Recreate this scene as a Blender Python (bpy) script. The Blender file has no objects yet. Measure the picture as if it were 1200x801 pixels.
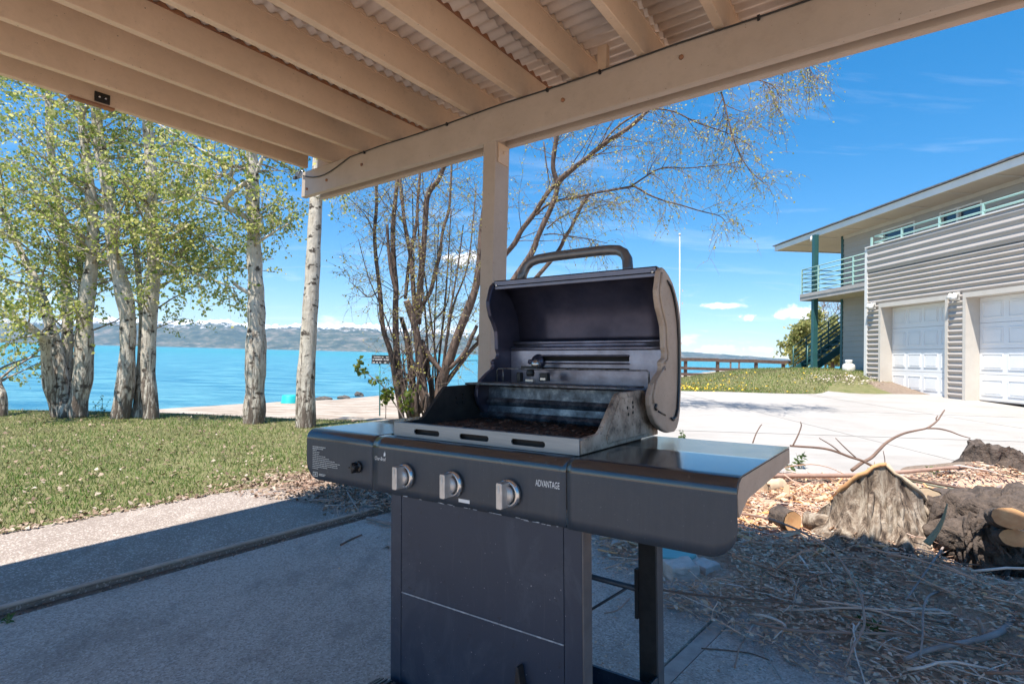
import bpy, bmesh, math, random
import numpy as np
from mathutils import Vector, noise as mn
from mathutils.geometry import tessellate_polygon
rnd = random.Random(7)
npr = np.random.default_rng(11)
sc = bpy.context.scene

# ------------------------------------------------------------------ camera
FPX, ROLL, PITCH, CZ = 640.0, 0.025, math.atan(15.7 / 640.0), 1.10
fwd = Vector((0, math.cos(PITCH), math.sin(PITCH)))
up0 = Vector((0, -math.sin(PITCH), math.cos(PITCH)))
cr, sr = math.cos(ROLL), math.sin(ROLL)
right = Vector((1, 0, 0)) * cr + up0 * sr
upv = -Vector((1, 0, 0)) * sr + up0 * cr
CAM = Vector((0, 0, CZ))
cam = bpy.data.cameras.new("camera")
cam.lens = 36 * FPX / 1200
cam.sensor_width = 36
cam.clip_start = 0.05
cam.clip_end = 60000
co = bpy.data.objects.new("camera", cam)
sc.collection.objects.link(co)
from mathutils import Matrix
co.matrix_world = Matrix(((right.x, upv.x, -fwd.x, 0), (right.y, upv.y, -fwd.y, 0), (right.z, upv.z, -fwd.z, CZ), (0, 0, 0, 1)))
sc.camera = co

# ------------------------------------------------------------------ light
SUN_L = Vector((0.553, 0.833, -2.25)).normalized()
elev = math.asin(-SUN_L.z)
azim = math.atan2(-SUN_L.x, -SUN_L.y)
sun = bpy.data.lights.new("sun", 'SUN')
sun.energy = 2.2
sun.angle = math.radians(0.53)
sun.color = (1.0, 0.94, 0.84)
so = bpy.data.objects.new("sun", sun)
so.rotation_euler = SUN_L.to_track_quat('-Z', 'Y').to_euler()
sc.collection.objects.link(so)

world = bpy.data.worlds.new("World")
sc.world = world
world.use_nodes = True
nt = world.node_tree
nt.nodes.clear()
N = nt.nodes.new
L = nt.links.new
out = N('ShaderNodeOutputWorld')
bg = N('ShaderNodeBackground')
bg.inputs['Strength'].default_value = 0.084
sky = N('ShaderNodeTexSky')
sky.sky_type = 'NISHITA'
sky.sun_disc = False
sky.sun_elevation = elev
sky.sun_rotation = azim % (2 * math.pi)
sky.altitude = 1800
sky.air_density = 1.0
sky.dust_density = 0.15
sky.ozone_density = 1.8
hs = N('ShaderNodeHueSaturation')
hs.inputs['Saturation'].default_value = 1.78
hs.inputs['Value'].default_value = 1.0
gm = N('ShaderNodeGamma')
gm.inputs['Gamma'].default_value = 0.66
L(sky.outputs['Color'], gm.inputs['Color'])
L(gm.outputs['Color'], hs.inputs['Color'])
# clouds: thin cirrus everywhere in the sky and small cumulus near the horizon
tc = N('ShaderNodeTexCoord')
sep = N('ShaderNodeSeparateXYZ')
L(tc.outputs['Generated'], sep.inputs[0])


def wmath(op, a=None, b=None, c=None, clamp=False):
    n = N('ShaderNodeMath')
    n.operation = op
    n.use_clamp = clamp
    for i, v in enumerate((a, b, c)):
        if v is None:
            continue
        if isinstance(v, (int, float)):
            n.inputs[i].default_value = v
        else:
            L(v, n.inputs[i])
    return n.outputs[0]


def wnoise(vec, scale, detail=6, rough=0.6, dist=0.0):
    n = N('ShaderNodeTexNoise')
    n.inputs['Scale'].default_value = scale
    n.inputs['Detail'].default_value = detail
    n.inputs['Roughness'].default_value = rough
    n.inputs['Distortion'].default_value = dist
    L(vec, n.inputs['Vector'])
    return n.outputs['Fac']


def wmap(vec, scale, loc=(0, 0, 0), rot=(0, 0, 0)):
    n = N('ShaderNodeMapping')
    n.inputs['Scale'].default_value = scale
    n.inputs['Location'].default_value = loc
    n.inputs['Rotation'].default_value = rot
    L(vec, n.inputs['Vector'])
    return n.outputs[0]


gen = tc.outputs['Generated']
zc = wmath('MAXIMUM', sep.outputs['Z'], 0.02)
px_ = wmath('DIVIDE', sep.outputs['X'], wmath('ADD', zc, 0.12))
py_ = wmath('DIVIDE', sep.outputs['Y'], wmath('ADD', zc, 0.12))
cmb = N('ShaderNodeCombineXYZ')
L(px_, cmb.inputs[0])
L(py_, cmb.inputs[1])
cir = wnoise(wmap(cmb.outputs[0], (0.9, 2.6, 1), (3.1, 0.4, 0), (0, 0, 0.5)), 1.1, 8, 0.62, 0.6)
cir = wmath('MULTIPLY', wmath('SUBTRACT', cir, 0.54, clamp=True), 0.9, clamp=True)
cum = wnoise(wmap(gen, (9, 9, 26), (1.7, 0.2, 0.6)), 1.0, 7, 0.55)
band = wmath('MULTIPLY', wmath('SUBTRACT', 0.135, sep.outputs['Z'], clamp=True), 9.0, clamp=True)
cum = wmath('MULTIPLY', wmath('SUBTRACT', cum, 0.585, clamp=True), 14.0, clamp=True)
cum = wmath('MULTIPLY', cum, band)


def puff(d, rx, rz, ns):
    d = Vector(d).normalized()
    sx = wmath('SUBTRACT', sep.outputs['X'], d.x)
    sz = wmath('SUBTRACT', sep.outputs['Z'], d.z)
    sy = wmath('GREATER_THAN', sep.outputs['Y'], 0.3)
    e = wmath('SQRT', wmath('ADD', wmath('POWER', wmath('DIVIDE', sx, rx), 2.0), wmath('POWER', wmath('DIVIDE', sz, rz), 2.0)))
    nz = wnoise(gen, ns, 6, 0.62)
    e = wmath('ADD', e, wmath('MULTIPLY', wmath('SUBTRACT', nz, 0.5), 2.6))
    m = wmath('MULTIPLY', wmath('SUBTRACT', 1.0, e, clamp=True), 2.4, clamp=True)
    return wmath('MULTIPLY', m, sy)


def pdir(px, py):
    return right * ((px - 600) / FPX) - upv * ((py - 400.5) / FPX) + fwd


cl = wmath('MAXIMUM', cir, cum)
for args in ((pdir(936, 368), 0.036, 0.013, 60), (pdir(878, 371.5), 0.013, 0.006, 90), (pdir(541, 304), 0.035, 0.016, 60),
             (pdir(845, 408), 0.032, 0.007, 60), (pdir(893, 409), 0.022, 0.006, 70), (pdir(820, 411), 0.016, 0.004, 70), (pdir(848, 358), 0.04, 0.006, 40)):
    cl = wmath('MAXIMUM', cl, puff(*args))
mixc = N('ShaderNodeMix')
mixc.data_type = 'RGBA'
L(cl, mixc.inputs['Factor'])
L(hs.outputs['Color'], mixc.inputs['A'])
mixc.inputs['B'].default_value = (4.6, 4.7, 4.8, 1)
L(mixc.outputs['Result'], bg.inputs['Color'])
L(bg.outputs[0], out.inputs['Surface'])

sc.view_settings.view_transform = 'Standard'
sc.view_settings.look = 'None'
sc.view_settings.gamma = 1
sc.view_settings.use_curve_mapping = False
sc.view_settings.exposure = 2.1
sc.render.engine = 'CYCLES'
sc.cycles.use_denoising = True
try:
    sc.cycles.denoiser = 'OPENIMAGEDENOISE'
    sc.cycles.denoising_input_passes = 'RGB_ALBEDO_NORMAL'
except Exception:
    pass
sc.cycles.max_bounces = 8
sc.cycles.diffuse_bounces = 5
sc.cycles.glossy_bounces = 4
sc.cycles.transmission_bounces = 4
sc.cycles.volume_bounces = 0
sc.cycles.caustics_reflective = False
sc.cycles.caustics_refractive = False
sc.cycles.sample_clamp_indirect = 6

# ------------------------------------------------------------------ helpers


def ray(px, py):
    return right * ((px - 600) / FPX) - upv * ((py - 400.5) / FPX) + fwd


def at(px, py, Y):
    d = ray(px, py)
    return CAM + d * (Y / d.y)


def onz(px, py, z=0.0):
    d = ray(px, py)
    return CAM + d * ((z - CZ) / d.z)


def sstep(a, b, x):
    t = min(1.0, max(0.0, (x - a) / (b - a)))
    return t * t * (3 - 2 * t)


def wloc(o):
    v = Vector((0, 0, 0))
    while o is not None:
        v += o.location
        o = o.parent
    return v


def tag(o, label=None, cat=None, group=None, kind=None):
    if label: o['label'] = label
    if cat: o['category'] = cat
    if group: o['group'] = group
    if kind: o['kind'] = kind
    return o


def empty(name, loc, label, cat, group=None):
    o = bpy.data.objects.new(name, None)
    o.location = Vector(loc)
    o.empty_display_size = 0.2
    sc.collection.objects.link(o)
    return tag(o, label, cat, group)


def mesh_np(name, V, F, mats, smooth=False, fm=None):
    """V (n,3) array, F (m,k) array with constant k"""
    V = np.asarray(V, dtype=np.float32)
    F = np.asarray(F, dtype=np.int32)
    me = bpy.data.meshes.new(name)
    m, k = F.shape
    me.vertices.add(len(V))
    me.vertices.foreach_set('co', V.ravel())
    me.loops.add(m * k)
    me.loops.foreach_set('vertex_index', F.ravel())
    me.polygons.add(m)
    me.polygons.foreach_set('loop_start', np.arange(0, m * k, k, dtype=np.int32))
    me.polygons.foreach_set('loop_total', np.full(m, k, dtype=np.int32))
    if fm is not None:
        me.polygons.foreach_set('material_index', np.asarray(fm, dtype=np.int32))
    if smooth:
        me.polygons.foreach_set('use_smooth', np.ones(m, dtype=bool))
    me.update(calc_edges=True)
    for mm in (mats if isinstance(mats, (list, tuple)) else [mats]):
        me.materials.append(mm)
    return me


def link(name, me, parent=None, loc=None):
    o = bpy.data.objects.new(name, me)
    sc.collection.objects.link(o)
    if parent is not None:
        o.parent = parent
    if loc is not None:
        o.location = loc
    return o


class MB:
    """collects shapes in world coordinates; build() links them as one mesh object"""

    def __init__(self):
        self.v = []
        self.f = []
        self.sm = []

    def add(self, vs, fs, smooth=False):
        n = len(self.v)
        self.v += [tuple(p) for p in vs]
        self.f += [tuple(n + i for i in f) for f in fs]
        self.sm += [smooth] * len(fs)
        return self

    def hexa(self, c):
        """8 corners: bottom 4 ccw, top 4 ccw"""
        return self.add(c, [(3, 2, 1, 0), (4, 5, 6, 7), (0, 1, 5, 4), (1, 2, 6, 5), (2, 3, 7, 6), (3, 0, 4, 7)])

    def box(self, o, a, b, c, x0, x1, y0, y1, z0, z1):
        """box in frame origin o, axes a b c"""
        P = lambda x, y, z: Vector(o) + a * x + b * y + c * z
        return self.hexa([P(x0, y0, z0), P(x1, y0, z0), P(x1, y1, z0), P(x0, y1, z0), P(x0, y0, z1), P(x1, y0, z1), P(x1, y1, z1), P(x0, y1, z1)])

    def abox(self, x0, x1, y0, y1, z0, z1):
        return self.box((0, 0, 0), Vector((1, 0, 0)), Vector((0, 1, 0)), Vector((0, 0, 1)), x0, x1, y0, y1, z0, z1)

    def tube(self, pts, rad, n=8, cap=True, smooth=True):
        pts = [Vector(p) for p in pts]
        if isinstance(rad, (int, float)):
            rad = [rad] * len(pts)
        rings = []
        ref = None
        for i, p in enumerate(pts):
            t = (pts[min(i + 1, len(pts) - 1)] - pts[max(i - 1, 0)])
            if t.length < 1e-9:
                t = Vector((0, 0, 1))
            t.normalize()
            if ref is None:
                ref = t.orthogonal().normalized()
            a = (ref - t * ref.dot(t))
            if a.length < 1e-6:
                a = t.orthogonal()
            a.normalize()
            ref = a
            b = t.cross(a)
            rings.append([p + (a * math.cos(2 * math.pi * k / n) + b * math.sin(2 * math.pi * k / n)) * rad[i] for k in range(n)])
        vs = [q for r_ in rings for q in r_]
        fs = []
        for i in range(len(pts) - 1):
            for k in range(n):
                k2 = (k + 1) % n
                fs.append((i * n + k, i * n + k2, (i + 1) * n + k2, (i + 1) * n + k))
        nb = len(self.v)
        self.add(vs, fs, smooth)
        if cap:
            self.f += [tuple(nb + k for k in range(n - 1, -1, -1)), tuple(nb + (len(pts) - 1) * n + k for k in range(n))]
            self.sm += [False, False]
        return self

    def plate(self, outline, holes, fn, t0, t1, smooth_side=False):
        """2D outline (+ holes) mapped by fn(a, b, t), from t0 to t1"""
        loops = [outline] + list(holes)
        tris = tessellate_polygon([[Vector((a, b, 0)) for a, b in lp] for lp in loops])
        flat = [p for lp in loops for p in lp]
        n = len(flat)
        vs = [fn(a, b, t0) for a, b in flat] + [fn(a, b, t1) for a, b in flat]
        fs = [tuple(t) for t in tris] + [tuple(n + i for i in reversed(t)) for t in tris]
        self.add(vs, fs)
        base = len(self.v) - 2 * n
        k = 0
        for lp in loops:
            m = len(lp)
            for i in range(m):
                j = (i + 1) % m
                self.f.append((base + k + i, base + k + j, base + n + k + j, base + n + k + i))
                self.sm.append(smooth_side)
            k += m
        return self

    def lathe(self, o, axis, prof, n=24, smooth=True):
        """prof list of (r, h) along axis"""
        axis = Vector(axis).normalized()
        a = axis.orthogonal().normalized()
        b = axis.cross(a)
        o = Vector(o)
        vs = []
        for r_, h in prof:
            for k in range(n):
                t = 2 * math.pi * k / n
                vs.append(o + axis * h + (a * math.cos(t) + b * math.sin(t)) * r_)
        fs = []
        for i in range(len(prof) - 1):
            for k in range(n):
                k2 = (k + 1) % n
                fs.append((i * n + k, i * n + k2, (i + 1) * n + k2, (i + 1) * n + k))
        fs.append(tuple(range(n - 1, -1, -1)))
        fs.append(tuple((len(prof) - 1) * n + k for k in range(n)))
        return self.add(vs, fs, smooth)

    def build(self, name, mat, parent=None, bevel=0.0, origin=None, smooth_angle=None):
        base = wloc(parent) if parent is not None else (Vector(origin) if origin is not None else Vector((0, 0, 0)))
        me = bpy.data.meshes.new(name)
        me.from_pydata([(x - base.x, y - base.y, z - base.z) for x, y, z in self.v], [], self.f)
        me.polygons.foreach_set('use_smooth', self.sm)
        bm = bmesh.new()
        bm.from_mesh(me)
        bmesh.ops.recalc_face_normals(bm, faces=bm.faces)
        bm.to_mesh(me)
        bm.free()
        for mm in (mat if isinstance(mat, (list, tuple)) else [mat]):
            me.materials.append(mm)
        o = link(name, me, parent)
        if parent is None and origin is not None:
            o.location = base
        if bevel > 0:
            md = o.modifiers.new("bevel", 'BEVEL')
            md.width = bevel
            md.segments = 2
            md.limit_method = 'ANGLE'
            md.angle_limit = math.radians(40)
            md.harden_normals = False
        return o


# ------------------------------------------------------------------ materials
def newmat(name):
    m = bpy.data.materials.new(name)
    m.use_nodes = True
    t = m.node_tree
    t.nodes.clear()
    return m, t


def socket(t, v, inp):
    if isinstance(v, (int, float)):
        inp.default_value = v
    elif isinstance(v, (tuple, list)):
        inp.default_value = tuple(v) + ((1,) if len(v) == 3 else ())
    else:
        t.links.new(v, inp)


class NT:
    def __init__(self, name):
        self.m, self.t = newmat(name)

    def n(self, kind, **kw):
        n = self.t.nodes.new(kind)
        for k, v in kw.items():
            if hasattr(n, k) and k not in n.inputs:
                setattr(n, k, v)
            else:
                socket(self.t, v, n.inputs[k])
        return n

    def coord(self, which='Object', scale=(1, 1, 1), rot=(0, 0, 0)):
        c = self.n('ShaderNodeTexCoord')
        mp = self.n('ShaderNodeMapping')
        mp.inputs['Scale'].default_value = scale
        mp.inputs['Rotation'].default_value = rot
        self.t.links.new(c.outputs[which], mp.inputs['Vector'])
        return mp.outputs[0]

    def noise(self, vec, scale, detail=5, rough=0.6, dist=0.0):
        n = self.n('ShaderNodeTexNoise')
        n.inputs['Scale'].default_value = scale
        n.inputs['Detail'].default_value = detail
        n.inputs['Roughness'].default_value = rough
        n.inputs['Distortion'].default_value = dist
        self.t.links.new(vec, n.inputs['Vector'])
        return n.outputs['Fac']

    def voro(self, vec, scale, feature='F1'):
        n = self.n('ShaderNodeTexVoronoi')
        n.feature = feature
        n.inputs['Scale'].default_value = scale
        self.t.links.new(vec, n.inputs['Vector'])
        return n

    def ramp(self, fac, stops):
        n = self.n('ShaderNodeValToRGB')
        el = n.color_ramp.elements
        while len(el) < len(stops):
            el.new(0.5)
        for e, (p, c) in zip(el, stops):
            e.position = p
            e.color = tuple(c) + (1,) if len(c) == 3 else c
        socket(self.t, fac, n.inputs['Fac'])
        return n.outputs['Color']

    def mix(self, fac, a, b, blend='MIX'):
        n = self.n('ShaderNodeMix')
        n.data_type = 'RGBA'
        n.blend_type = blend
        socket(self.t, fac, n.inputs['Factor'])
        socket(self.t, a, n.inputs['A'])
        socket(self.t, b, n.inputs['B'])
        return n.outputs['Result']

    def math(self, op, a, b=None, clamp=False):
        n = self.n('ShaderNodeMath')
        n.operation = op
        n.use_clamp = clamp
        socket(self.t, a, n.inputs[0])
        if b is not None:
            socket(self.t, b, n.inputs[1])
        return n.outputs[0]

    def island(self):
        return self.n('ShaderNodeNewGeometry').outputs['Random Per Island']

    def objrand(self):
        return self.n('ShaderNodeObjectInfo').outputs['Random']

    def bump(self, h, strength=0.3, dist=0.01):
        n = self.n('ShaderNodeBump')
        n.inputs['Strength'].default_value = strength
        n.inputs['Distance'].default_value = dist
        self.t.links.new(h, n.inputs['Height'])
        return n.outputs['Normal']

    def bsdf(self, color, rough=0.6, metal=0.0, normal=None, spec=0.5, coat=0.0, trans=None):
        b = self.n('ShaderNodeBsdfPrincipled')
        socket(self.t, color, b.inputs['Base Color'])
        socket(self.t, rough, b.inputs['Roughness'])
        socket(self.t, metal, b.inputs['Metallic'])
        b.inputs['Specular IOR Level'].default_value = spec
        b.inputs['Coat Weight'].default_value = coat
        b.inputs['Coat Roughness'].default_value = 0.12
        if normal is not None:
            self.t.links.new(normal, b.inputs['Normal'])
        o = self.n('ShaderNodeOutputMaterial')
        if trans is not None:
            tb = self.n('ShaderNodeBsdfTranslucent')
            socket(self.t, trans[0], tb.inputs['Color'])
            mx = self.n('ShaderNodeMixShader')
            mx.inputs[0].default_value = trans[1]
            self.t.links.new(b.outputs[0], mx.inputs[1])
            self.t.links.new(tb.outputs[0], mx.inputs[2])
            self.t.links.new(mx.outputs[0], o.inputs['Surface'])
        else:
            self.t.links.new(b.outputs[0], o.inputs['Surface'])
        return self.m


def m_basic(name, c1, c2=None, scale=8, rough=0.6, metal=0.0, bumps=0.0, bscale=60, spec=0.5, stretch=(1, 1, 1), coat=0.0, lo=0.35, hi=0.65, bdist=0.004):
    a = NT(name)
    v = a.coord('Object', stretch)
    c2 = c2 or tuple(x * 0.75 for x in c1)
    col = a.ramp(a.noise(v, scale, 6, 0.65), [(lo, c1), (hi, c2)])
    nrm = a.bump(a.noise(v, bscale, 4, 0.6), bumps, bdist) if bumps else None
    return a.bsdf(col, rough, metal, nrm, spec, coat)


M = {}
def lumber(name, c1, c2, grime):
    a = NT(name)
    v = a.coord('Object')
    c = a.ramp(a.noise(v, 4, 6, 0.65), [(0.35, c1), (0.65, c2)])
    rot = math.atan2(0.833, 0.553) if name == 'tan_paint' else math.atan2(0.62, -0.784)
    gr = a.noise(a.coord('Object', (1.2, 34, 34), (0, 0, -rot)), 1.0, 5, 0.65)
    c = a.mix(a.math('MULTIPLY', a.math('SUBTRACT', gr, 0.5, True), 0.9, True), c, grime)
    sp = a.noise(v, 9, 8, 0.78)
    c = a.mix(a.math('MULTIPLY', a.math('SUBTRACT', sp, 0.57, True), 3.0, True), c, grime)
    nick = a.math('GREATER_THAN', a.noise(v, 70, 2, 0.5), 0.745)
    c = a.mix(a.math('MULTIPLY', nick, 0.7), c, (0.16, 0.11, 0.08))
    return a.bsdf(c, 0.55, 0, a.bump(a.math('ADD', gr, a.noise(v, 30, 4, 0.6)), 0.3, 0.003))


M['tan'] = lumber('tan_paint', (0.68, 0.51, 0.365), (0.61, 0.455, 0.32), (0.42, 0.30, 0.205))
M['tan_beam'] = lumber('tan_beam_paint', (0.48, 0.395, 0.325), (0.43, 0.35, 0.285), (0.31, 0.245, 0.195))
M['rust'] = m_basic('rusty_strip', (0.36, 0.17, 0.08), (0.22, 0.11, 0.07), 14, 0.8, bumps=0.3)
M['sheet'] = m_basic('roof_sheet_metal', (0.68, 0.58, 0.49), (0.58, 0.49, 0.415), 6, 0.42, metal=0.1, bumps=0.1)
M['black'] = m_basic('black_plastic', (0.018, 0.018, 0.02), None, 20, 0.4)
M['cable'] = m_basic('dark_cable', (0.03, 0.028, 0.026), None, 20, 0.5)
# grill
a = NT('black_grill_paint')
v = a.coord('Object')
dust = a.noise(v, 26, 8, 0.7)
spk = a.math('GREATER_THAN', a.noise(v, 240, 2, 0.5), 0.735)
str_ = a.noise(a.coord('Object', (60, 60, 3)), 2.0, 4, 0.6)
c = a.mix(a.math('MULTIPLY', str_, 0.6), (0.018, 0.029, 0.046), (0.055, 0.066, 0.082))
c = a.mix(a.math('MULTIPLY', a.math('SUBTRACT', dust, 0.45, True), 0.6), c, (0.11, 0.10, 0.09))
c = a.mix(a.math('MULTIPLY', spk, 0.35), c, (0.3, 0.3, 0.3))
M['gblack'] = a.bsdf(c, a.math('ADD', 0.38, a.math('MULTIPLY', dust, 0.22)), 0.0, a.bump(dust, 0.03, 0.002), 0.55)
a = NT('shelf_top_paint')
v = a.coord('Object')
dust = a.noise(v, 18, 8, 0.7)
drop = a.math('GREATER_THAN', a.noise(v, 60, 3, 0.6), 0.68)
c = a.mix(a.math('MULTIPLY', a.math('SUBTRACT', dust, 0.4, True), 0.5), (0.02, 0.022, 0.026), (0.09, 0.085, 0.08))
c = a.mix(a.math('MULTIPLY', drop, 0.25), c, (0.14, 0.13, 0.12))
M['gtop'] = a.bsdf(c, a.math('ADD', 0.08, a.math('MULTIPLY', dust, 0.2)), 0.0, a.bump(dust, 0.03, 0.002), 1.0, 0.35)
a = NT('stainless_trim')
v = a.coord('Object', (3, 3, 120))
M['steel'] = a.bsdf(a.ramp(a.noise(v, 4), [(0.3, (0.20, 0.235, 0.265)), (0.7, (0.27, 0.31, 0.345))]), 0.42, 0.6)
a = NT('dusty_cast_side')
v = a.coord('Object')
d1 = a.noise(v, 14, 8, 0.7)
d2 = a.noise(v, 110, 3, 0.6)
c = a.ramp(d1, [(0.34, (0.07, 0.056, 0.047)), (0.47, (0.36, 0.28, 0.215)), (0.66, (0.58, 0.48, 0.385))])
c = a.mix(a.math('MULTIPLY', a.math('GREATER_THAN', d2, 0.62), 0.55), c, (0.045, 0.04, 0.036))
M['cast'] = a.bsdf(c, 0.62, 0.0, a.bump(d2, 0.15, 0.002))
a = NT('dusty_lid_cap')
v = a.coord('Object')
d1 = a.noise(v, 9, 8, 0.7)
d2 = a.noise(v, 200, 3, 0.6)
c = a.ramp(d1, [(0.3, (0.36, 0.275, 0.21)), (0.7, (0.48, 0.38, 0.30))])
c = a.mix(a.math('MULTIPLY', a.math('GREATER_THAN', d2, 0.66), 0.5), c, (0.06, 0.055, 0.05))
M['cap'] = a.bsdf(c, 0.5, 0.1, a.bump(d2, 0.1, 0.002))
M['lid_in'] = m_basic('sooty_lid_inside', (0.025, 0.03, 0.06), (0.09, 0.088, 0.13), 3.4, 0.32, metal=0.5, bumps=0.06, bscale=40)
M['lid_out'] = m_basic('black_lid_enamel', (0.02, 0.021, 0.025), None, 5, 0.2)
M['lid_lip'] = m_basic('lid_lip_steel', (0.17, 0.18, 0.24), (0.22, 0.22, 0.27), 20, 0.42, metal=0.4)
M['rear'] = m_basic('greasy_back_panel', (0.34, 0.35, 0.44), (0.18, 0.175, 0.22), 9, 0.28, metal=0.7, bumps=0.1, bscale=60)
a = NT('stained_firebox_wall')
v = a.coord('Object')
d1 = a.noise(v, 22, 8, 0.7)
c = a.ramp(d1, [(0.36, (0.018, 0.02, 0.026)), (0.54, (0.10, 0.13, 0.17)), (0.70, (0.30, 0.34, 0.38))])
M['firebox'] = a.bsdf(c, 0.3, 0.5, a.bump(d1, 0.1, 0.003))
M['soot'] = m_basic('sooty_black', (0.012, 0.011, 0.011), (0.03, 0.026, 0.024), 20, 0.75)
a = NT('rusty_grate')
v = a.coord('Object')
c = a.ramp(a.noise(v, 30, 6, 0.7), [(0.35, (0.018, 0.014, 0.012)), (0.52, (0.07, 0.035, 0.024)), (0.66, (0.24, 0.15, 0.10))])
M['grate'] = a.bsdf(c, 0.7)
M['rackwire'] = m_basic('rack_wire', (0.30, 0.30, 0.31), (0.06, 0.055, 0.05), 40, 0.4, metal=0.6)
M['chrome'] = m_basic('knob_chrome', (0.62, 0.61, 0.60), (0.5, 0.49, 0.48), 40, 0.26, metal=0.9)
M['knob'] = m_basic('knob_silver', (0.56, 0.54, 0.52), (0.40, 0.39, 0.38), 40, 0.38, metal=0.55, bumps=0.05)
M['handle'] = m_basic('handle_tube', (0.13, 0.135, 0.145), (0.18, 0.18, 0.185), 25, 0.3, metal=0.5)
a = NT('cart_paint')
v = a.coord('Object')
spk = a.math('GREATER_THAN', a.noise(v, 150, 2, 0.5), 0.745)
scr = a.math('GREATER_THAN', a.noise(a.coord('Object', (6, 6, 60)), 3.0, 6, 0.75), 0.72)
stn = a.noise(v, 5, 8, 0.7)
c = a.mix(stn, (0.006, 0.018, 0.042), (0.018, 0.034, 0.064))  # black paint, with the blue of reflected sky put into its colour
sm = a.noise(a.coord('Object', (2.2, 2.2, 1.1)), 3.0, 9, 0.74, 0.8)
c = a.mix(a.math('MULTIPLY', a.math('SUBTRACT', sm, 0.52, True), 1.5, True), c, (0.10, 0.125, 0.155))
drp = a.noise(a.coord('Object', (70, 70, 2.2)), 1.0, 5, 0.7)
c = a.mix(a.math('MULTIPLY', a.math('SUBTRACT', drp, 0.62, True), 1.6, True), c, (0.14, 0.145, 0.15))
c = a.mix(a.math('MULTIPLY', a.math('GREATER_THAN', a.noise(v, 55, 3, 0.6), 0.69), 0.6), c, (0.008, 0.012, 0.02))
c = a.mix(a.math('MULTIPLY', scr, 0.12), c, (0.25, 0.27, 0.3))
c = a.mix(a.math('MULTIPLY', spk, 0.4), c, (0.4, 0.42, 0.45))
M['cart'] = a.bsdf(c, 0.45, 0.0, a.bump(stn, 0.05, 0.003), 0.5)
M['wear'] = m_basic('worn_edge', (0.42, 0.47, 0.52), (0.2, 0.22, 0.25), 60, 0.5)
M['print'] = m_basic('white_print', (0.85, 0.86, 0.86), (0.78, 0.79, 0.79), 30, 0.5)
M['greyprint'] = m_basic('grey_print', (0.60, 0.62, 0.60), None, 30, 0.5)
M['postside'] = m_basic('cart_post_side', (0.10, 0.10, 0.105), (0.07, 0.07, 0.075), 20, 0.4)
# ground things
a = NT('broom_concrete')
v = a.coord('Object')
big = a.noise(v, 1.1, 6, 0.65)
ag = a.voro(v, 150)
ag2 = a.noise(v, 260, 3, 0.6)
c = a.ramp(big, [(0.3, (0.44, 0.36, 0.31)), (0.7, (0.53, 0.44, 0.385))])
agc = a.n('ShaderNodeSeparateColor')
a.t.links.new(ag.outputs['Color'], agc.inputs[0])
c = a.mix(a.math('MULTIPLY', a.math('GREATER_THAN', agc.outputs[0], 0.80), 0.6), c, (0.66, 0.58, 0.53))
c = a.mix(a.math('MULTIPLY', a.math('LESS_THAN', agc.outputs[0], 0.20), 0.5), c, (0.22, 0.175, 0.155))
c = a.mix(a.math('MULTIPLY', a.math('SUBTRACT', a.noise(v, 40, 4, 0.7), 0.5, True), 1.6, True), c, (0.30, 0.25, 0.22))
stain = a.noise(a.coord('Object', (1.0, 0.55, 1), (0, 0, 0.9)), 2.6, 9, 0.76)
c = a.mix(a.math('MULTIPLY', a.math('SUBTRACT', stain, 0.49, True), 3.6, True), c, (0.22, 0.175, 0.15))
lt = a.noise(a.coord('Object', (1.6, 0.5, 1), (0, 0, -0.6)), 3.1, 8, 0.72)
c = a.mix(a.math('MULTIPLY', a.math('SUBTRACT', lt, 0.55, True), 2.2, True), c, (0.62, 0.54, 0.48))
M['slab'] = a.bsdf(c, 0.85, 0, a.bump(a.math('ADD', ag.outputs['Distance'], a.math('MULTIPLY', ag2, 0.6)), 0.5, 0.004), 0.35)
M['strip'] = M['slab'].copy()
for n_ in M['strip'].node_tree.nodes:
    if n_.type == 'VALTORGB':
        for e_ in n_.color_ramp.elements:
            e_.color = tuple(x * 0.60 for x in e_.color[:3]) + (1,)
a = NT('pale_drive_concrete')
v = a.coord('Object')
c = a.ramp(a.noise(v, 0.7, 8, 0.7), [(0.3, (0.33, 0.305, 0.285)), (0.7, (0.43, 0.405, 0.38))])
c = a.mix(a.math('MULTIPLY', a.math('SUBTRACT', a.noise(a.coord('Object', (0.5, 2.4, 1)), 1.2, 9, 0.75), 0.48, True), 2.2, True), c, (0.24, 0.215, 0.195))
M['drive'] = a.bsdf(c, 0.85, 0, a.bump(a.noise(v, 90), 0.2, 0.003), 0.3)
M['joint'] = m_basic('joint_dirt', (0.13, 0.10, 0.08), (0.22, 0.18, 0.15), 20, 0.95)
M['edging'] = m_basic('concrete_lip', (0.50, 0.42, 0.37), (0.36, 0.30, 0.265), 12, 0.85, bumps=0.4, bscale=90)

a = NT('ground_cover')
v = a.coord('Object')
att = a.n('ShaderNodeAttribute')
att.attribute_name = 'cover'
sepc = a.n('ShaderNodeSeparateColor')
a.t.links.new(att.outputs['Color'], sepc.inputs[0])
nz = a.noise(v, 3.0, 8, 0.75)
nf = a.noise(v, 28, 6, 0.7)


def edge(w):
    return a.math('MULTIPLY', a.math('SUBTRACT', a.math('ADD', w, a.math('MULTIPLY', a.math('SUBTRACT', nz, 0.5), 0.7)), 0.4, True), 5.0, True)


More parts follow.
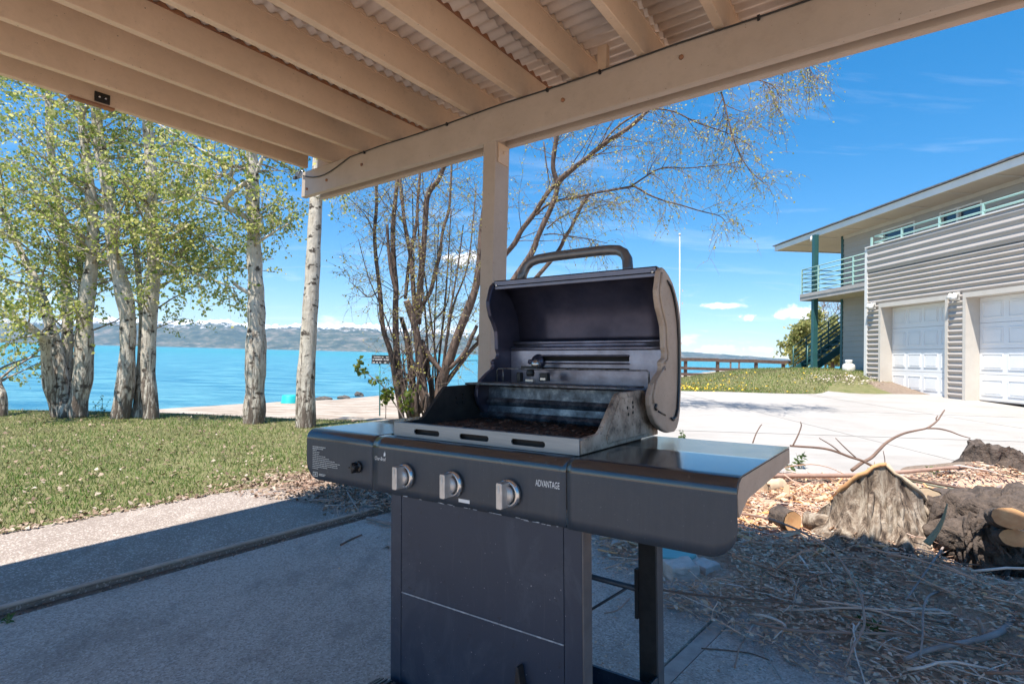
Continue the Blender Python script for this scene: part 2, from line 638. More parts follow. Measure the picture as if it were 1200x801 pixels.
dirt = a.ramp(nf, [(0.3, (0.15, 0.11, 0.085)), (0.7, (0.30, 0.235, 0.185))])
grass = a.ramp(a.noise(v, 9, 8, 0.75), [(0.3, (0.10, 0.125, 0.04)), (0.52, (0.18, 0.175, 0.08)), (0.75, (0.28, 0.225, 0.14))])
sand = a.ramp(a.noise(a.coord('Object', (0.35, 1.3, 1)), 2.4, 10, 0.75), [(0.34, (0.19, 0.14, 0.11)), (0.48, (0.36, 0.295, 0.24)), (0.62, (0.46, 0.41, 0.36))])
c = a.mix(edge(sepc.outputs[0]), dirt, grass)
c = a.mix(edge(sepc.outputs[1]), c, sand)
M['ground'] = a.bsdf(c, 0.95, 0, a.bump(nf, 0.5, 0.02), 0.2)

a = NT('grass_blades')
isl = a.island()
c = a.ramp(isl, [(0.0, (0.07, 0.16, 0.025)), (0.45, (0.15, 0.235, 0.05)), (0.7, (0.25, 0.27, 0.09)), (0.85, (0.36, 0.30, 0.17)), (1.0, (0.44, 0.37, 0.24))])
pn_ = a.noise(a.coord('Object'), 0.9, 6, 0.7)
c = a.mix(a.math('MULTIPLY', a.math('SUBTRACT', pn_, 0.48, True), 4.0, True), c, (0.30, 0.25, 0.15))
M['blade'] = a.bsdf(c, 0.6, 0, None, 0.3, 0, (c, 0.35))
a = NT('dry_leaves')
c = a.ramp(a.island(), [(0.0, (0.13, 0.085, 0.06)), (0.5, (0.28, 0.195, 0.14)), (0.85, (0.38, 0.29, 0.22)), (1.0, (0.48, 0.40, 0.33))])
M['dryleaf'] = a.bsdf(c, 0.8, 0, None, 0.3)
a = NT('dandelion')
M['yellow'] = a.bsdf((0.75, 0.5, 0.03), 0.7)


def leafmat(name, stops, tr=0.55):
    a = NT(name)
    c = a.ramp(a.island(), stops)
    return a.bsdf(c, 0.5, 0, None, 0.35, 0, (c, tr))


M['aspen'] = leafmat('aspen_leaf', [(0.0, (0.16, 0.25, 0.06)), (0.35, (0.34, 0.41, 0.10)), (0.65, (0.54, 0.56, 0.16)), (1.0, (0.74, 0.68, 0.34))])
M['bud'] = leafmat('willow_bud', [(0.0, (0.32, 0.31, 0.05)), (0.5, (0.58, 0.52, 0.10)), (1.0, (0.74, 0.64, 0.30))])
M['bushleaf'] = leafmat('bush_leaf', [(0.0, (0.06, 0.10, 0.02)), (0.6, (0.15, 0.20, 0.04)), (1.0, (0.33, 0.33, 0.07))])
M['farleaf'] = leafmat('far_leaf', [(0.0, (0.20, 0.24, 0.08)), (0.5, (0.38, 0.38, 0.13)), (1.0, (0.56, 0.52, 0.22))])
M['weed'] = leafmat('weed_leaf', [(0.0, (0.06, 0.11, 0.03)), (1.0, (0.14, 0.20, 0.06))], 0.3)

a = NT('aspen_bark')
v = a.coord('Object')
geo = a.n('ShaderNodeTexCoord')
sz = a.n('ShaderNodeSeparateXYZ')
a.t.links.new(geo.outputs['Object'], sz.inputs[0])
low = a.math('SUBTRACT', 1.0, a.math('MULTIPLY', sz.outputs['Z'], 0.50), True)
pat = a.noise(a.coord('Object', (5, 5, 2.4)), 2.3, 6, 0.68, 0.4)
knot = a.noise(a.coord('Object', (7, 7, 11)), 1.0, 4, 0.6)
fis = a.noise(a.coord('Object', (22, 22, 3.0)), 1.0, 6, 0.7, 0.6)
c = a.ramp(pat, [(0.3, (0.40, 0.345, 0.28)), (0.6, (0.64, 0.58, 0.50))])
c = a.mix(a.math('MULTIPLY', a.math('SUBTRACT', knot, 0.565, True), 14, True), c, (0.075, 0.06, 0.05))
fm = a.math('MULTIPLY', a.math('SUBTRACT', a.math('ADD', fis, a.math('MULTIPLY', low, 0.20)), 0.60, True), 9.0, True)
c = a.mix(fm, c, (0.15, 0.115, 0.092))
M['bark'] = a.bsdf(c, 0.85, 0, a.bump(a.math('ADD', fis, pat), 0.8, 0.03), 0.25)
a = NT('aspen_branch_bark')
v = a.coord('Object')
M['branch'] = a.bsdf(a.ramp(a.noise(v, 9, 5, 0.6), [(0.35, (0.20, 0.165, 0.13)), (0.6, (0.46, 0.40, 0.34))]), 0.85)
a = NT('willow_bark')
v = a.coord('Object')
fis = a.noise(a.coord('Object', (16, 16, 4)), 1.2, 6, 0.7, 0.4)
c = a.ramp(fis, [(0.3, (0.05, 0.034, 0.028)), (0.52, (0.14, 0.098, 0.08)), (0.75, (0.25, 0.185, 0.15))])
M['willow'] = a.bsdf(c, 0.85, 0, a.bump(fis, 0.8, 0.02), 0.25)
M['twig'] = m_basic('willow_twig', (0.17, 0.125, 0.11), (0.27, 0.21, 0.18), 4, 0.8)
a = NT('stump_bark')
v = a.coord('Object')
fis = a.noise(a.coord('Object', (18, 18, 5)), 1.0, 7, 0.7, 0.5)
c = a.ramp(fis, [(0.36, (0.05, 0.036, 0.03)), (0.47, (0.22, 0.165, 0.125)), (0.60, (0.44, 0.37, 0.30))])
M['stump'] = a.bsdf(c, 0.9, 0, a.bump(fis, 1.0, 0.03), 0.2)
M['rootbark'] = m_basic('dark_root_bark', (0.055, 0.042, 0.036), (0.14, 0.105, 0.085), 18, 0.95, bumps=1.0, bscale=26, bdist=0.03)
M['cutwood'] = m_basic('fresh_cut_wood', (0.62, 0.36, 0.17), (0.47, 0.23, 0.10), 12, 0.75, bumps=0.3, bscale=60)
M['palewood'] = m_basic('pale_split_wood', (0.62, 0.50, 0.36), (0.46, 0.34, 0.23), 12, 0.8, bumps=0.3, bscale=60)
a = NT('pile_stick')
v = a.coord('Object')
r_ = a.objrand()
c = a.ramp(r_, [(0.0, (0.22, 0.125, 0.09)), (0.2, (0.55, 0.32, 0.225)), (0.5, (0.76, 0.49, 0.37)), (0.78, (0.85, 0.69, 0.60)), (1.0, (0.86, 0.78, 0.73))])
c = a.mix(a.math('MULTIPLY', a.noise(v, 10, 5), 0.5), c, (0.10, 0.075, 0.06))
M['stick'] = a.bsdf(c, 0.8, 0, None, 0.3)
a = NT('twig_litter')
c = a.ramp(a.island(), [(0.0, (0.42, 0.24, 0.165)), (0.2, (0.64, 0.39, 0.28)), (0.55, (0.78, 0.50, 0.37)), (0.82, (0.84, 0.65, 0.54)), (1.0, (0.86, 0.77, 0.72))])
M['litter'] = a.bsdf(c, 0.8, 0, None, 0.3)
a = NT('wood_chips')
c = a.ramp(a.island(), [(0.0, (0.40, 0.25, 0.17)), (0.25, (0.62, 0.40, 0.27)), (0.6, (0.72, 0.50, 0.345)), (0.88, (0.76, 0.60, 0.46)), (1.0, (0.76, 0.39, 0.17))])
M['chips'] = a.bsdf(c, 0.8, 0, None, 0.3)
a = NT('brown_duff')
c = a.ramp(a.island(), [(0.0, (0.44, 0.25, 0.16)), (0.4, (0.70, 0.42, 0.28)), (0.8, (0.82, 0.56, 0.40)), (1.0, (0.84, 0.66, 0.54))])
M['duff'] = a.bsdf(c, 0.85, 0, None, 0.2)
a = NT('split_wood')
c = a.ramp(a.island(), [(0.0, (0.25, 0.16, 0.11)), (0.35, (0.52, 0.34, 0.21)), (0.7, (0.66, 0.48, 0.33)), (1.0, (0.68, 0.33, 0.12))])
M['splitwood'] = a.bsdf(c, 0.8, 0, a.bump(a.noise(a.coord('Object', (40, 40, 40)), 2.0), 0.5, 0.005), 0.25)
M['teal'] = m_basic('teal_plastic', (0.10, 0.36, 0.38), (0.13, 0.40, 0.42), 8, 0.5)
M['bucket'] = m_basic('turquoise_plastic', (0.02, 0.42, 0.44), (0.03, 0.46, 0.48), 8, 0.45)
M['tealpaint'] = m_basic('teal_rail_paint', (0.36, 0.55, 0.50), (0.33, 0.50, 0.46), 8, 0.5)
M['greensteel'] = m_basic('dark_green_steel', (0.03, 0.115, 0.115), (0.025, 0.09, 0.095), 8, 0.45)
M['stone'] = m_basic('grey_block', (0.66, 0.59, 0.54), (0.48, 0.43, 0.39), 14, 0.9, bumps=0.6, bscale=50)
M['darkrock'] = m_basic('dark_shore_rock', (0.07, 0.06, 0.055), (0.14, 0.12, 0.105), 7, 0.9, bumps=0.6, bscale=20)
M['palerock'] = m_basic('pale_rock', (0.62, 0.56, 0.50), (0.5, 0.44, 0.38), 7, 0.9, bumps=0.4, bscale=20)
# house
M['siding'] = m_basic('grey_corrugated_siding', (0.46, 0.41, 0.37), (0.415, 0.37, 0.335), 1.5, 0.5, metal=0.1)
M['lap'] = m_basic('grey_lap_siding', (0.44, 0.405, 0.375), (0.40, 0.37, 0.345), 1.5, 0.6)
M['white'] = m_basic('white_paint', (0.76, 0.74, 0.71), (0.70, 0.68, 0.65), 2, 0.5)
M['doorwhite'] = m_basic('garage_door_white', (0.78, 0.78, 0.78), (0.74, 0.74, 0.74), 2, 0.45)
M['creamtrim'] = m_basic('cream_trim', (0.60, 0.55, 0.49), (0.54, 0.49, 0.43), 3, 0.6)
M['soffit'] = m_basic('cream_soffit', (0.58, 0.50, 0.41), (0.54, 0.465, 0.38), 1.5, 0.7)
M['shingle'] = m_basic('dark_shingle', (0.09, 0.09, 0.10), (0.17, 0.165, 0.17), 12, 0.9, bumps=0.8, bscale=20, bdist=0.02)
a = NT('window_glass')
M['glass'] = a.bsdf((0.02, 0.045, 0.085), 0.06, 0.0, None, 0.8)
M['lamp'] = m_basic('fixture_white', (0.72, 0.70, 0.66), None, 5, 0.4)
M['deckedge'] = m_basic('deck_edge', (0.44, 0.40, 0.37), (0.36, 0.33, 0.31), 3, 0.6)
M['fencewood'] = m_basic('weathered_fence_wood', (0.09, 0.055, 0.045), (0.15, 0.095, 0.075), 6, 0.85, bumps=0.3)
M['pole'] = m_basic('white_pole', (0.7, 0.7, 0.7), None, 5, 0.4)
M['signblack'] = m_basic('sign_black', (0.02, 0.018, 0.022), None, 20, 0.5)
M['signpost'] = m_basic('teal_sign_post', (0.03, 0.24, 0.25), (0.03, 0.2, 0.21), 20, 0.5)
# water
a = NT('lake_water')
v = a.coord('Object', (1, 1, 1))
w1 = a.noise(a.coord('Object', (0.28, 0.85, 1)), 1.0, 10, 0.72)
w2 = a.noise(a.coord('Object', (0.02, 0.045, 1)), 1.0, 5, 0.6)
c = a.ramp(w2, [(0.3, (0.05, 0.30, 0.31)), (0.7, (0.08, 0.38, 0.37))])
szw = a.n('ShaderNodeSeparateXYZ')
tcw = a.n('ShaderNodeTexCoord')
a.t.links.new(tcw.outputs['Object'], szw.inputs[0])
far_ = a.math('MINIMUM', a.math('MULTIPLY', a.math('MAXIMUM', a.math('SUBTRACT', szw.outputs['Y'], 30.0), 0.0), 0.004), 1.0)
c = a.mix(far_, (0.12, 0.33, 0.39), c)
c = a.mix(a.math('MULTIPLY', a.math('SUBTRACT', w1, 0.40, True), 5.0, True), (0.02, 0.15, 0.25), c)
M['water'] = a.bsdf(c, 0.3, 0, a.bump(w1, 0.8, 0.30), 0.22)
# mountains
a = NT('mountain_slope')
v = a.coord('Object', (0.001, 0.001, 0.002))
sz = a.n('ShaderNodeSeparateXYZ')
tcm = a.n('ShaderNodeTexCoord')
a.t.links.new(tcm.outputs['Object'], sz.inputs[0])
pn = a.noise(v, 4.5, 9, 0.72)
c = a.ramp(pn, [(0.32, (0.03, 0.05, 0.04)), (0.5, (0.075, 0.095, 0.065)), (0.66, (0.24, 0.20, 0.16))])
hz = a.math('MULTIPLY', sz.outputs['Z'], 0.001)
snow = a.math('MULTIPLY', a.math('SUBTRACT', a.math('ADD', hz, a.math('MULTIPLY', a.math('SUBTRACT', a.noise(v, 9, 8, 0.75), 0.5), 0.8)), 0.37, True), 14, True)
c = a.mix(snow, c, (0.8, 0.8, 0.82))
tanb = a.math('MULTIPLY', a.math('SUBTRACT', a.math('ADD', a.noise(v, 14, 8, 0.7), a.math('MULTIPLY', hz, -0.7)), 0.52, True), 8, True)
c = a.mix(a.math('MULTIPLY', tanb, 0.7), c, (0.42, 0.34, 0.28))
M['mount'] = a.bsdf(c, 0.95, 0, None, 0.1)

# ================================================================== SETTING
UX, UY = Vector((1, 0, 0)), Vector((0, 1, 0))
UZ = Vector((0, 0, 1))
LAKE = -0.90
SH = [(-400, 40), (-60, 15), (-13, 15), (-10.6, 16.6), (-9.1, 19.4), (-6.9, 22), (0, 34), (25, 80), (60, 150), (110, 215), (400, 330)]


def lerp_tab(tab, x):
    if x <= tab[0][0]:
        return tab[0][1]
    for (a0, b0), (a1, b1) in zip(tab, tab[1:]):
        if x <= a1:
            return b0 + (b1 - b0) * (x - a0) / (a1 - a0)
    return tab[-1][1]


BUMPS = [(2.55, 3.85, 1.0, 0.6, 0.08), (2.0, 3.0, 0.9, 0.5, 0.03), (3.2, 3.6, 0.9, 0.8, 0.08), (4.2, 4.9, 0.5, 0.35, 0.16), (2.2, 2.2, 0.7, 0.5, 0.06), (2.9, 2.3, 0.6, 0.4, 0.05), (1.4, 3.7, 0.7, 0.5, 0.04)]


def bed(x, y):
    h = 0.0
    for bx, by, sx, sy_, hh in BUMPS:
        h += hh * math.exp(-((x - bx) / sx) ** 2 - ((y - by) / sy_) ** 2)
    return h


def height(x, y):
    ys = lerp_tab(SH, x)
    # left: flat lawn, then a drop to the beach
    e = 9.15 + 0.25 * math.sin(x * 0.7) + (0.5 if x > -3 else 0)
    hl = -0.03 - 0.62 * sstep(e, e + 1.7, y)
    if y > e + 1.5:
        hl = -0.65 + (LAKE + 0.10 + 0.65) * sstep(e + 1.5, ys, y)
    # right: drive rises to the house, a grass mound, then the beach
    dr = 0.0 if y < 4.6 else 0.09 + 0.049 * (y - 5.0)
    top = 0.36 + 0.54 * sstep(4.2, 8.0, x)
    if y > 11.3:
        dr = 0.40 + (top - 0.40) * sstep(11.3, 15.2, y)
    if y > 15.2:
        fl = 0.06 + 0.55 * sstep(13, 22, x)
        dr = top + (fl - top) * sstep(16.0, 26.0, y)
    if y > 26:
        fl = 0.06 + 0.55 * sstep(13, 22, x)
        dr = fl + (LAKE - fl) * sstep(26, ys, y)
    k = sstep(-0.6, 2.4, x)
    h = hl * (1 - k) + dr * k
    h += bed(x, y)
    if y > ys:
        h = max(-2.0, LAKE - 0.12 * (y - ys))
    elif y > 9.5:
        h += 0.05 * mn.noise(Vector((x * 0.5, y * 0.5, 0))) * sstep(9.5, 12, y)
    if y < 5.2 and -2.9 < x < 1.9:                      # hollow under the patio slabs
        h = min(h, -0.035)
    return h


def cover(x, y):
    """(grass, sand) weights of the ground"""
    ys = lerp_tab(SH, x)
    g = s = 0.0
    e = 9.2 + 0.25 * math.sin(x * 0.7)
    if x < -0.5 and y < e:
        # lawn line runs beside the concrete strip, mulch near the post
        ed = 3.10 + (x + 2.833) * 1.45
        g = sstep(-0.25, 0.35, (y - ed) * 0.55 - max(0, x + 2.2) * 0.35)
    if y > e - 0.3 and x < 2:
        s = sstep(e - 0.2, e + 0.5, y)
    if x > 1.5:
        if 11.3 < y < 21:
            g = 1.0 - sstep(8.3, 8.8, x) * (1 - sstep(12.9, 13.9, y))
        if y >= 19:
            s = sstep(20, 24, y)
            g = 1 - s
        if y > ys - 1:
            s = 1
    if y < 1.2 or (x > 4.5 and y < 4.6):          # unseen ground, made pale to bounce sunlight under the roof
        s = max(s, 0.9)
        g = 0.0
    return g, s


def axis(vals):
    out_ = []
    for a0, a1, st in vals:
        out_ += list(np.arange(a0, a1, st))
    out_.append(vals[-1][1])
    return np.array(out_)


gx = axis([(-400, -60, 40), (-60, -14, 2.0), (-14, -4.2, 0.22), (-4.2, 5.6, 0.1), (5.6, 14, 0.35), (14, 60, 2.0), (60, 400, 20)])
gy = axis([(-300, -30, 30), (-30, 0.5, 2.5), (0.5, 6.2, 0.1), (6.2, 12, 0.2), (12, 27, 0.4), (27, 60, 2), (60, 340, 8), (340, 700, 60)])
V = []
C = []
for y in gy:
    for x in gx:
        V.append((x, y, height(x, y)))
        C.append(cover(x, y))
nx, ny = len(gx), len(gy)
I = np.arange(nx * ny).reshape(ny, nx)
F = np.stack([I[:-1, :-1], I[:-1, 1:], I[1:, 1:], I[1:, :-1]], -1).reshape(-1, 4)
me = mesh_np('ground', V, F, M['ground'], True)
at_ = me.color_attributes.new('cover', 'FLOAT_COLOR', 'POINT')
C = np.array(C)
at_.data.foreach_set('color', np.concatenate([C, np.zeros((len(C), 1)), np.ones((len(C), 1))], 1).astype(np.float32).ravel())
tag(link('ground', me), kind='structure')

# lake: a near sheet and a far one
wx = axis([(-15500, -600, 1000), (-600, 600, 60), (600, 15500, 1000)])
wy = axis([(-400, 10, 80), (10, 300, 20), (300, 1500, 150), (1500, 11600, 800)])
V = [(x, y, LAKE) for y in wy for x in wx]
I = np.arange(len(wx) * len(wy)).reshape(len(wy), len(wx))
F = np.stack([I[:-1, :-1], I[:-1, 1:], I[1:, 1:], I[1:, :-1]], -1).reshape(-1, 4)
tag(link('lake', mesh_np('lake', V, F, M['water'], True)), kind='structure')

# mountains across the lake
RIDGE = [(-700, 380), (-200, 376), (0, 374), (60, 377), (130, 372), (200, 376), (261, 371), (282, 377), (310, 381), (338, 379), (373, 380), (397, 378), (432, 380), (470, 384), (520, 390), (570, 396), (640, 404), (720, 409), (800, 413), (830, 416), (880, 420), (930, 424), (1300, 434)]


def mountain(name, Y0, Y1, lift, nxm=360, nym=34, seed=0.0, amp=1.0):
    pxs = np.linspace(-260, 1010, nxm)
    V = []
    for j in range(nym):
        t = j / (nym - 1)
        for px in pxs:
            hor = 401.2 + 0.025 * px
            Y = Y0 + (Y1 - Y0) * t
            p = at(px, hor, Y)
            prof = max(0.0, (hor - lerp_tab(RIDGE, px) + lift)) / FPX * Y0
            f = math.sin(min(1.0, t * 1.7) * math.pi / 2) ** 1.5 if t < 0.6 else 1 - (t - 0.6) / 0.4
            q = Vector((p.x * 0.0011 + seed, Y * 0.0011, seed))
            rid = 1 - abs(mn.fractal(q, 0.9, 2.1, 6)) * 1.2
            fine = mn.fractal(q * 5.5, 0.8, 2.0, 5)
            h = prof * f * 1.0 * (0.80 + 0.24 * rid + 0.10 * fine * amp)
            V.append((p.x, Y, LAKE - 1.2 + max(0, h)))
    I = np.arange(nxm * nym).reshape(nym, nxm)
    F = np.stack([I[:-1, :-1], I[:-1, 1:], I[1:, 1:], I[1:, :-1]], -1).reshape(-1, 4)
    o = link(name, mesh_np(name, V, F, M['mount'], True))
    return tag(o, kind='structure')


mountain('mountains', 7200, 9800, 0.0)
mountain('mountains', 9300, 11400, 3.5, seed=5.3)

# ------------------------------------------------------------------ patio slabs
KA, KB = Vector((-2.043, 2.237, 0)), Vector((-1.007, 3.633, 0))
kd = (KB - KA).normalized()                 # direction of the joint
kn = Vector((-kd.y, kd.x, 0))               # towards the lawn


def slab_sheet(name, poly, z, step=0.0, mat='slab', thick=0.12):
    mb = MB()
    mb.plate(poly, [], lambda a_, b_, t: Vector((a_, b_, t)), z, z - thick)
    return tag(mb.build(name, M[mat]), kind='structure')


def off(p, s, n_):
    q = p + kd * s + kn * n_
    return (q.x, q.y)


# strip by the lawn, slightly proud of the main slab, its lawn side ragged
edge_pts = []
for i in range(40):
    s = -9 + 9.9 * i / 39
    base = 1.185 + 0.02 * s if s < 0 else 1.185
    edge_pts.append(off(KB, s, base + 0.03 * mn.noise(Vector((s * 2.3, 0, 3))) + (0.0 if s < -0.2 else -0.75 * (s + 0.2))))
poly = [off(KB, 1.1, 0.03), off(KB, -9, 0.03)][::-1]
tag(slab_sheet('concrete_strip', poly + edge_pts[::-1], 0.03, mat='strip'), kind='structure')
# joint filled with dirt
mb = MB()
mb.box(KB, kd, kn, UZ, -9, 0.25, -0.065, 0.025, -0.1, -0.012)
tag(mb.build('joint_dirt', M['joint']), kind='structure')
# rounded lip of the strip, a little irregular
mb = MB()
pts = [KB + kd * (-9 + 9.2 * i / 80) + kn * (0.026 + 0.004 * mn.noise(Vector((i * 0.6, 1, 0)))) + UZ * (0.021 + 0.003 * mn.noise(Vector((i * 0.9, 7, 0)))) for i in range(81)]
mb.tube(pts, [0.011 + 0.002 * mn.noise(Vector((i * 1.3, 4, 2))) for i in range(81)], 7)
tag(mb.build('strip_lip', M['edging']), kind='structure')
# main slab, cut by a joint on the right where the photo shows a board-wide seam
S0, S1 = Vector((0.611, 1.937, 0)), Vector((0.789, 2.143, 0))
sd = (S1 - S0).normalized()
sn = Vector((-sd.y, sd.x, 0))
q = lambda s, n_: ((S0 + sd * s + sn * n_).x, (S0 + sd * s + sn * n_).y)
main_poly = [off(KB, 0.55, -0.06), off(KB, -9, -0.06), q(-6, 0.07), q(1.9, 0.07)]
slab_sheet('patio_slab', main_poly, 0.0)
slab_sheet('slab_board', [q(-6, 0.062), q(-6, 0.004), q(1.5, 0.004), q(1.5, 0.062)], -0.006, mat='edging')
slab_sheet('side_slab', [q(-6, -0.004), q(-6, -5), q(1.2, -5), q(1.5, -0.004)], 0.001)

# drive: pale concrete slabs with joints, following the rise
dx = np.arange(0.7, 16.01, 0.3)
dy = np.concatenate([np.arange(4.75, 11.5, 0.25), [11.5]])
V = []
for y in dy:
    for x in dx:
        yy = y
        if y == dy[0]:
            yy = 4.9 + 0.12 * mn.noise(Vector((x * 1.7, 0, 0))) - 0.02 * max(0, x - 3)
        if y == dy[-1]:
            yy = 11.5 + 0.06 * mn.noise(Vector((x * 1.2, 9, 0)))
            if x > 6.2:
                yy += 1.9 * sstep(6.2, 8.3, x)
        z = 0.09 + 0.049 * (min(yy, 12.2) - 5.0) + 0.035
        V.append((x, yy, z))
I = np.arange(len(dx) * len(dy)).reshape(len(dy), len(dx))
F = np.stack([I[:-1, :-1], I[:-1, 1:], I[1:, 1:], I[1:, :-1]], -1).reshape(-1, 4)
tag(link('driveway', mesh_np('driveway', V, F, M['drive'], True)), kind='structure')


def drive_z(x, y):
    return 0.09 + 0.049 * (min(y, 12.2) - 5.0) + 0.035


mb = MB()
for (xa, ya), (xb, yb) in (((1.0, 9.3), (15.8, 8.2)), ((1.0, 6.9), (15.8, 6.25)), ((4.6, 5.0), (3.4, 11.4)), ((7.9, 5.0), (6.2, 11.4))):
    n_ = 24
    for i in range(n_):
        x0, y0 = xa + (xb - xa) * i / n_, ya + (yb - ya) * i / n_
        x1, y1 = xa + (xb - xa) * (i + 1) / n_, ya + (yb - ya) * (i + 1) / n_
        dv = Vector((x1 - x0, y1 - y0, 0)).normalized()
        nv = Vector((-dv.y, dv.x, 0)) * 0.011
        z0, z1 = drive_z(x0, y0) + 0.004, drive_z(x1, y1) + 0.004
        mb.add([(x0 - nv.x, y0 - nv.y, z0), (x1 - nv.x, y1 - nv.y, z1), (x1 + nv.x, y1 + nv.y, z1), (x0 + nv.x, y0 + nv.y, z0)], [(0, 1, 2, 3)])
tag(mb.build('drive_joints', m_basic('drive_joint', (0.36, 0.34, 0.32), (0.48, 0.46, 0.43), 3, 0.9)), kind='structure')

# ================================================================== PATIO COVER
bd = Vector((-0.784, 0.62, 0)).normalized()       # along the beam, to the left
rd = Vector((0.553, 0.833, 0.0)).normalized()     # along the rafters, outwards
rdz = Vector((0.553, 0.833, 0.032)).normalized()
PC = Vector((-0.112, 2.85, 2.226))                # post corner at the beam's underside
cover_o = empty('patio_cover', (PC.x, PC.y, 0), 'tan painted wooden patio cover with rafters and corrugated metal roof above the grill', 'patio cover')
# post: front face along the beam, side face along the rafters
mb = MB()
mb.box((PC.x, PC.y, 0), bd, rd, UZ, 0, 0.086, 0, 0.132, -0.02, PC.z + 0.06)
post = mb.build('post', M['tan_beam'], cover_o, 0.004)
mb = MB()
mb.box((PC.x, PC.y, PC.z), bd, rd, UZ, -0.006, -0.0005, 0.02, 0.115, -0.105, 0.0)
mb.box((PC.x, PC.y, PC.z), bd, rd, UZ, -0.009, -0.006, 0.02, 0.030, -0.08, -0.012)
mb.lathe(PC - bd * 0.006 + rd * 0.07 - UZ * 0.045, -bd, [(0.009, 0), (0.009, 0.006), (0.004, 0.008)], 8)
mb.build('bracket', M['tan'], post, 0.001)
BL0, BL1 = -2.52, 1.875                             # beam ends: to the right, to the left
BH = 0.185
mb = MB()
mb.box(PC, bd, rd, UZ, BL0, BL1, -0.003, 0.038, 0.0, BH)
fb = mb.build('front_beam', M['tan_beam'], cover_o, 0.004)
mb = MB()
for s, zz in ((1.55, 0.07), (1.15, 0.10), (-0.42, 0.10), (1.80, 0.05), (-1.0, 0.12)):
    mb = MB()
    mb.lathe(PC + bd * s + UZ * zz - rd * 0.0035, -rd, [(0.010, 0), (0.010, 0.006), (0.005, 0.008)], 8)
    mb.build('bolt', M['rust'], fb)
mb = MB()
mb.box(PC, bd, rd, UZ, BL0, BL1 - 0.10, 0.094, 0.134, 0.0, BH)
mb.build('back_beam', M['tan_beam'], cover_o, 0.004)
# rafters sit on the beams; one mesh shared by all
RH, RW = 0.15, 0.038
RLEN0, RLEN1 = -3.12, 0.36
mb = MB()
mb.box((0, 0, 0), bd, rdz, UZ, 0.0, RW, RLEN0, RLEN1, 0.001, RH)
raf0 = mb.build('rafter', M['tan'], cover_o, 0.003, None)
raf0.data.transform(Matrix.Translation(cover_o.location))
Rpos = [1.49 - 0.3325 * i for i in range(0, 12)]
Rz = PC + UZ * (BH + 0.002)
for i, s in enumerate(Rpos):
    o = raf0 if i == 0 else raf0.copy()
    if i:
        sc.collection.objects.link(o)
        o.parent = cover_o
    jz = 0.004 * mn.noise(Vector((i * 3.7, 0, 0)))
    o.location = Rz + bd * s - cover_o.location + UZ * jz
# end board (fascia rafter), a short stub so the beam end shows
mb = MB()
mb.box(Rz, bd, rdz, UZ, 1.752, 1.79, RLEN0, -0.03, 0.001, RH + 0.01)
mb.build('end_rafter', M['tan'], cover_o, 0.003)
mb = MB()
for i in range(0, 11):
    s1 = Rpos[i] - 0.001
    s0 = Rpos[i + 1] + RW + 0.001
    if i in (6,):
        mb.box(Rz, bd, rdz, UZ, s0 + 0.17, s1 - 0.075, 0.04, 0.078, 0.002, RH - 0.01)
        mb.build('blocking', M['tan'], cover_o, 0.003)
mb = MB()
mb.box(Rz, bd, rdz, UZ, Rpos[0] + RW + 0.001, 1.751, 0.045, 0.083, 0.002, RH - 0.012)
mb.build('blocking', M['tan'], cover_o, 0.003)


# corrugated metal roof: ridges run along the beam, built in overlapping sheets
def corr(s0, s1, a0, a1, lift):
    pitch, amp = 0.0676, 0.0095
    n_ = int((a1 - a0) / pitch * 8)
    vs, fs = [], []
    for i in range(n_ + 1):
        aa = a0 + (a1 - a0) * i / n_
        zz = RH + 0.012 + lift + amp * math.sin(2 * math.pi * aa / pitch)
        for s in (s0, s1):
            vs.append(Rz + bd * s + rdz * aa + UZ * zz)
    for i in range(n_):
        fs.append((2 * i, 2 * i + 1, 2 * i + 3, 2 * i + 2))
    return vs, fs


edges = [1.83, 1.10, 0.44, -0.22, -0.86, -1.5, -2.15, -2.50]
for i, (e1, e0) in enumerate(zip(edges, edges[1:])):
    mb = MB()
    vs, fs = corr(e0 - 0.05, e1, RLEN0 - 0.1, 0.40, 0.0022 * (i % 2))
    mb.add(vs, fs, True)
    o = mb.build('roof_sheet', M['sheet'], cover_o)
    md = o.modifiers.new('thick', 'SOLIDIFY')
    md.thickness = 0.0008
    md.offset = 1
# wiggle strips between rafter tops and sheets: rusty on some, painted on the rest
for i, s in enumerate(Rpos):
    vs, fs = [], []
    pitch, amp = 0.0676, 0.0095
    n_ = int((RLEN1 - RLEN0) / pitch * 6)
    for k in range(n_ + 1):
        aa = RLEN0 + (RLEN1 - RLEN0) * k / n_
        z1 = RH + 0.0105 + amp * math.sin(2 * math.pi * aa / pitch)
        for ss, zz in ((s - 0.004, RH - 0.004), (s - 0.004, z1), (s + RW + 0.004, z1), (s + RW + 0.004, RH - 0.004)):
            vs.append(Rz + bd * ss + rdz * aa + UZ * zz)
    for k in range(n_):
        b0 = 4 * k
        for q_ in range(4):
            q2 = (q_ + 1) % 4
            fs.append((b0 + q_, b0 + q2, b0 + 4 + q2, b0 + 4 + q_))
    mb = MB()
    mb.add(vs, fs)
    mb.build('closure_strip', M['rust'] if i in (2, 5) else M['tan'], cover_o)
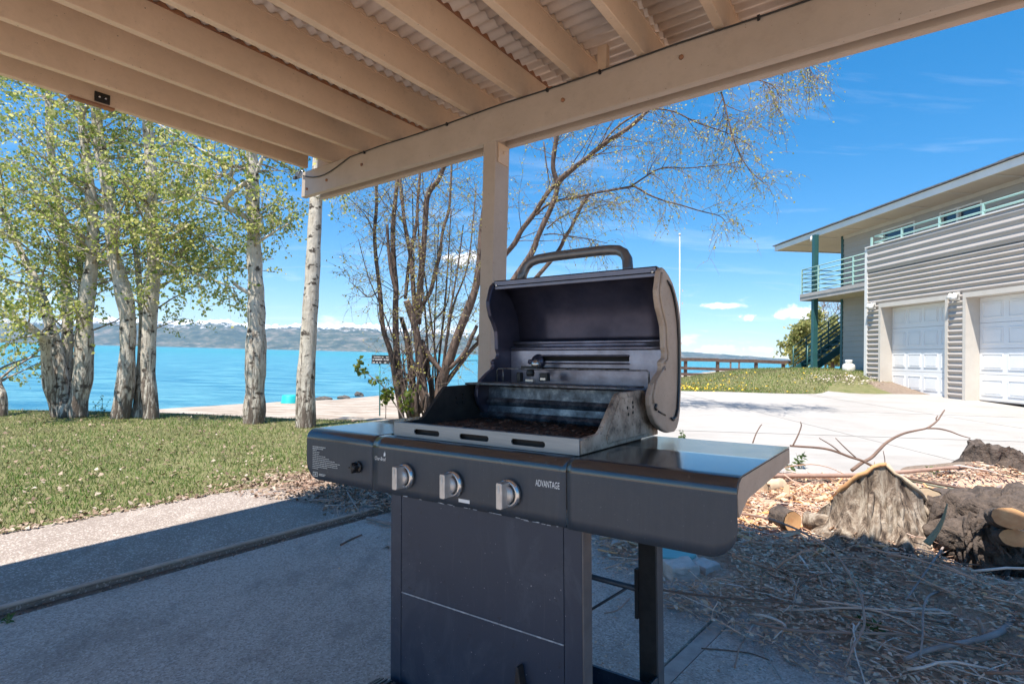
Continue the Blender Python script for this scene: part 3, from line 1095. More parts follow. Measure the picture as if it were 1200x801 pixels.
# rear beam and posts hold up the other end of the roof
mb = MB()
mb.box(PC, bd, rd, UZ, BL0, BL1, -3.06, -2.92, -0.098, BH - 0.098)
mb.build('rear_beam', M['tan_beam'], cover_o, 0.004)
for s in (1.6, -1.4):
    mb = MB()
    mb.box((PC.x, PC.y, 0), bd, rd, UZ, s, s + 0.09, -3.055, -2.925, -0.04, PC.z - 0.1)
    mb.build('post', M['tan_beam'], cover_o, 0.004)
mb = MB()
mb.box((PC.x, PC.y, 0), bd, rd, UZ, -2.51, -2.424, 0, 0.132, -0.04, PC.z - 0.001)
mb.build('post', M['tan_beam'], cover_o, 0.004)

# cable stapled along the top of the front beam
mb = MB()
cpts = []
for k in range(60):
    s = 1.86 - 4.3 * k / 59
    if s > 1.28:
        t = (1.86 - s) / 0.58
        zz = BH - 0.008 - 0.075 * math.sin(math.pi * min(1, t * 0.92 + 0.08)) ** 1.0 * (1 - 0.25 * t)
    else:
        zz = BH - 0.004 - 0.010 * abs(math.sin(s * 3.3)) * 0.6
    cpts.append(PC + bd * s - rd * 0.010 + UZ * zz)
mb.tube(cpts, 0.0042, 6)
cab = mb.build('cable', M['cable'], None, origin=cpts[20])
tag(cab, 'thin dark cable stapled along the top edge of the front beam', 'cable')
mb = MB()
for s in (1.12, 0.36, -0.33, -0.62, -1.3):
    mb.box(PC + bd * s + UZ * (BH - 0.012) - rd * 0.004, bd, -rd, UZ, -0.005, 0.005, 0, 0.012, -0.009, 0.009)
mb.build('staple', M['black'], cab)
# small black catch on the end rafter, and the metal hanger at the beam's left end
p = onz(105, 115, Rz.z + 0.03)
b_o = empty('metal_catch', (Rz + bd * 1.79 + rdz * -1.25).to_tuple(), 'small black metal catch on the outermost rafter over the lawn', 'catch')
lo = Rz + bd * 1.752 + rdz * 0
mc = (p - lo).dot(rdz)
b_o.location = lo + rdz * mc
mb = MB()
mb.box(lo + rdz * mc, bd, rdz, UZ, -0.008, -0.0005, -0.035, 0.035, 0.006, 0.058)
mb.build('catch_plate', M['black'], b_o, 0.002)
mb = MB()
for q_ in (-0.013, 0.015):
    mb.lathe(lo + rdz * (mc + q_) + UZ * 0.034 - bd * 0.008, -bd, [(0.006, 0), (0.005, 0.003)], 8)
mb.build('screw_head', M['chrome'], b_o)
mb = MB()
mb.box(lo + rdz * mc, bd, rdz, UZ, -0.004, 0.036, -0.14, 0.06, -0.012, -0.001)
mb.build('catch_bar', M['rust'], b_o, 0.002)
b_o = empty('beam_hanger', (PC + bd * 1.88 + UZ * 0.15).to_tuple(), 'dark metal hanger hook at the left end of the front beam', 'hanger')
mb = MB()
c0 = PC + bd * 1.876 + UZ * 0.16 + rd * 0.0
mb.box(c0, bd, rd, UZ, 0, 0.10, 0.0, 0.012, -0.006, 0.05)
mb.box(c0, bd, rd, UZ, 0.07, 0.10, -0.02, 0.0, -0.012, 0.012)
mb.build('hanger_arm', M['postside'], b_o, 0.002)
mb = MB()
mb.tube([c0 + bd * 0.02 + UZ * 0.02 - rd * 0.002 + (bd * math.cos(t) + UZ * math.sin(t)) * 0.028 for t in np.linspace(0, 5.0, 14)], 0.004, 6)
mb.build('hook', M['chrome'], b_o)

# ================================================================== GRILL
GP = Vector((-0.633963, 1.739793, 0.852591))
GU = Vector((0.834319, -0.550797, 0.021867))
GV = Vector((0.612045, 0.790768, 0.009363))
GW = Vector((-0.028380, 0.010131, 0.999546))


def G(u, v, w):
    return GP + GU * u + GV * v + GW * w


def gground(u, v):
    return -(G(u, v, 0).z - 0.002) / GW.z


grill = empty('gas_grill', (G(0.6, 0.22, gground(0.6, 0.22))).to_tuple(), 'black gas barbecue grill with open lid and two side shelves on the patio slab', 'grill')


def gbox(mb, u0, u1, v0, v1, w0, w1):
    return mb.hexa([G(u0, v0, w0), G(u1, v0, w0), G(u1, v1, w0), G(u0, v1, w0), G(u0, v0, w1), G(u1, v0, w1), G(u1, v1, w1), G(u0, v1, w1)])


def apron(u0, u1, bot, corner=None, back=0.458):
    """sheet: shelf top, rounded front edge, front apron; corner = 'L'/'R' rounds the outer lower corner"""
    mb = MB()
    us = list(np.linspace(u0, u1, 25))
    if corner:
        e = u0 if corner == 'L' else u1
        sg = 1 if corner == 'L' else -1
        us = sorted(set([round(x, 5) for x in us] + [round(e + sg * 0.058 * (1 - math.cos(t)), 5) for t in np.linspace(0, math.pi / 2, 9)]))
    rt = 0.03
    prof = [(back, 0.0), (0.22, 0.0), (0.03, 0.0)]
    for t in np.linspace(0, math.pi / 2, 9)[1:]:
        prof.append((0.018 - rt * math.sin(t) + 0.0, -rt * (1 - math.cos(t))))
    nfl = len(prof)
    vs, fs = [], []
    for u in us:
        b_ = bot
        if corner:
            d = abs(u - e)
            if d < 0.058:
                b_ = bot + 0.058 - math.sqrt(max(0, 0.058 ** 2 - (0.058 - d) ** 2))
        col = [G(u, a_, c_) for a_, c_ in prof]
        for k in range(1, 6):
            col.append(G(u, -0.012, -rt + (b_ + rt) * k / 5))
        vs += col
    m = nfl + 5
    for i in range(len(us) - 1):
        for k in range(m - 1):
            fs.append((i * m + k, (i + 1) * m + k, (i + 1) * m + k + 1, i * m + k + 1))
    mb.add(vs, fs, True)
    mb.nu, mb.m = len(us), m
    return mb


def solid(o, t, off_=-1):
    md = o.modifiers.new('thick', 'SOLIDIFY')
    md.thickness = t
    md.offset = off_
    return o


def two_tone(mb, name):
    o = mb.build(name, [M['gtop'], M['gblack']], grill)
    for p_ in o.data.polygons:
        if p_.index % (mb.m - 1) >= 10:
            p_.material_index = 1
    return o


# side shelves: top and apron in one pressed sheet
ls = solid(two_tone(apron(0.002, 0.3005, -0.152, 'L'), 'side_shelf'), 0.003)
mb = MB()
gbox(mb, 0.003, 0.007, 0.03, 0.455, -0.045, -0.004)
gbox(mb, 0.007, 0.30, 0.451, 0.455, -0.045, -0.004)
gbox(mb, 0.01, 0.30, 0.04, 0.06, -0.03, -0.004)
mb.build('shelf_flange', M['gblack'], ls)
rs = solid(two_tone(apron(0.9225, 1.279, -0.154, 'R'), 'side_shelf'), 0.003)
mb = MB()
mb.plate([(0.020, -0.004), (0.455, -0.004), (0.455, -0.040), (0.06, -0.052), (0.0, -0.075), (-0.006, -0.06), (-0.008, -0.03), (0.004, -0.012)], [], lambda a_, b_, t: G(t, a_, b_), 1.2795, 1.275)
mb.build('shelf_flange', M['cap'], rs)
mb = MB()
gbox(mb, 0.925, 1.275, 0.451, 0.455, -0.04, -0.004)
gbox(mb, 0.93, 1.27, 0.2, 0.22, -0.03, -0.004)
mb.build('shelf_brace', M['gblack'], rs)
# control panel between them
cp = solid(two_tone(apron(0.3022, 0.9198, -0.152, None, 0.055), 'control_panel'), 0.003)
# igniter: black button on the left apron
mb = MB()
FV = -0.0125
for r_, h0, h1 in ((0.017, 0, 0.006),):
    mb.lathe(G(0.243, FV, -0.092), -GV, [(r_, h0), (r_, h1), (0.011, 0.008), (0.011, 0.022), (0.008, 0.025)], 16)
gbox(mb, 0.2405, 0.2455, FV - 0.027, FV - 0.008, -0.107, -0.077)
gbox(mb, 0.230, 0.256, FV - 0.0265, FV - 0.008, -0.0945, -0.0895)
mb.build('igniter_button', M['black'], grill, 0.001)


# printing ---------------------------------------------------------
def text_mesh(s, size, fn, mat, name, parent, ext=0.0006, squeeze=1.0, align='LEFT', shear=0.0):
    cu = bpy.data.curves.new('t', 'FONT')
    cu.body = s
    cu.size = size
    cu.align_x = align
    cu.shear = shear
    cu.resolution_u = 3
    cu.extrude = 0.0
    tmp = bpy.data.objects.new('t', cu)
    sc.collection.objects.link(tmp)
    bpy.context.view_layer.update()
    me = bpy.data.meshes.new_from_object(tmp.evaluated_get(bpy.context.evaluated_depsgraph_get()))
    bpy.data.objects.remove(tmp)
    base = wloc(parent)
    for v_ in me.vertices:
        v_.co = fn(v_.co.x * squeeze, v_.co.y) - base
    me.name = name
    me.materials.clear()
    me.materials.append(mat)
    return link(name, me, parent)


PV = FV - 0.0008
slope = lambda u0, w0: (lambda x, y: G(u0 + x, PV, w0 + y))
text_mesh('ADVANTAGE', 0.0215, slope(0.842, -0.069), M['print'], 'lettering', cp, squeeze=0.49)
text_mesh('Char-Broil', 0.0145, slope(0.3105, -0.064), M['print'], 'lettering', cp, squeeze=0.70, shear=0.12)
mb = MB()
mb.plate([(0.346, -0.051), (0.352, -0.051), (0.3535, -0.045), (0.3505, -0.037), (0.3495, -0.043), (0.3475, -0.041)], [], lambda a_, b_, t: G(a_, t, b_), PV, PV + 0.0006)
mb.build('flame_mark', M['print'], cp)
# block of small print on the left apron: too small to read, words as short raised dashes
mb = MB()
lines = [(0.062, 1), (0.052, 1), (0.022, 0), (0.034, 0), (0.030, 0), (0.06, 0), (0.078, 0), (0.104, 0), (0.128, 0), (0.116, 0), (0.118, 0), (0.07, 0), (0.03, 0)]
for i, (ln, bold) in enumerate(lines):
    w0 = -0.050 - i * 0.0056
    u = 0.033
    while u < 0.033 + ln - 0.003:
        l_ = min(rnd.uniform(0.004, 0.013), 0.033 + ln - u)
        h_ = 0.0028 if bold else 0.0019
        gbox(mb, u, u + l_, PV, PV + 0.0006, w0 - h_, w0)
        u += l_ + 0.0022
mb.build('small_print', M['greyprint'], ls)
mb = MB()
for u0, u1, w0, w1 in ((0.035, 0.058, -0.1315, -0.1290), (0.035, 0.058, -0.1430, -0.1405), (0.035, 0.0372, -0.1405, -0.1315), (0.0558, 0.058, -0.1405, -0.1315), (0.043, 0.051, -0.1385, -0.1335), (0.064, 0.095, -0.134, -0.1322), (0.064, 0.09, -0.138, -0.1362)):
    gbox(mb, u0, u1, PV, PV + 0.0006, w0, w1)
mb.build('print_emblem', M['greyprint'], ls)
mb = MB()
gbox(mb, 0.615, 0.650, PV, PV + 0.0006, -0.1385, -0.1300)
mb.build('small_label', M['print'], cp, 0)

# knobs -------------------------------------------------------------
kz = -0.0955
for ku in (0.432, 0.598, 0.770):
    kb = empty('burner_knob', (G(ku, FV, kz)).to_tuple(), None, None)
    kb.parent = grill
    kb.location = G(ku, FV, kz) - grill.location
    mb = MB()
    mb.lathe(G(ku, FV, kz), -GV, [(0.034, 0), (0.034, 0.006), (0.031, 0.0125), (0.0255, 0.014), (0.025, 0.010), (0.002, 0.010)], 36)
    mb.build('bezel', M['chrome'], kb)
    mb = MB()
    mb.lathe(G(ku, FV - 0.009, kz), -GV, [(0.0225, 0), (0.0225, 0.008), (0.021, 0.012), (0.001, 0.013)], 32)
    mb.build('dial', M['knob'], kb)
    mb = MB()
    hw = 0.0075
    pl = [(-hw, -0.030), (hw, -0.030), (hw + 0.001, -0.026), (hw + 0.001, 0.026), (hw, 0.030), (-hw, 0.030), (-hw - 0.001, 0.026), (-hw - 0.001, -0.026)]
    mb.plate(pl, [], lambda a_, b_, t: G(ku + a_, FV - t, kz + b_), 0.010, 0.042)
    mb.build('grip', M['knob'], kb, 0.0022)
    mb = MB()
    gbox(mb, ku - 0.0018, ku + 0.0018, FV - 0.0428, FV - 0.042, kz + 0.008, kz + 0.024)
    mb.build('pointer_mark', M['greyprint'], kb)

# stainless trim in front of the cooking grate, with three slots -----
FT0, FT1 = 0.0345, 0.0385


def rrect(x0, x1, y0, y1, r, n=6):
    pts_ = []
    for cx_, cy_, a0 in ((x1 - r, y0 + r, -90), (x1 - r, y1 - r, 0), (x0 + r, y1 - r, 90), (x0 + r, y0 + r, 180)):
        for k in range(n + 1):
            t = math.radians(a0 + 90 * k / n)
            pts_.append((cx_ + r * math.cos(t), cy_ + r * math.sin(t)))
    return pts_


mb = MB()
holes = [rrect(a_, b_, 0.0105, 0.0255, 0.0074)[::-1] for a_, b_ in ((0.413, 0.506), (0.576, 0.671), (0.740, 0.837))]
mb.plate([(0.335, 0.001), (0.9265, 0.001), (0.9265, 0.039), (0.335, 0.039)], holes, lambda a_, b_, t: G(a_, t, b_), FT0, FT1)
gbox(mb, 0.335, 0.9265, FT1 + 0.0005, 0.055, 0.034, 0.0385)
tr = mb.build('front_trim', M['steel'], grill)
mb = MB()
gbox(mb, 0.34, 0.92, 0.052, 0.056, 0.0, 0.0335)
mb.build('slot_backing', M['soot'], tr)

# side panels of the firebox -----------------------------------------
PP = [(0.045, 0.001), (0.045, 0.037), (0.130, 0.040), (0.144, 0.048), (0.222, 0.126), (0.236, 0.134), (0.385, 0.136), (0.399, 0.130), (0.404, 0.085), (0.418, 0.062), (0.470, 0.052), (0.484, 0.043), (0.488, 0.001)]
PR = [(0.165, 0.030), (0.232, 0.112), (0.244, 0.121), (0.322, 0.121), (0.333, 0.112), (0.352, 0.062), (0.372, 0.045), (0.44, 0.036), (0.44, 0.012), (0.17, 0.012)]
for uo, ui, sgn in ((0.9265, 0.914, 1), (0.3345, 0.347, -1)):
    mb = MB()
    hl = []
    for cx_, cy_ in ((0.279, 0.094), (0.284, 0.078), (0.310, 0.104), (0.311, 0.092), (0.309, 0.079)):
        hl.append([(cx_ + 0.0042 * math.cos(t), cy_ + 0.0055 * math.sin(t)) for t in np.linspace(2 * math.pi, 0, 9)[:-1]])
    mb.plate(PP, hl if sgn < 0 else [], lambda a_, b_, t: G(t, a_, b_), uo, ui)
    sp = mb.build('firebox_side', M['cast'] if sgn > 0 else M['soot'], grill, 0.0025 if sgn > 0 else 0)
    if sgn > 0:
        mb = MB()
        mb.plate(PR, [], lambda a_, b_, t: G(t, a_, b_), uo + 0.0035, uo - 0.001)
        mb.build('raised_plate', M['cast'], sp, 0.003)
        mb = MB()
        for cx_, cy_ in ((0.279, 0.094), (0.284, 0.076), (0.310, 0.106), (0.312, 0.094), (0.311, 0.079)):
            mb.lathe(G(uo + 0.003, cx_, cy_), GU, [(0.0045, 0), (0.0045, 0.0014), (0.003, 0.0016)], 10)
        mb.build('side_holes', M['soot'], sp)
# firebox: sloped inner walls, rear wall with two pressed steps
mb = MB()
gbox(mb, 0.349, 0.353, 0.056, 0.40, -0.13, 0.03)
gbox(mb, 0.908, 0.912, 0.056, 0.40, -0.13, 0.03)
gbox(mb, 0.349, 0.912, 0.058, 0.062, -0.13, 0.03)
gbox(mb, 0.349, 0.912, 0.062, 0.40, -0.135, -0.131)
mb.build('firebox_tray', M['soot'], grill)
mb = MB()
prof = [(0.402, -0.13), (0.402, 0.020), (0.394, 0.026), (0.391, 0.034), (0.396, 0.040), (0.403, 0.046), (0.405, 0.066), (0.397, 0.072), (0.394, 0.080), (0.399, 0.086), (0.406, 0.092), (0.408, 0.128), (0.420, 0.133), (0.47, 0.133)]
vs, fs = [], []
for u in (0.350, 0.911):
    vs += [G(u, a_, b_) for a_, b_ in prof]
m = len(prof)
for k in range(m - 1):
    fs.append((k, k + 1, m + k + 1, m + k))
mb.add(vs, fs)
solid(mb.build('firebox_rear', M['firebox'], grill), 0.003)
# heat tents and burners under the grate
for uu in (0.45, 0.63, 0.81):
    mb = MB()
    mb.add([G(uu - 0.045, 0.07, -0.06), G(uu, 0.07, -0.025), G(uu + 0.045, 0.07, -0.06), G(uu - 0.045, 0.39, -0.06), G(uu, 0.39, -0.025), G(uu + 0.045, 0.39, -0.06)], [(0, 1, 4, 3), (1, 2, 5, 4), (0, 2, 1), (3, 4, 5)])
    mb.build('heat_tent', M['soot'], grill)
# cooking grate
mb = MB()
for k in range(36):
    u = 0.359 + (0.902 - 0.359) * k / 35
    mb.tube([G(u, 0.063, 0.0205), G(u, 0.23, 0.0205), G(u, 0.398, 0.0205)], 0.0032, 5)
for v_ in (0.066, 0.14, 0.235, 0.33, 0.394):
    mb.tube([G(0.356, v_, 0.0145), G(0.905, v_, 0.0145)], 0.0035, 5)
# crust and grease lumps baked on the rods
for k in range(150):
    u, v_ = rnd.uniform(0.36, 0.90), rnd.uniform(0.075, 0.38)
    u = 0.359 + round((u - 0.359) / (0.543 / 35)) * (0.543 / 35)
    l_ = rnd.uniform(0.006, 0.035)
    mb.tube([G(u, v_, 0.0225), G(u + rnd.uniform(-0.003, 0.003), v_ + l_, 0.0235)], rnd.uniform(0.0025, 0.0045), 4)
tag(mb.build('cooking_grate', M['grate'], grill), kind='stuff')
# warming rack: wires across the depth, front bar, raised back rail on legs
mb = MB()
mb.tube([G(0.352, 0.318, 0.1405), G(0.905, 0.318, 0.1405)], 0.0035, 6)
mb.tube([G(0.352, 0.44, 0.1405), G(0.905, 0.44, 0.1405)], 0.003, 6)
for k in range(72):
    u = 0.356 + 0.545 * k / 71
    mb.tube([G(u, 0.316, 0.1425), G(u, 0.442, 0.1425)], 0.0019, 4)
rk = mb.build('warming_rack', M['rackwire'], grill)
mb = MB()
mb.tube([G(0.385, 0.44, 0.142), G(0.385, 0.44, 0.184), G(0.392, 0.44, 0.189), G(0.915, 0.44, 0.189), G(0.921, 0.44, 0.184), G(0.921, 0.44, 0.145)], 0.0027, 6)
mb.tube([G(0.41, 0.44, 0.142), G(0.41, 0.44, 0.188)], 0.0022, 5)
mb.build('back_rail', M['rackwire'], rk)

# open lid ------------------------------------------------------------
CO = [(0.447, 0.4875), (0.468, 0.483), (0.494, 0.471), (0.525, 0.451), (0.546, 0.428), (0.570, 0.392), (0.583, 0.351), (0.589, 0.29), (0.588, 0.229), (0.585, 0.165), (0.579, 0.108), (0.571, 0.066), (0.560, 0.036), (0.545, 0.017), (0.524, 0.008), (0.470, 0.010), (0.440, 0.018),
      (0.421, 0.026), (0.385, 0.045), (0.362, 0.070), (0.350, 0.097), (0.350, 0.122), (0.372, 0.153), (0.402, 0.173), (0.431, 0.188), (0.437, 0.199), (0.432, 0.213), (0.444, 0.221), (0.458, 0.224), (0.464, 0.238), (0.456, 0.256), (0.455, 0.29), (0.452, 0.317), (0.437, 0.345), (0.421, 0.368), (0.411, 0.40), (0.410, 0.418), (0.424, 0.462), (0.430, 0.475)]
lid = empty('lid', (G(0.65, 0.5, 0.25)).to_tuple(), None, None)
lid.parent = grill
lid.location = G(0.65, 0.5, 0.25) - grill.location
for u0, u1, mt in ((0.946, 0.962, 'cap'), (0.360, 0.3755, 'lid_in')):
    mb = MB()
    mb.plate(CO, [], lambda a_, b_, t: G(t, a_, b_), u0, u1)
    ec = mb.build('end_cap', M[mt], lid, 0.004)
    if mt == 'cap':
        # pressed rib and groove that follow the outer edge, rolled front edge, rivets
        rib = [(0.474, 0.452), (0.500, 0.438), (0.522, 0.412), (0.540, 0.375), (0.553, 0.33), (0.558, 0.275), (0.557, 0.20), (0.551, 0.13), (0.541, 0.075), (0.527, 0.052), (0.505, 0.045), (0.488, 0.052)]
        mb = MB()
        mb.tube([G(u1 + 0.0028, a_, b_) for a_, b_ in rib], [0.002] + [0.0045] * (len(rib) - 2) + [0.002], 8)
        mb.build('cap_rib', M['lid_out'], lid)
        mb = MB()
        fr = [(0.430, 0.47), (0.417, 0.42), (0.419, 0.40), (0.430, 0.368), (0.446, 0.343), (0.461, 0.317), (0.464, 0.29), (0.465, 0.258), (0.473, 0.240), (0.466, 0.219), (0.444, 0.211)]
        mb.tube([G(u1 + 0.002, a_ + 0.007, b_) for a_, b_ in fr], 0.0035, 7)
        fr = [(0.440, 0.200), (0.410, 0.182), (0.378, 0.160), (0.359, 0.123), (0.360, 0.10)]
        mb.tube([G(u1 + 0.002, a_ + 0.009, b_) for a_, b_ in fr], 0.003, 7)
        mb.build('cap_bead', M['cap'], lid)
        mb = MB()
        mb.lathe(G(u1, 0.452, 0.197), GU, [(0.006, 0), (0.006, 0.002), (0.003, 0.003)], 10)
        mb.lathe(G(u1, 0.385, 0.09), GU, [(0.010, 0), (0.010, 0.004), (0.004, 0.005)], 12)
        mb.tube([G(u1, 0.40, 0.078), G(u1, 0.452, 0.062)], 0.0028, 6)
        mb.build('hinge_rivet', M['lid_out'], lid)
# curved shell between the caps
sh = [(0.440, 0.470), (0.442, 0.4895), (0.470, 0.4855), (0.497, 0.4735), (0.529, 0.4535), (0.550, 0.430), (0.574, 0.393), (0.587, 0.351), (0.593, 0.29), (0.592, 0.229), (0.589, 0.165), (0.583, 0.108), (0.575, 0.064), (0.563, 0.033)]
vs, fs = [], []
for u in np.linspace(0.374, 0.947, 9):
    vs += [G(u, a_, b_) for a_, b_ in sh]
m = len(sh)
for i in range(8):
    for k in range(m - 1):
        fs.append((i * m + k, i * m + k + 1, (i + 1) * m + k + 1, (i + 1) * m + k))
mb = MB().add(vs, fs, True)
o = mb.build('shell', M['lid_out'], lid)
solid(o, 0.002, 1)
# inner lining of the lid with the ridge across it, and the louvred back panel below
def liner(prof, name, mat, u0=0.3765, u1=0.945, smooth=True):
    vs, fs = [], []
    for u in np.linspace(u0, u1, 5):
        vs += [G(u, a_, b_) for a_, b_ in prof]
    m = len(prof)
    for i in range(4):
        for k in range(m - 1):
            fs.append((i * m + k, i * m + k + 1, (i + 1) * m + k + 1, (i + 1) * m + k))
    mb = MB().add(vs, fs, smooth)
    return solid(mb.build(name, M[mat], lid), 0.002)


liner([(0.443, 0.462), (0.47, 0.478), (0.497, 0.4655), (0.524, 0.446), (0.544, 0.424), (0.566, 0.388), (0.578, 0.349), (0.584, 0.30), (0.584, 0.275)], 'inner_lining', 'lid_in')
mb = MB()
gbox(mb, 0.3765, 0.945, 0.4385, 0.4425, 0.461, 0.488)
gbox(mb, 0.3765, 0.945, 0.4425, 0.46, 0.4865, 0.4885)
lip = mb.build('front_lip', M['lid_lip'], lid, 0.001)
mb = MB()
for uu in (0.384, 0.936):
    mb.lathe(G(uu, 0.438, 0.475), -GV, [(0.005, 0), (0.005, 0.002), (0.002, 0.003)], 10)
mb.build('lip_rivet', M['chrome'], lid)
liner([(0.582, 0.276), (0.548, 0.283), (0.540, 0.280), (0.548, 0.274), (0.556, 0.270), (0.548, 0.266), (0.530, 0.262), (0.526, 0.256), (0.532, 0.251), (0.536, 0.249)], 'ridge', 'rear')
mb = MB()
hs_ = [rrect(0.478, 0.820, 0.2145, 0.2340, 0.001, 1)[::-1], rrect(0.478, 0.820, 0.1855, 0.193, 0.001, 1)[::-1]]
mb.plate([(0.377, 0.020), (0.945, 0.020), (0.945, 0.250), (0.377, 0.250)], hs_, lambda a_, b_, t: G(a_, t, b_), 0.530, 0.534)
bp = mb.build('back_panel', M['rear'], lid)
mb = MB()
gbox(mb, 0.45, 0.85, 0.548, 0.55, 0.17, 0.245)
mb.build('louvre_backing', M['soot'], lid)
mb = MB()
for q0 in (0.236, 0.2105):
    mb.add([G(0.478, 0.530, q0), G(0.820, 0.530, q0), G(0.820, 0.520, q0 - 0.004), G(0.478, 0.520, q0 - 0.004)], [(0, 1, 2, 3)])
solid(mb.build('louvre_hood', M['rear'], lid), 0.002)
# thermometer stem and igniter cluster behind the rack
mb = MB()
mb.lathe(G(0.49, 0.528, 0.212), -GV, [(0.027, 0), (0.024, 0.008), (0.010, 0.014), (0.008, 0.05)], 18)
mb.build('thermometer_plate', M['lid_in'], lid)
mb = MB()
mb.lathe(G(0.525, 0.47, 0.205), (-GV + GU * 0.25), [(0.004, 0), (0.014, 0.004), (0.0165, 0.012), (0.013, 0.022), (0.004, 0.027)], 16)
mb.build('thermometer_cap', M['chrome'], lid)
mb = MB()
gbox(mb, 0.470, 0.540, 0.455, 0.475, 0.185, 0.198)
mb.lathe(G(0.505, 0.46, 0.186), GW, [(0.013, -0.022), (0.015, -0.01), (0.010, 0.005)], 12)
gbox(mb, 0.545, 0.575, 0.452, 0.47, 0.150, 0.176)
gbox(mb, 0.455, 0.47, 0.452, 0.47, 0.145, 0.176)
mb.build('thermometer_bracket', M['black'], lid, 0.002)
mb = MB()
gbox(mb, 0.49, 0.52, 0.452, 0.468, 0.146, 0.154)
gbox(mb, 0.548, 0.568, 0.4515, 0.4525, 0.152, 0.16)
mb.build('bracket_clip', M['chrome'], lid, 0.001)
# handle: bent tube on the lid's outside
mb = MB()
ctrl = [(0.437, 0.500, 0.478), (0.441, 0.512, 0.52), (0.452, 0.517, 0.545), (0.470, 0.520, 0.560), (0.498, 0.521, 0.567), (0.56, 0.521, 0.570), (0.64, 0.521, 0.571), (0.72, 0.521, 0.571), (0.762, 0.521, 0.570), (0.792, 0.520, 0.566), (0.812, 0.518, 0.554), (0.824, 0.514, 0.534), (0.830, 0.505, 0.505), (0.833, 0.500, 0.478)]
mb.tube([G(*p_) for p_ in ctrl], 0.0165, 14)
mb.build('lid_handle', M['handle'], lid)

# cart ----------------------------------------------------------------
wb = gground(0.5, 0)
# left and right front uprights (folded sheet), door between
for nm, u0, u1 in (('cart_post', 0.366, 0.4045), ('cart_post', 0.9085, 0.953)):
    mb = MB()
    gbox(mb, u0, u1, -0.004, 0.006, wb + 0.03, -0.150)
    gbox(mb, (u0 if u0 < 0.5 else u1 - 0.004), (u0 + 0.004 if u0 < 0.5 else u1), 0.0062, 0.03, wb + 0.03, -0.150)
    cpst = mb.build(nm, M['cart'], grill, 0.0015)
    if u0 > 0.5:
        mb = MB()
        gbox(mb, u1 + 0.0005, u1 + 0.004, -0.004, 0.032, wb + 0.03, -0.150)
        mb.build('post_side', M['postside'], cpst)
    mb = MB()
    mb.lathe(G((u0 + u1) / 2, 0.012, wb), GW, [(0.018, 0), (0.02, 0.008), (0.012, 0.03)], 12)
    mb.build('foot', M['black'], cpst)
door = empty('cart_door', (G(0.65, 0, -0.45)).to_tuple(), None, None)
door.parent = grill
door.location = G(0.65, 0, -0.45) - grill.location
mb = MB()
gbox(mb, 0.406, 0.907, -0.003, 0.006, -0.4138, -0.154)
mb.build('upper_panel', M['cart'], door, 0.0012)
mb = MB()
gbox(mb, 0.406, 0.907, -0.003, 0.006, wb + 0.06, -0.4162)
mb.build('lower_panel', M['cart'], door, 0.0012)
mb = MB()
# worn bright line along the fold
n_ = 40
vs, fs = [], []
for i in range(n_ + 1):
    u = 0.4065 + 0.5 * i / n_
    t_ = 0.0012 + 0.0014 * abs(mn.noise(Vector((i * 0.5, 2, 0))))
    vs += [G(u, -0.0036, -0.4150 - t_), G(u, -0.0036, -0.4150 + t_), G(u, 0.004, -0.4150 + t_), G(u, 0.004, -0.4150 - t_)]
for i in range(n_):
    for k in range(4):
        k2 = (k + 1) % 4
        fs.append((4 * i + k, 4 * i + k2, 4 * i + 4 + k2, 4 * i + 4 + k))
mb.add(vs, fs)
mb.build('worn_fold', M['wear'], door)
mb = MB()
mb.plate([(0.799 - 0.018, -0.56), (0.799 + 0.020, -0.56), (0.799 + 0.006, -0.515), (0.7985 + 0.002, -0.487), (0.7965 - 0.002, -0.486), (0.7945 - 0.003, -0.515)], [], lambda a_, b_, t: G(a_, t, b_), -0.026, -0.0035)
mb.build('door_handle', M['black'], door, 0.003)
mb = MB()
for k in range(26):
    gu = rnd.choice([rnd.uniform(0.40, 0.9)])
    ww = -0.1535 - rnd.uniform(0, 0.0035)
    gbox(mb, gu, gu + rnd.uniform(0.002, 0.022), FV - 0.0006, FV - 0.0001, ww + 0.0028, ww + 0.0042)
mb.build('chipped_edge', M['wear'], cp)
# back legs, stretchers, tray, rod
for u0, u1 in ((0.888, 0.938), (0.37, 0.42)):
    wbb = gground((u0 + u1) / 2, 0.435)
    mb = MB()
    gbox(mb, u0, u1, 0.427, 0.433, wbb + 0.02, -0.04)
    gbox(mb, u1 - 0.004, u1, 0.4332, 0.468, wbb + 0.02, -0.04)
    lg = mb.build('back_leg', M['soot'], grill, 0.001)
    if u0 > 0.5:
        mb = MB()
        gbox(mb, u1 + 0.0005, u1 + 0.005, 0.428, 0.468, wbb + 0.02, -0.04)
        mb.build('leg_side', M['postside'], lg)
        mb = MB()
        gbox(mb, u0 - 0.010, u0 - 0.0005, 0.422, 0.44, -0.52, -0.38)
        mb.build('leg_bracket', M['soot'], lg)
        mb = MB()
        mb.add([G(u1 - 0.002, 0.426, -0.70), G(u1 - 0.002, 0.426, -0.76), G(u1 - 0.03, 0.426, -0.86), G(u1 + 0.002, 0.426, -0.86)], [(0, 1, 2, 3)])
        solid(mb.build('leg_gusset', M['cart'], lg), 0.003)
    mb = MB()
    mb.lathe(G((u0 + u1) / 2, 0.44, wbb), GW, [(0.018, 0), (0.02, 0.008), (0.012, 0.03)], 12)
    mb.build('foot', M['black'], lg)
mb = MB()
mb.tube([G(0.40, 0.43, -0.428), G(0.879, 0.43, -0.438)], 0.0085, 8)
mb.build('back_stretcher', M['gblack'], grill)
mb = MB()
mb.tube([G(0.60, 0.40, -0.63), G(0.73, 0.425, -0.538), G(0.852, 0.425, -0.442)], 0.0042, 6)
mb.build('tie_rod', M['gblack'], grill)
mb = MB()
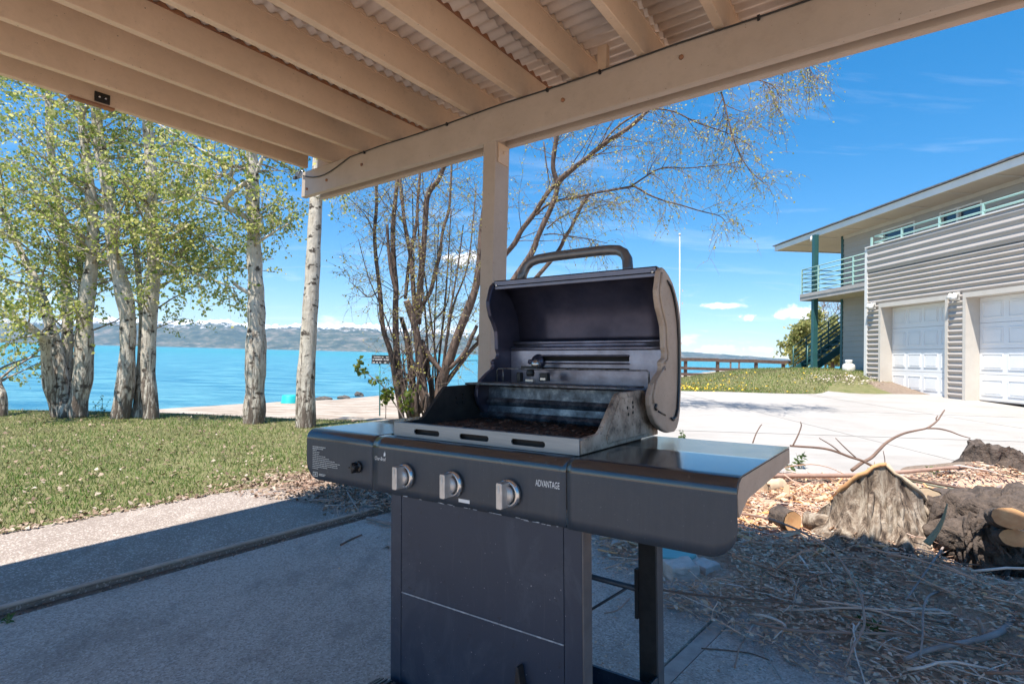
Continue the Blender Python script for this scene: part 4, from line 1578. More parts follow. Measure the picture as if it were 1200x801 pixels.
gbox(mb, 0.375, 0.945, 0.03, 0.425, -0.735, -0.728)
gbox(mb, 0.375, 0.945, 0.415, 0.425, -0.728, -0.69)
gbox(mb, 0.375, 0.945, 0.034, 0.044, -0.728, -0.69)
mb.build('bottom_shelf', M['cart'], grill, 0.001)
mb = MB()
for u0 in (0.931, 0.38):
    gbox(mb, u0, u0 + 0.012, 0.034, 0.426, -0.69, -0.665)
mb.build('side_rail', M['gtop'], grill, 0.002)
# wheel at the left front, ribbed tread
whl = empty('wheel', (G(0.392, -0.05, -0.745)).to_tuple(), None, None)
whl.parent = grill
whl.location = G(0.392, -0.05, -0.745) - grill.location
wr = (G(0.392, -0.05, -0.745).z - 0.003) / 1.0
wr = min(wr, 0.108)
wc = G(0.392, -0.047, 0) + GW * (gground(0.392, -0.047) + wr)
mb = MB()
mb.lathe(wc + GV * 0.022, -GV, [(wr * 0.7, 0), (wr * 0.94, 0.0), (wr * 0.97, 0.006), (wr * 0.97, 0.038), (wr * 0.94, 0.044), (wr * 0.7, 0.044)], 44)
mb.build('tyre', M['black'], whl)
mb = MB()
axx = GU
for k in range(44):
    t = 2 * math.pi * k / 44
    dr_ = GU * math.cos(t) + GW * math.sin(t)
    tn = -GU * math.sin(t) + GW * math.cos(t)
    mb.box(wc + dr_ * wr * 0.968, tn, GV, dr_, -0.0035, 0.0035, -0.0215, 0.0215, 0, wr * 0.03)
mb.build('tread', M['postside'], whl)
mb = MB()
mb.lathe(wc - GV * 0.02, -GV, [(wr * 0.68, 0), (wr * 0.55, 0.004), (wr * 0.2, 0.002), (wr * 0.16, 0.010), (wr * 0.05, 0.012)], 30)
mb.build('hub', M['postside'], whl)

# ================================================================== HOUSE ON THE RIGHT
HA = Vector((0.056, -0.998, 0)).normalized()    # along the garage front, towards the camera side
HB = Vector((0.998, 0.056, 0)).normalized()     # into the house
HO = Vector((9.03, 13.9, 0))
house = empty('house', (HO.x, HO.y, 0.44), 'two storey grey corrugated metal house with white garage doors and an upper deck', 'house')


def H(a_, d, z):
    return HO + HA * a_ + HB * d + UZ * z


def hbox(mb, a0, a1, d0, d1, z0, z1):
    return mb.hexa([H(a0, d0, z0), H(a0, d1, z0), H(a1, d1, z0), H(a1, d0, z0), H(a0, d0, z1), H(a0, d1, z1), H(a1, d1, z1), H(a1, d0, z1)])


def hp(px, py, d=0.0):
    """a, z of a pixel on the plane at depth d"""
    r_ = ray(px, py)
    o = HO + HB * d
    t = (o - CAM).dot(HB) / r_.dot(HB)
    p = CAM + r_ * t
    return (p - o).dot(HA), p.z


GZ = 0.44
LEN = 12.0
# openings on the front: from the photo
a1l = hp(1031, 400)[0]
a1r = hp(1112.5, 400)[0]
a2l = hp(1130, 400)[0]
a2r = a2l + (a1r - a1l) * 1.18
ztop = 2.60


def corrugate(mb, a0, a1, z0, z1, d, pitch=0.118, amp=0.038):
    n_ = max(1, round((z1 - z0) / pitch))
    pt = []
    for i in range(n_):
        zb = z0 + (z1 - z0) * i / n_
        st = (z1 - z0) / n_
        pt += [(zb + st * q_ / 6, -amp * (0.5 - 0.5 * math.cos(2 * math.pi * q_ / 6))) for q_ in range(6)]
    pt.append((z1, 0.0))
    vs = []
    for aa in (a0, a1):
        vs += [H(aa, d + q_, z_) for z_, q_ in pt]
    m = len(pt)
    return mb.add(vs, [(k, k + 1, m + k + 1, m + k) for k in range(m - 1)])


ZP = 4.05            # parapet top
ZB = 3.42            # where the parapet band starts
mb = MB()
corrugate(mb, 0.06, a1l - 0.001, GZ - 0.1, ztop, 0.0)
corrugate(mb, a1r + 0.0, a2l, GZ - 0.1, ztop, 0.0)
corrugate(mb, a2r, LEN, GZ - 0.1, ztop, 0.0)
corrugate(mb, 0.06, LEN, ztop, ZB, 0.0, 0.121)
mb.build('corrugated_siding', M['siding'], house)
mb = MB()
corrugate(mb, 0.06, LEN, ZB, ZP, -0.03, 0.16, 0.030)
mb.build('parapet_siding', M['siding'], house)
mb = MB()
hbox(mb, 0.0, LEN, 0.02, 0.14, ZP - 0.02, ZP + 0.03)
hbox(mb, 0.0, LEN, -0.075, 0.02, ZP + 0.002, ZP + 0.028)
mb.build('parapet_cap', M['white'], house)
mb = MB()
hbox(mb, -0.035, 0.058, -0.045, 0.05, GZ - 0.1, ZP)
mb.build('corner_trim', M['white'], house)
# walls behind the sheets
mb = MB()
hbox(mb, 0.0, a1l, 0.03, 0.2, GZ - 0.2, ZP - 0.03)
hbox(mb, a1r, a2l, 0.03, 0.2, GZ - 0.2, ztop)
hbox(mb, a2r, LEN, 0.03, 0.2, GZ - 0.2, ztop)
hbox(mb, a1l, LEN, 0.03, 0.2, ztop + 0.001, ZP - 0.03)
hbox(mb, 0.0, 0.15, 0.2, 1.0, GZ - 0.2, 3.1)
mb.build('wall', M['lap'], house)
mb = MB()
hbox(mb, 0.0, LEN, 0.15, 1.0, 3.02, 3.12)
mb.build('roof_deck', M['deckedge'], house)


def garage_door(a0, a1, z0, z1, d=0.26, cols=4):
    dr = empty('garage_door', H((a0 + a1) / 2, d, z0).to_tuple(), None, None)
    dr.parent = house
    dr.location = H((a0 + a1) / 2, d, z0) - house.location
    rows = 4
    hh = (z1 - z0) / rows
    for r_ in range(rows):
        mb = MB()
        zz0, zz1 = z0 + r_ * hh + 0.003, z0 + (r_ + 1) * hh - 0.003
        hbox(mb, a0, a1, d, d + 0.04, zz0, zz1)
        cw = (a1 - a0) / cols
        for c_ in range(cols):
            x0, x1 = a0 + c_ * cw + cw * 0.10, a0 + (c_ + 1) * cw - cw * 0.10
            y0, y1 = zz0 + hh * 0.19, zz1 - hh * 0.19
            t = 0.014
            for (p0, p1, q0, q1) in ((x0, x1, y0, y0 + t), (x0, x1, y1 - t, y1), (x0, x0 + t, y0 + t, y1 - t), (x1 - t, x1, y0 + t, y1 - t)):
                hbox(mb, p0, p1, d - 0.012, d + 0.001, q0, q1)
            hbox(mb, x0 + 0.04, x1 - 0.04, d - 0.009, d + 0.001, y0 + 0.04, y1 - 0.04)
        mb.build('door_panel', M['doorwhite'], dr)
    mb = MB()
    hbox(mb, a0 - 0.02, a1 + 0.02, d + 0.041, d + 0.06, z0, z1)
    hbox(mb, a0, a1, d + 0.005, d + 0.035, z0 - 0.02, z0 + 0.003)
    mb.build('door_seal', M['lap'], dr)


tw = 0.07
for (x0, x1) in ((a1l, a1r), (a2l, a2r)):
    mb = MB()
    hbox(mb, x0, x0 + tw, -0.04, 0.32, GZ - 0.02, ztop)
    hbox(mb, x1 - tw, x1, -0.04, 0.32, GZ - 0.02, ztop)
    hbox(mb, x0 + tw, x1 - tw, -0.04, 0.32, ztop - 0.10, ztop)
    mb.build('door_frame', M['creamtrim'], house)
    garage_door(x0 + tw + 0.003, x1 - tw - 0.003, GZ + 0.005, ztop - 0.102)
# light fixtures on the pillars
for fpx, fpy in ((1023, 358), (1120.5, 346.5)):
    fa, fz = hp(fpx, fpy, -0.06)
    lt = empty('wall_light', H(fa, 0, fz).to_tuple(), None, None)
    lt.parent = house
    lt.location = H(fa, 0, fz) - house.location
    mb = MB()
    hbox(mb, fa - 0.055, fa + 0.055, -0.035, -0.02, fz - 0.09, fz + 0.08)
    hbox(mb, fa - 0.035, fa + 0.035, -0.10, -0.035, fz + 0.02, fz + 0.07)
    mb.build('back_plate', M['lamp'], lt)
    mb = MB()
    mb.lathe(H(fa, -0.095, fz + 0.0), -UZ + HB * -0.3, [(0.035, -0.05), (0.05, 0.02), (0.062, 0.09), (0.05, 0.092)], 14)
    mb.lathe(H(fa - 0.11, -0.095, fz + 0.01), -UZ + HB * -0.3, [(0.03, -0.05), (0.042, 0.02), (0.05, 0.07), (0.04, 0.072)], 14)
    mb.build('lamp_head', M['lamp'], lt)

# upper storey, one metre back, with the lower recessed wall under the deck
UD = 1.0
al, _ = hp(987, 330, UD)
SZ = 4.93


def lap(mb, a0, a1, z0, z1, d, pitch=0.15):
    n_ = max(1, round((z1 - z0) / pitch))
    st = (z1 - z0) / n_
    pt = []
    for i in range(n_):
        pt += [(z0 + st * i, d - 0.016), (z0 + st * (i + 1) - 0.001, d)]
    vs = []
    for aa in (a0, a1):
        vs += [H(aa, q_, z_) for z_, q_ in pt]
    m = len(pt)
    return mb.add(vs, [(k, k + 1, m + k + 1, m + k) for k in range(m - 1)])


w1 = (hp(1034, 275, UD), hp(1073, 262, UD))
w2 = (hp(1102, 254, UD), hp(1152, 239, UD))
wz1, wz0 = (hp(1103, 254, UD)[1] + hp(1150, 239.5, UD)[1] + hp(1036, 272, UD)[1]) / 3 + 0.08, 3.2
cuts = [al + 0.06, w1[0][0], w1[1][0], w2[0][0], w2[1][0], LEN]
mb = MB()
for i in range(0, 6, 2):
    lap(mb, cuts[i], cuts[i + 1], 3.12, SZ - 0.10, UD)
for i in (1, 3):
    lap(mb, cuts[i], cuts[i + 1], wz1, SZ - 0.10, UD)
lap(mb, al + 0.06, 0.0, 0.55, 3.119, UD)
mb.build('lap_siding', M['lap'], house)
mb = MB()
hbox(mb, al, LEN, UD + 0.02, UD + 0.2, 0.3, wz0)
hbox(mb, al, cuts[1], UD + 0.02, UD + 0.2, wz0, SZ)
hbox(mb, cuts[2], cuts[3], UD + 0.02, UD + 0.2, wz0, SZ)
hbox(mb, cuts[4], LEN, UD + 0.02, UD + 0.2, wz0, SZ)
hbox(mb, cuts[1], cuts[2], UD + 0.02, UD + 0.2, wz1, SZ)
hbox(mb, cuts[3], cuts[4], UD + 0.02, UD + 0.2, wz1, SZ)
hbox(mb, al, al + 0.15, UD + 0.2, UD + 6, 0.3, SZ)
hbox(mb, LEN - 0.15, LEN, UD + 0.2, UD + 6, 0.3, SZ)
hbox(mb, al, LEN, UD + 5.85, UD + 6, 0.3, SZ)
mb.build('wall', M['lap'], house)
mb = MB()
hbox(mb, al - 0.03, al + 0.058, UD - 0.03, UD + 0.05, 0.5, SZ)
mb.build('corner_trim', M['greensteel'], house)
mb = MB()
hbox(mb, al + 0.06, LEN, UD - 0.022, UD + 0.02, SZ - 0.099, SZ - 0.002)
mb.build('frieze_board', M['creamtrim'], house)
for (x0, x1, mid) in ((cuts[1], cuts[2], False), (cuts[3], cuts[4], True)):
    wf = MB()
    t = 0.04
    hbox(wf, x0, x0 + t, UD - 0.025, UD + 0.10, wz0, wz1)
    hbox(wf, x1 - t, x1, UD - 0.025, UD + 0.10, wz0, wz1)
    hbox(wf, x0 + t, x1 - t, UD - 0.025, UD + 0.10, wz1 - t, wz1)
    hbox(wf, x0 + t, x1 - t, UD - 0.025, UD + 0.10, wz0, wz0 + t)
    if mid:
        xm = hp(1122.5, 248, UD)[0]
        hbox(wf, xm - 0.03, xm + 0.03, UD - 0.015, UD + 0.09, wz0 + t, wz1 - t)
    fr = wf.build('window', M['white'], house)
    mb = MB()
    hbox(mb, x0 + t, x1 - t, UD + 0.05, UD + 0.06, wz0 + t, wz1 - t)
    mb.build('pane', M['glass'], fr)
# roof: hip with deep flat soffit
ea = hp(910, 292, 0.25)[0]
er = 0.18
mb = MB()
hbox(mb, ea + 0.03, LEN + 1, er + 0.03, UD + 7.0, SZ, SZ + 0.02)
mb.build('soffit', M['soffit'], house)
for k in range(0, 14):
    a_ = ea + 0.9 + 1.16 * k
    if a_ > LEN: break
    mb = MB()
    hbox(mb, a_, a_ + 0.09, er + 0.05, UD - 0.03, SZ - 0.012, SZ - 0.002)
    mb.build('soffit_batten', M['creamtrim'], house)
mb = MB()
hbox(mb, ea, LEN + 1, er, er + 0.03, SZ - 0.03, SZ + 0.13)
hbox(mb, ea, ea + 0.03, er + 0.031, UD + 7.0, SZ - 0.03, SZ + 0.13)
mb.build('fascia', M['white'], house)
# shingle courses on the front slope, hip returning to the left end
sl = math.tan(math.radians(15))
mb = MB()
ncs = 22
for k in range(ncs):
    d0 = er - 0.05 + k * 0.185
    d1 = d0 + 0.185
    a0 = ea - 0.05 + (d0 - er + 0.05)
    a1 = ea - 0.05 + (d1 - er + 0.05)
    z0 = SZ + 0.135 + (d0 - er + 0.05) * sl
    z1 = SZ + 0.135 + (d1 - er + 0.05) * sl
    step = 0.45
    aa = a0
    while aa < LEN + 1:
        ae = min(LEN + 1, aa + step * rnd.uniform(0.8, 1.2))
        j = rnd.uniform(0.0, 0.012)
        mb.add([H(aa, d0, z0 + 0.028 + j), H(ae, d0, z0 + 0.028 + j), H(ae, d1 + 0.02, z1 + 0.010), H(max(aa, a1), d1 + 0.02, z1 + 0.010), H(aa, d0, z0), H(ae, d0, z0)], [(0, 1, 2, 3), (4, 5, 1, 0)])
        aa = ae
tag(mb.build('shingles', M['shingle'], house), kind='stuff')
mb = MB()
dz = 4.1 * sl
mb.add([H(ea - 0.05, er - 0.05, SZ + 0.132), H(LEN + 1, er - 0.05, SZ + 0.132), H(LEN + 1, er + 4.05, SZ + 0.13 + dz), H(ea + 4.05, er + 4.05, SZ + 0.13 + dz), H(ea - 0.05, er + 8.15, SZ + 0.132), H(LEN + 1, er + 8.15, SZ + 0.132)],
       [(0, 1, 2, 3), (0, 3, 4), (3, 2, 5, 4)])
mb.build('roof_slope', M['shingle'], house)
# balcony wrapping the far corner, its column, rail and stair
bz = 3.10
ba, _ = hp(939, 347, 0.0)
mb = MB()
hbox(mb, ba, -0.04, 0.0, UD + 0.0, bz - 0.06, bz)
hbox(mb, ba, al - 0.035, UD + 0.0, UD + 2.4, bz - 0.06, bz)
mb.build('balcony_floor', M['soffit'], house)
mb = MB()
hbox(mb, ba, -0.04, -0.03, -0.001, bz - 0.11, bz - 0.005)
hbox(mb, ba, -0.04, -0.045, -0.001, bz - 0.004, bz + 0.09)
hbox(mb, ba - 0.03, ba - 0.001, -0.03, UD + 2.4, bz - 0.11, bz + 0.09)
mb.build('balcony_edge', M['deckedge'], house)
ca, _ = hp(953.2, 370, 0.08)
mb = MB()
hbox(mb, ca - 0.065, ca + 0.065, 0.05, 0.18, 0.6, bz - 0.062)
hbox(mb, ca - 0.065, ca + 0.065, 0.05, 0.18, bz + 0.001, SZ - 0.002)
mb.build('column', M['greensteel'], house)
mb = MB()
mb.lathe(H(ca - 0.14, 0.10, SZ - 0.10), -UZ, [(0.04, -0.09), (0.055, 0.0), (0.06, 0.06)], 12)
mb.build('eave_light', M['white'], house)
rail = empty('balcony_railing', H(ba, 0, bz).to_tuple(), None, None)
rail.parent = house
rail.location = H(ba, 0, bz) - house.location
for aa in (ba + 0.03, ba + 0.85, ba + 2.35):
    mb = MB()
    hbox(mb, aa - 0.02, aa + 0.02, -0.02, 0.02, bz + 0.09, bz + 0.86)
    mb.build('rail_post', M['tealpaint'], rail)
for k in range(6):
    mb = MB()
    zz = bz + 0.17 + 0.135 * k
    mb.tube([H(ba + 0.03, 0, zz), H(-0.05, 0, zz)], 0.016, 6)
    mb.build('rail', M['tealpaint'], rail)
    mb = MB()
    mb.tube([H(ba + 0.03, 0, zz), H(ba + 0.03, UD + 2.3, zz)], 0.013, 6)
    mb.build('rail', M['greensteel'], rail)
prail = empty('deck_railing', H(0.1, 0.06, ZP).to_tuple(), None, None)
prail.parent = house
prail.location = H(0.1, 0.1, ZP) - house.location
for ppx in (1021.5, 1057, 1101, 1152.5, 1205):
    pa = hp(ppx, 270, 0.1)[0]
    mb = MB()
    hbox(mb, pa - 0.022, pa + 0.022, 0.085, 0.125, ZP + 0.031, ZP + 0.29)
    mb.build('rail_post', M['tealpaint'], prail)
for zz in (ZP + 0.29, ZP + 0.14):
    mb = MB()
    mb.tube([H(0.12, 0.105, zz), H(LEN, 0.105, zz)], 0.022, 6)
    mb.tube([H(0.12, 0.105, zz), H(0.12, UD, zz)], 0.018, 6)
    mb.build('rail', M['tealpaint'], prail)
# stair from the ground up behind the wall corner
st = empty('staircase', H(-3.2, 1.0, 0.8).to_tuple(), None, None)
st.parent = house
SY = 17.9
p0, p1 = at(946, 437, SY), at(985, 409, SY)
st.location = p0 - house.location
sdv = (p1 - p0)
sdir = sdv.normalized()
full = (bz - p0.z) / sdir.z
for yy in (0, 0.9):
    mb = MB()
    q0 = p0 + UY * yy
    mb.box(q0, sdir, UY, sdir.cross(UY) * -1, -0.1, full, 0, 0.05, -0.11, 0.11)
    mb.build('stringer', M['greensteel'], st)
for k in range(14):
    mb = MB()
    q0 = p0 + sdir * (0.15 + full * k / 14)
    mb.abox(q0.x - 0.02, q0.x + 0.24, q0.y + 0.05, q0.y + 0.9, q0.z + 0.03, q0.z + 0.07)
    mb.build('tread', M['greensteel'], st)
for yy in (0.0, 0.9):
    for k in range(5):
        q0 = p0 + UY * yy + UZ * (0.28 + 0.15 * k)
        mb = MB()
        mb.tube([q0, q0 + sdir * full], 0.018, 6)
        mb.build('stair_rail', M['greensteel'], st)
    for s in (0.0, 0.55, 1.5):
        q0 = p0 + UY * yy + sdir * s
        mb = MB()
        mb.tube([q0 - UZ * 0.1, q0 + UZ * 0.9], 0.022, 6)
        mb.build('stair_post', M['greensteel'], st)

# propane tank by the wall, pale rocks, gravel heap at the corner
p = at(994.5, 440, 14.9)
zt = p.z
pt = empty('propane_tank', p.to_tuple(), 'white propane tank standing on the grass by the recessed house wall', 'propane tank')
mb = MB()
mb.lathe(p, UZ, [(0.10, 0.0), (0.12, 0.03), (0.155, 0.06), (0.155, 0.24), (0.14, 0.30), (0.08, 0.335), (0.02, 0.34)], 20)
mb.build('tank_body', M['white'], pt)
mb = MB()
mb.lathe(p + UZ * 0.33, UZ, [(0.085, 0), (0.085, 0.10), (0.078, 0.10), (0.078, 0)], 16)
mb.build('collar', M['white'], pt)
mb = MB()
mb.lathe(p + UZ * 0.335, UZ, [(0.02, 0), (0.02, 0.06), (0.035, 0.065), (0.035, 0.08)], 10)
mb.build('valve', M['stone'], pt)


def rock(name, p, sx, sy, sz_, mat, label, seed, group=None):
    bm = bmesh.new()
    bmesh.ops.create_icosphere(bm, subdivisions=3, radius=1)
    for v_ in bm.verts:
        n_ = mn.fractal(v_.co * 1.3 + Vector((seed, seed * 2, 0)), 0.9, 2.0, 4)
        v_.co *= 1 + 0.32 * n_
        v_.co.z = max(v_.co.z, -0.5)
        v_.co = Vector((v_.co.x * sx, v_.co.y * sy, (v_.co.z + 0.45) * sz_))
    me = bpy.data.meshes.new(name)
    bm.to_mesh(me)
    bm.free()
    me.materials.append(M[mat])
    o = link(name, me, None, p)
    return tag(o, label, 'rock', group)


rock('rock', at(997, 446, 13.9) - UZ * 0.02, 0.17, 0.12, 0.11, 'palerock', 'pale flat rock on the grass in front of the propane tank', 3)
rock('rock', at(1010, 454, 13.2) - UZ * 0.02, 0.11, 0.1, 0.09, 'palerock', 'small pale rock against the house corner', 8)
# dark boulders on the beach near the sign
for k, (bx, by, w_, lab) in enumerate(((379, 468, 15, 'long low dark rock on the beach beside the smooth aspen trunk'), (403, 466.5, 13, 'flat dark rock on the beach, midway between the aspen and the sign'), (421, 463.5, 9, 'rounded dark rock at the waterline left of the sign post'), (436, 466, 8, 'small dark rock at the waterline just left of the sign post'))):
    pp = onz(bx, by, LAKE + 0.02)
    s_ = w_ / FPX * pp.y * 0.6
    rock('rock', pp - UZ * 0.05, s_, s_ * 0.7, s_ * (0.75 if k == 2 else 0.42), 'darkrock', lab, 20 + k)
for k, (bx, by, w_, lab) in enumerate(((346, 472, 6, 'pinkish pebble on the beach left of the aspen trunk'), (102, 486, 8, 'pale stone at the foot of the left aspen clump'))):
    pp = onz(bx, by, LAKE + 0.1 if k == 0 else -0.1)
    s_ = w_ / FPX * pp.y * 0.5
    rock('rock', pp - UZ * 0.03, s_, s_ * 0.7, s_ * 0.5, 'palerock', lab, 30 + k)
# turquoise bucket on the beach
pb = onz(339.5, 473, LAKE + 0.06)
rb = 9.5 / FPX * pb.y
bk = empty('bucket', pb.to_tuple(), 'turquoise plastic bucket upside down on the beach behind the aspens', 'bucket')
mb = MB()
mb.lathe(pb, UZ, [(rb * 1.0, 0), (rb * 1.02, 0.02), (rb * 0.98, 0.04), (rb * 0.92, rb * 1.0), (rb * 0.86, rb * 1.06), (rb * 0.3, rb * 1.07)], 24)
mb.build('bucket_body', M['bucket'], bk)
mb = MB()
mb.tube([pb + Vector((rb * 1.03 * math.cos(t), rb * 1.03 * math.sin(t), 0.05)) for t in np.linspace(0, 2 * math.pi, 25)], 0.012, 6)
mb.build('rim', M['bucket'], bk)
# sign on its teal post
ps = onz(445, 487, -0.55)
sg = empty('beach_sign', ps.to_tuple(), 'small black sign with white lettering on a thin teal post by the beach', 'sign')
mb = MB()
top = at(445.0, 412, ps.y)
mb.tube([ps, at(445, 424, ps.y)], 0.018, 8)
mb.build('sign_post', M['signpost'], sg)
s0, s1 = at(435.5, 426, ps.y - 0.02), at(456, 416.2, ps.y - 0.02)
mb = MB()
mb.abox(s0.x, s1.x + 0.02, ps.y - 0.035, ps.y - 0.02, s0.z, s1.z)
mb.build('sign_board', M['signblack'], sg, 0.002)
wd, hg = s1.x + 0.02 - s0.x, s1.z - s0.z
mb = MB()
for r_, (z_, hh, segs) in enumerate(((0.78, 0.10, [(0.12, 0.5), (0.56, 0.66), (0.8, 0.92)]), (0.50, 0.17, [(0.06, 0.16), (0.2, 0.46), (0.49, 0.60), (0.68, 0.78), (0.82, 0.95)]), (0.16, 0.14, [(0.06, 0.18), (0.26, 0.36), (0.44, 0.54), (0.7, 0.82)]))):
    for a_, b_ in segs:
        x_ = s0.x + wd * a_
        while x_ < s0.x + wd * b_ - 0.004:
            wl = wd * 0.035
            k_ = rnd.choice([0, 1, 2])
            yb = ps.y - 0.0365
            zz0, zz1 = s0.z + hg * (z_ - hh / 2), s0.z + hg * (z_ + hh / 2)
            mb.abox(x_, x_ + wl * 0.35, yb, ps.y - 0.0352, zz0, zz1)
            if k_ != 1:
                mb.abox(x_ + wl * 0.36, x_ + wl * 0.8, yb, ps.y - 0.0352, zz1 - hg * 0.035, zz1)
            if k_ != 0:
                mb.abox(x_ + wl * 0.36, x_ + wl * 0.8, yb, ps.y - 0.0352, zz0, zz0 + hg * 0.035)
            x_ += wl
mb.build('sign_lettering', M['print'], sg)

# flagpole beyond the driveway
fp = Vector((at(797.4, 400, 30).x, 30, height(at(797.4, 400, 30).x, 30)))
ft = at(796.5, 276, 30)
fo = empty('flagpole', fp.to_tuple(), 'tall thin white flagpole rising behind the raised grill lid', 'flagpole')
mb = MB()
mb.tube([fp - UZ * 0.3, (fp + ft) / 2, ft], [0.05, 0.042, 0.03], 8)
mb.build('pole', M['pole'], fo)
mb = MB()
mb.lathe(ft, UZ, [(0.01, -0.02), (0.06, 0.03), (0.07, 0.08), (0.03, 0.13)], 10)
mb.build('finial', M['pole'], fo)
for zz in (2.0, 4.2, 4.9):
    mb = MB()
    mb.box(fp + UZ * zz, UX, UY, UZ, 0.04, 0.09, -0.02, 0.02, -0.06, 0.06)
    mb.build('cleat', M['stone'], fo)

# rail fence by the beach
FY = 28.0
fpx = [750, 803.5, 841, 886, 918, 941.5, 975, 1010]
fence = empty('rail_fence', (at(841, 441, FY).x, FY, 0), 'weathered brown post and rail fence between the lawn and the beach', 'fence')
tops = []
for k, px in enumerate(fpx):
    Y = FY + 0.004 * (px - 840)
    t_ = at(px, 419.6 + 0.028 * (px - 803), Y)
    zg = height(t_.x, Y)
    tops.append(t_)
    mb = MB()
    mb.abox(t_.x - 0.07, t_.x + 0.07, Y - 0.07, Y + 0.07, zg - 0.4, t_.z)
    mb.build('fence_post', M['fencewood'], fence)
for k in range(len(tops) - 1):
    a_, b_ = tops[k], tops[k + 1]
    for dz_, hh in ((-0.06, 0.085), (-0.50, 0.07), (-0.80, 0.065)):
        mb = MB()
        p_, q_ = a_ + UZ * (dz_ + rnd.uniform(-0.02, 0.02)), b_ + UZ * (dz_ + rnd.uniform(-0.02, 0.02))
        if k >= 4 and dz_ < -0.6:
            continue
        mb.box(p_ - UY * 0.1, (q_ - p_).normalized(), UY, UZ, 0, (q_ - p_).length, -0.02, 0.02, -hh, hh)
        mb.build('fence_rail', M['fencewood'], fence)
# two short posts further out on the sand
for px, lab in ((856, 'short thin post standing in the sand behind the fence, left of the other'), (866, 'short dark post standing in the sand behind the fence, right of the other')):
    t_, g_ = at(px, 424, 36), at(px, 437, 36)
    zg = height(g_.x, 36)
    o = empty('sand_post', (g_.x, 36, zg), lab, 'post')
    mb = MB()
    mb.tube([Vector((g_.x, 36, zg - 0.3)), Vector((g_.x, 36, t_.z))], 0.06, 8)
    mb.build('post_shaft', M['fencewood'], o)
    mb = MB()
    mb.lathe(Vector((g_.x, 36, t_.z)), UZ, [(0.08, -0.02), (0.09, 0.04), (0.03, 0.08)], 8)
    mb.build('post_cap', M['white'] if px == 856 else M['fencewood'], o)

# ================================================================== TREES
def crom(pts, sub=4):
    pts = [Vector(p) for p in pts]
    if len(pts) < 3:
        return [pts[0].lerp(pts[-1], t) for t in np.linspace(0, 1, sub + 1)]
    P_ = [pts[0] * 2 - pts[1]] + pts + [pts[-1] * 2 - pts[-2]]
    out_ = []
    for i in range(1, len(P_) - 2):
        a_, b_, c_, d_ = P_[i - 1:i + 3]
        for k in range(sub):
            t = k / sub
            out_.append(0.5 * ((2 * b_) + (c_ - a_) * t + (2 * a_ - 5 * b_ + 4 * c_ - d_) * t * t + (3 * b_ - a_ - 3 * c_ + d_) * t ** 3))
    out_.append(pts[-1])
    return out_


def rvec():
    while True:
        v_ = Vector((rnd.uniform(-1, 1), rnd.uniform(-1, 1), rnd.uniform(-1, 1)))
        if 0.05 < v_.length < 1:
            return v_.normalized()


def wander(p, d, length, n, jit, bend):
    pts = [p.copy()]
    d = d.normalized()
    for i in range(n):
        d = (d + rvec() * jit + bend * (1.0 / n)).normalized()
        p = p + d * (length / n)
        pts.append(p.copy())
    return pts


def limb(px_pts, Y, w0, w1, dY=0.0, sub=4, rough=0.0):
    """polyline of the photo at depth Y (drifting by dY towards its end)"""
    n_ = len(px_pts)
    raw = [at(x, y, Y + dY * (i / (n_ - 1)) ** 1.3) for i, (x, y) in enumerate(px_pts)]
    pts = crom(raw, sub)
    m = len(pts)
    rad = []
    for i in range(m):
        t = i / (m - 1)
        rad.append((w0 + (w1 - w0) * t) / 2 / FPX * Y * (1 + rough * mn.noise(pts[i] * 3.1)))
    return pts, rad


def leaf_mesh(name, P_, L_, W_, mat, parent, down=0.0, kind='stuff'):
    P_ = np.array(P_, dtype=np.float64)
    n_ = len(P_)
    a_ = npr.normal(size=(n_, 3))
    a_[:, 2] -= down
    a_ /= np.linalg.norm(a_, axis=1, keepdims=True)
    b_ = np.cross(a_, npr.normal(size=(n_, 3)))
    b_ /= np.linalg.norm(b_, axis=1, keepdims=True)
    c_ = np.cross(a_, b_)
    s = npr.uniform(0.65, 1.25, size=(n_, 1))
    l_, w_ = L_ * s, W_ * s
    base = np.array(wloc(parent)) if parent else np.zeros(3)
    P_ = P_ - base
    V = np.stack([P_, P_ + a_ * l_ * 0.45 + b_ * w_ * 0.5 + c_ * w_ * 0.12, P_ + a_ * l_, P_ + a_ * l_ * 0.45 - b_ * w_ * 0.5 + c_ * w_ * 0.12], 1).reshape(-1, 3)
    F = np.arange(n_ * 4).reshape(-1, 4)
    o = link(name, mesh_np(name, V, F, mat), parent)
    if kind:
        o['kind'] = kind
    return o


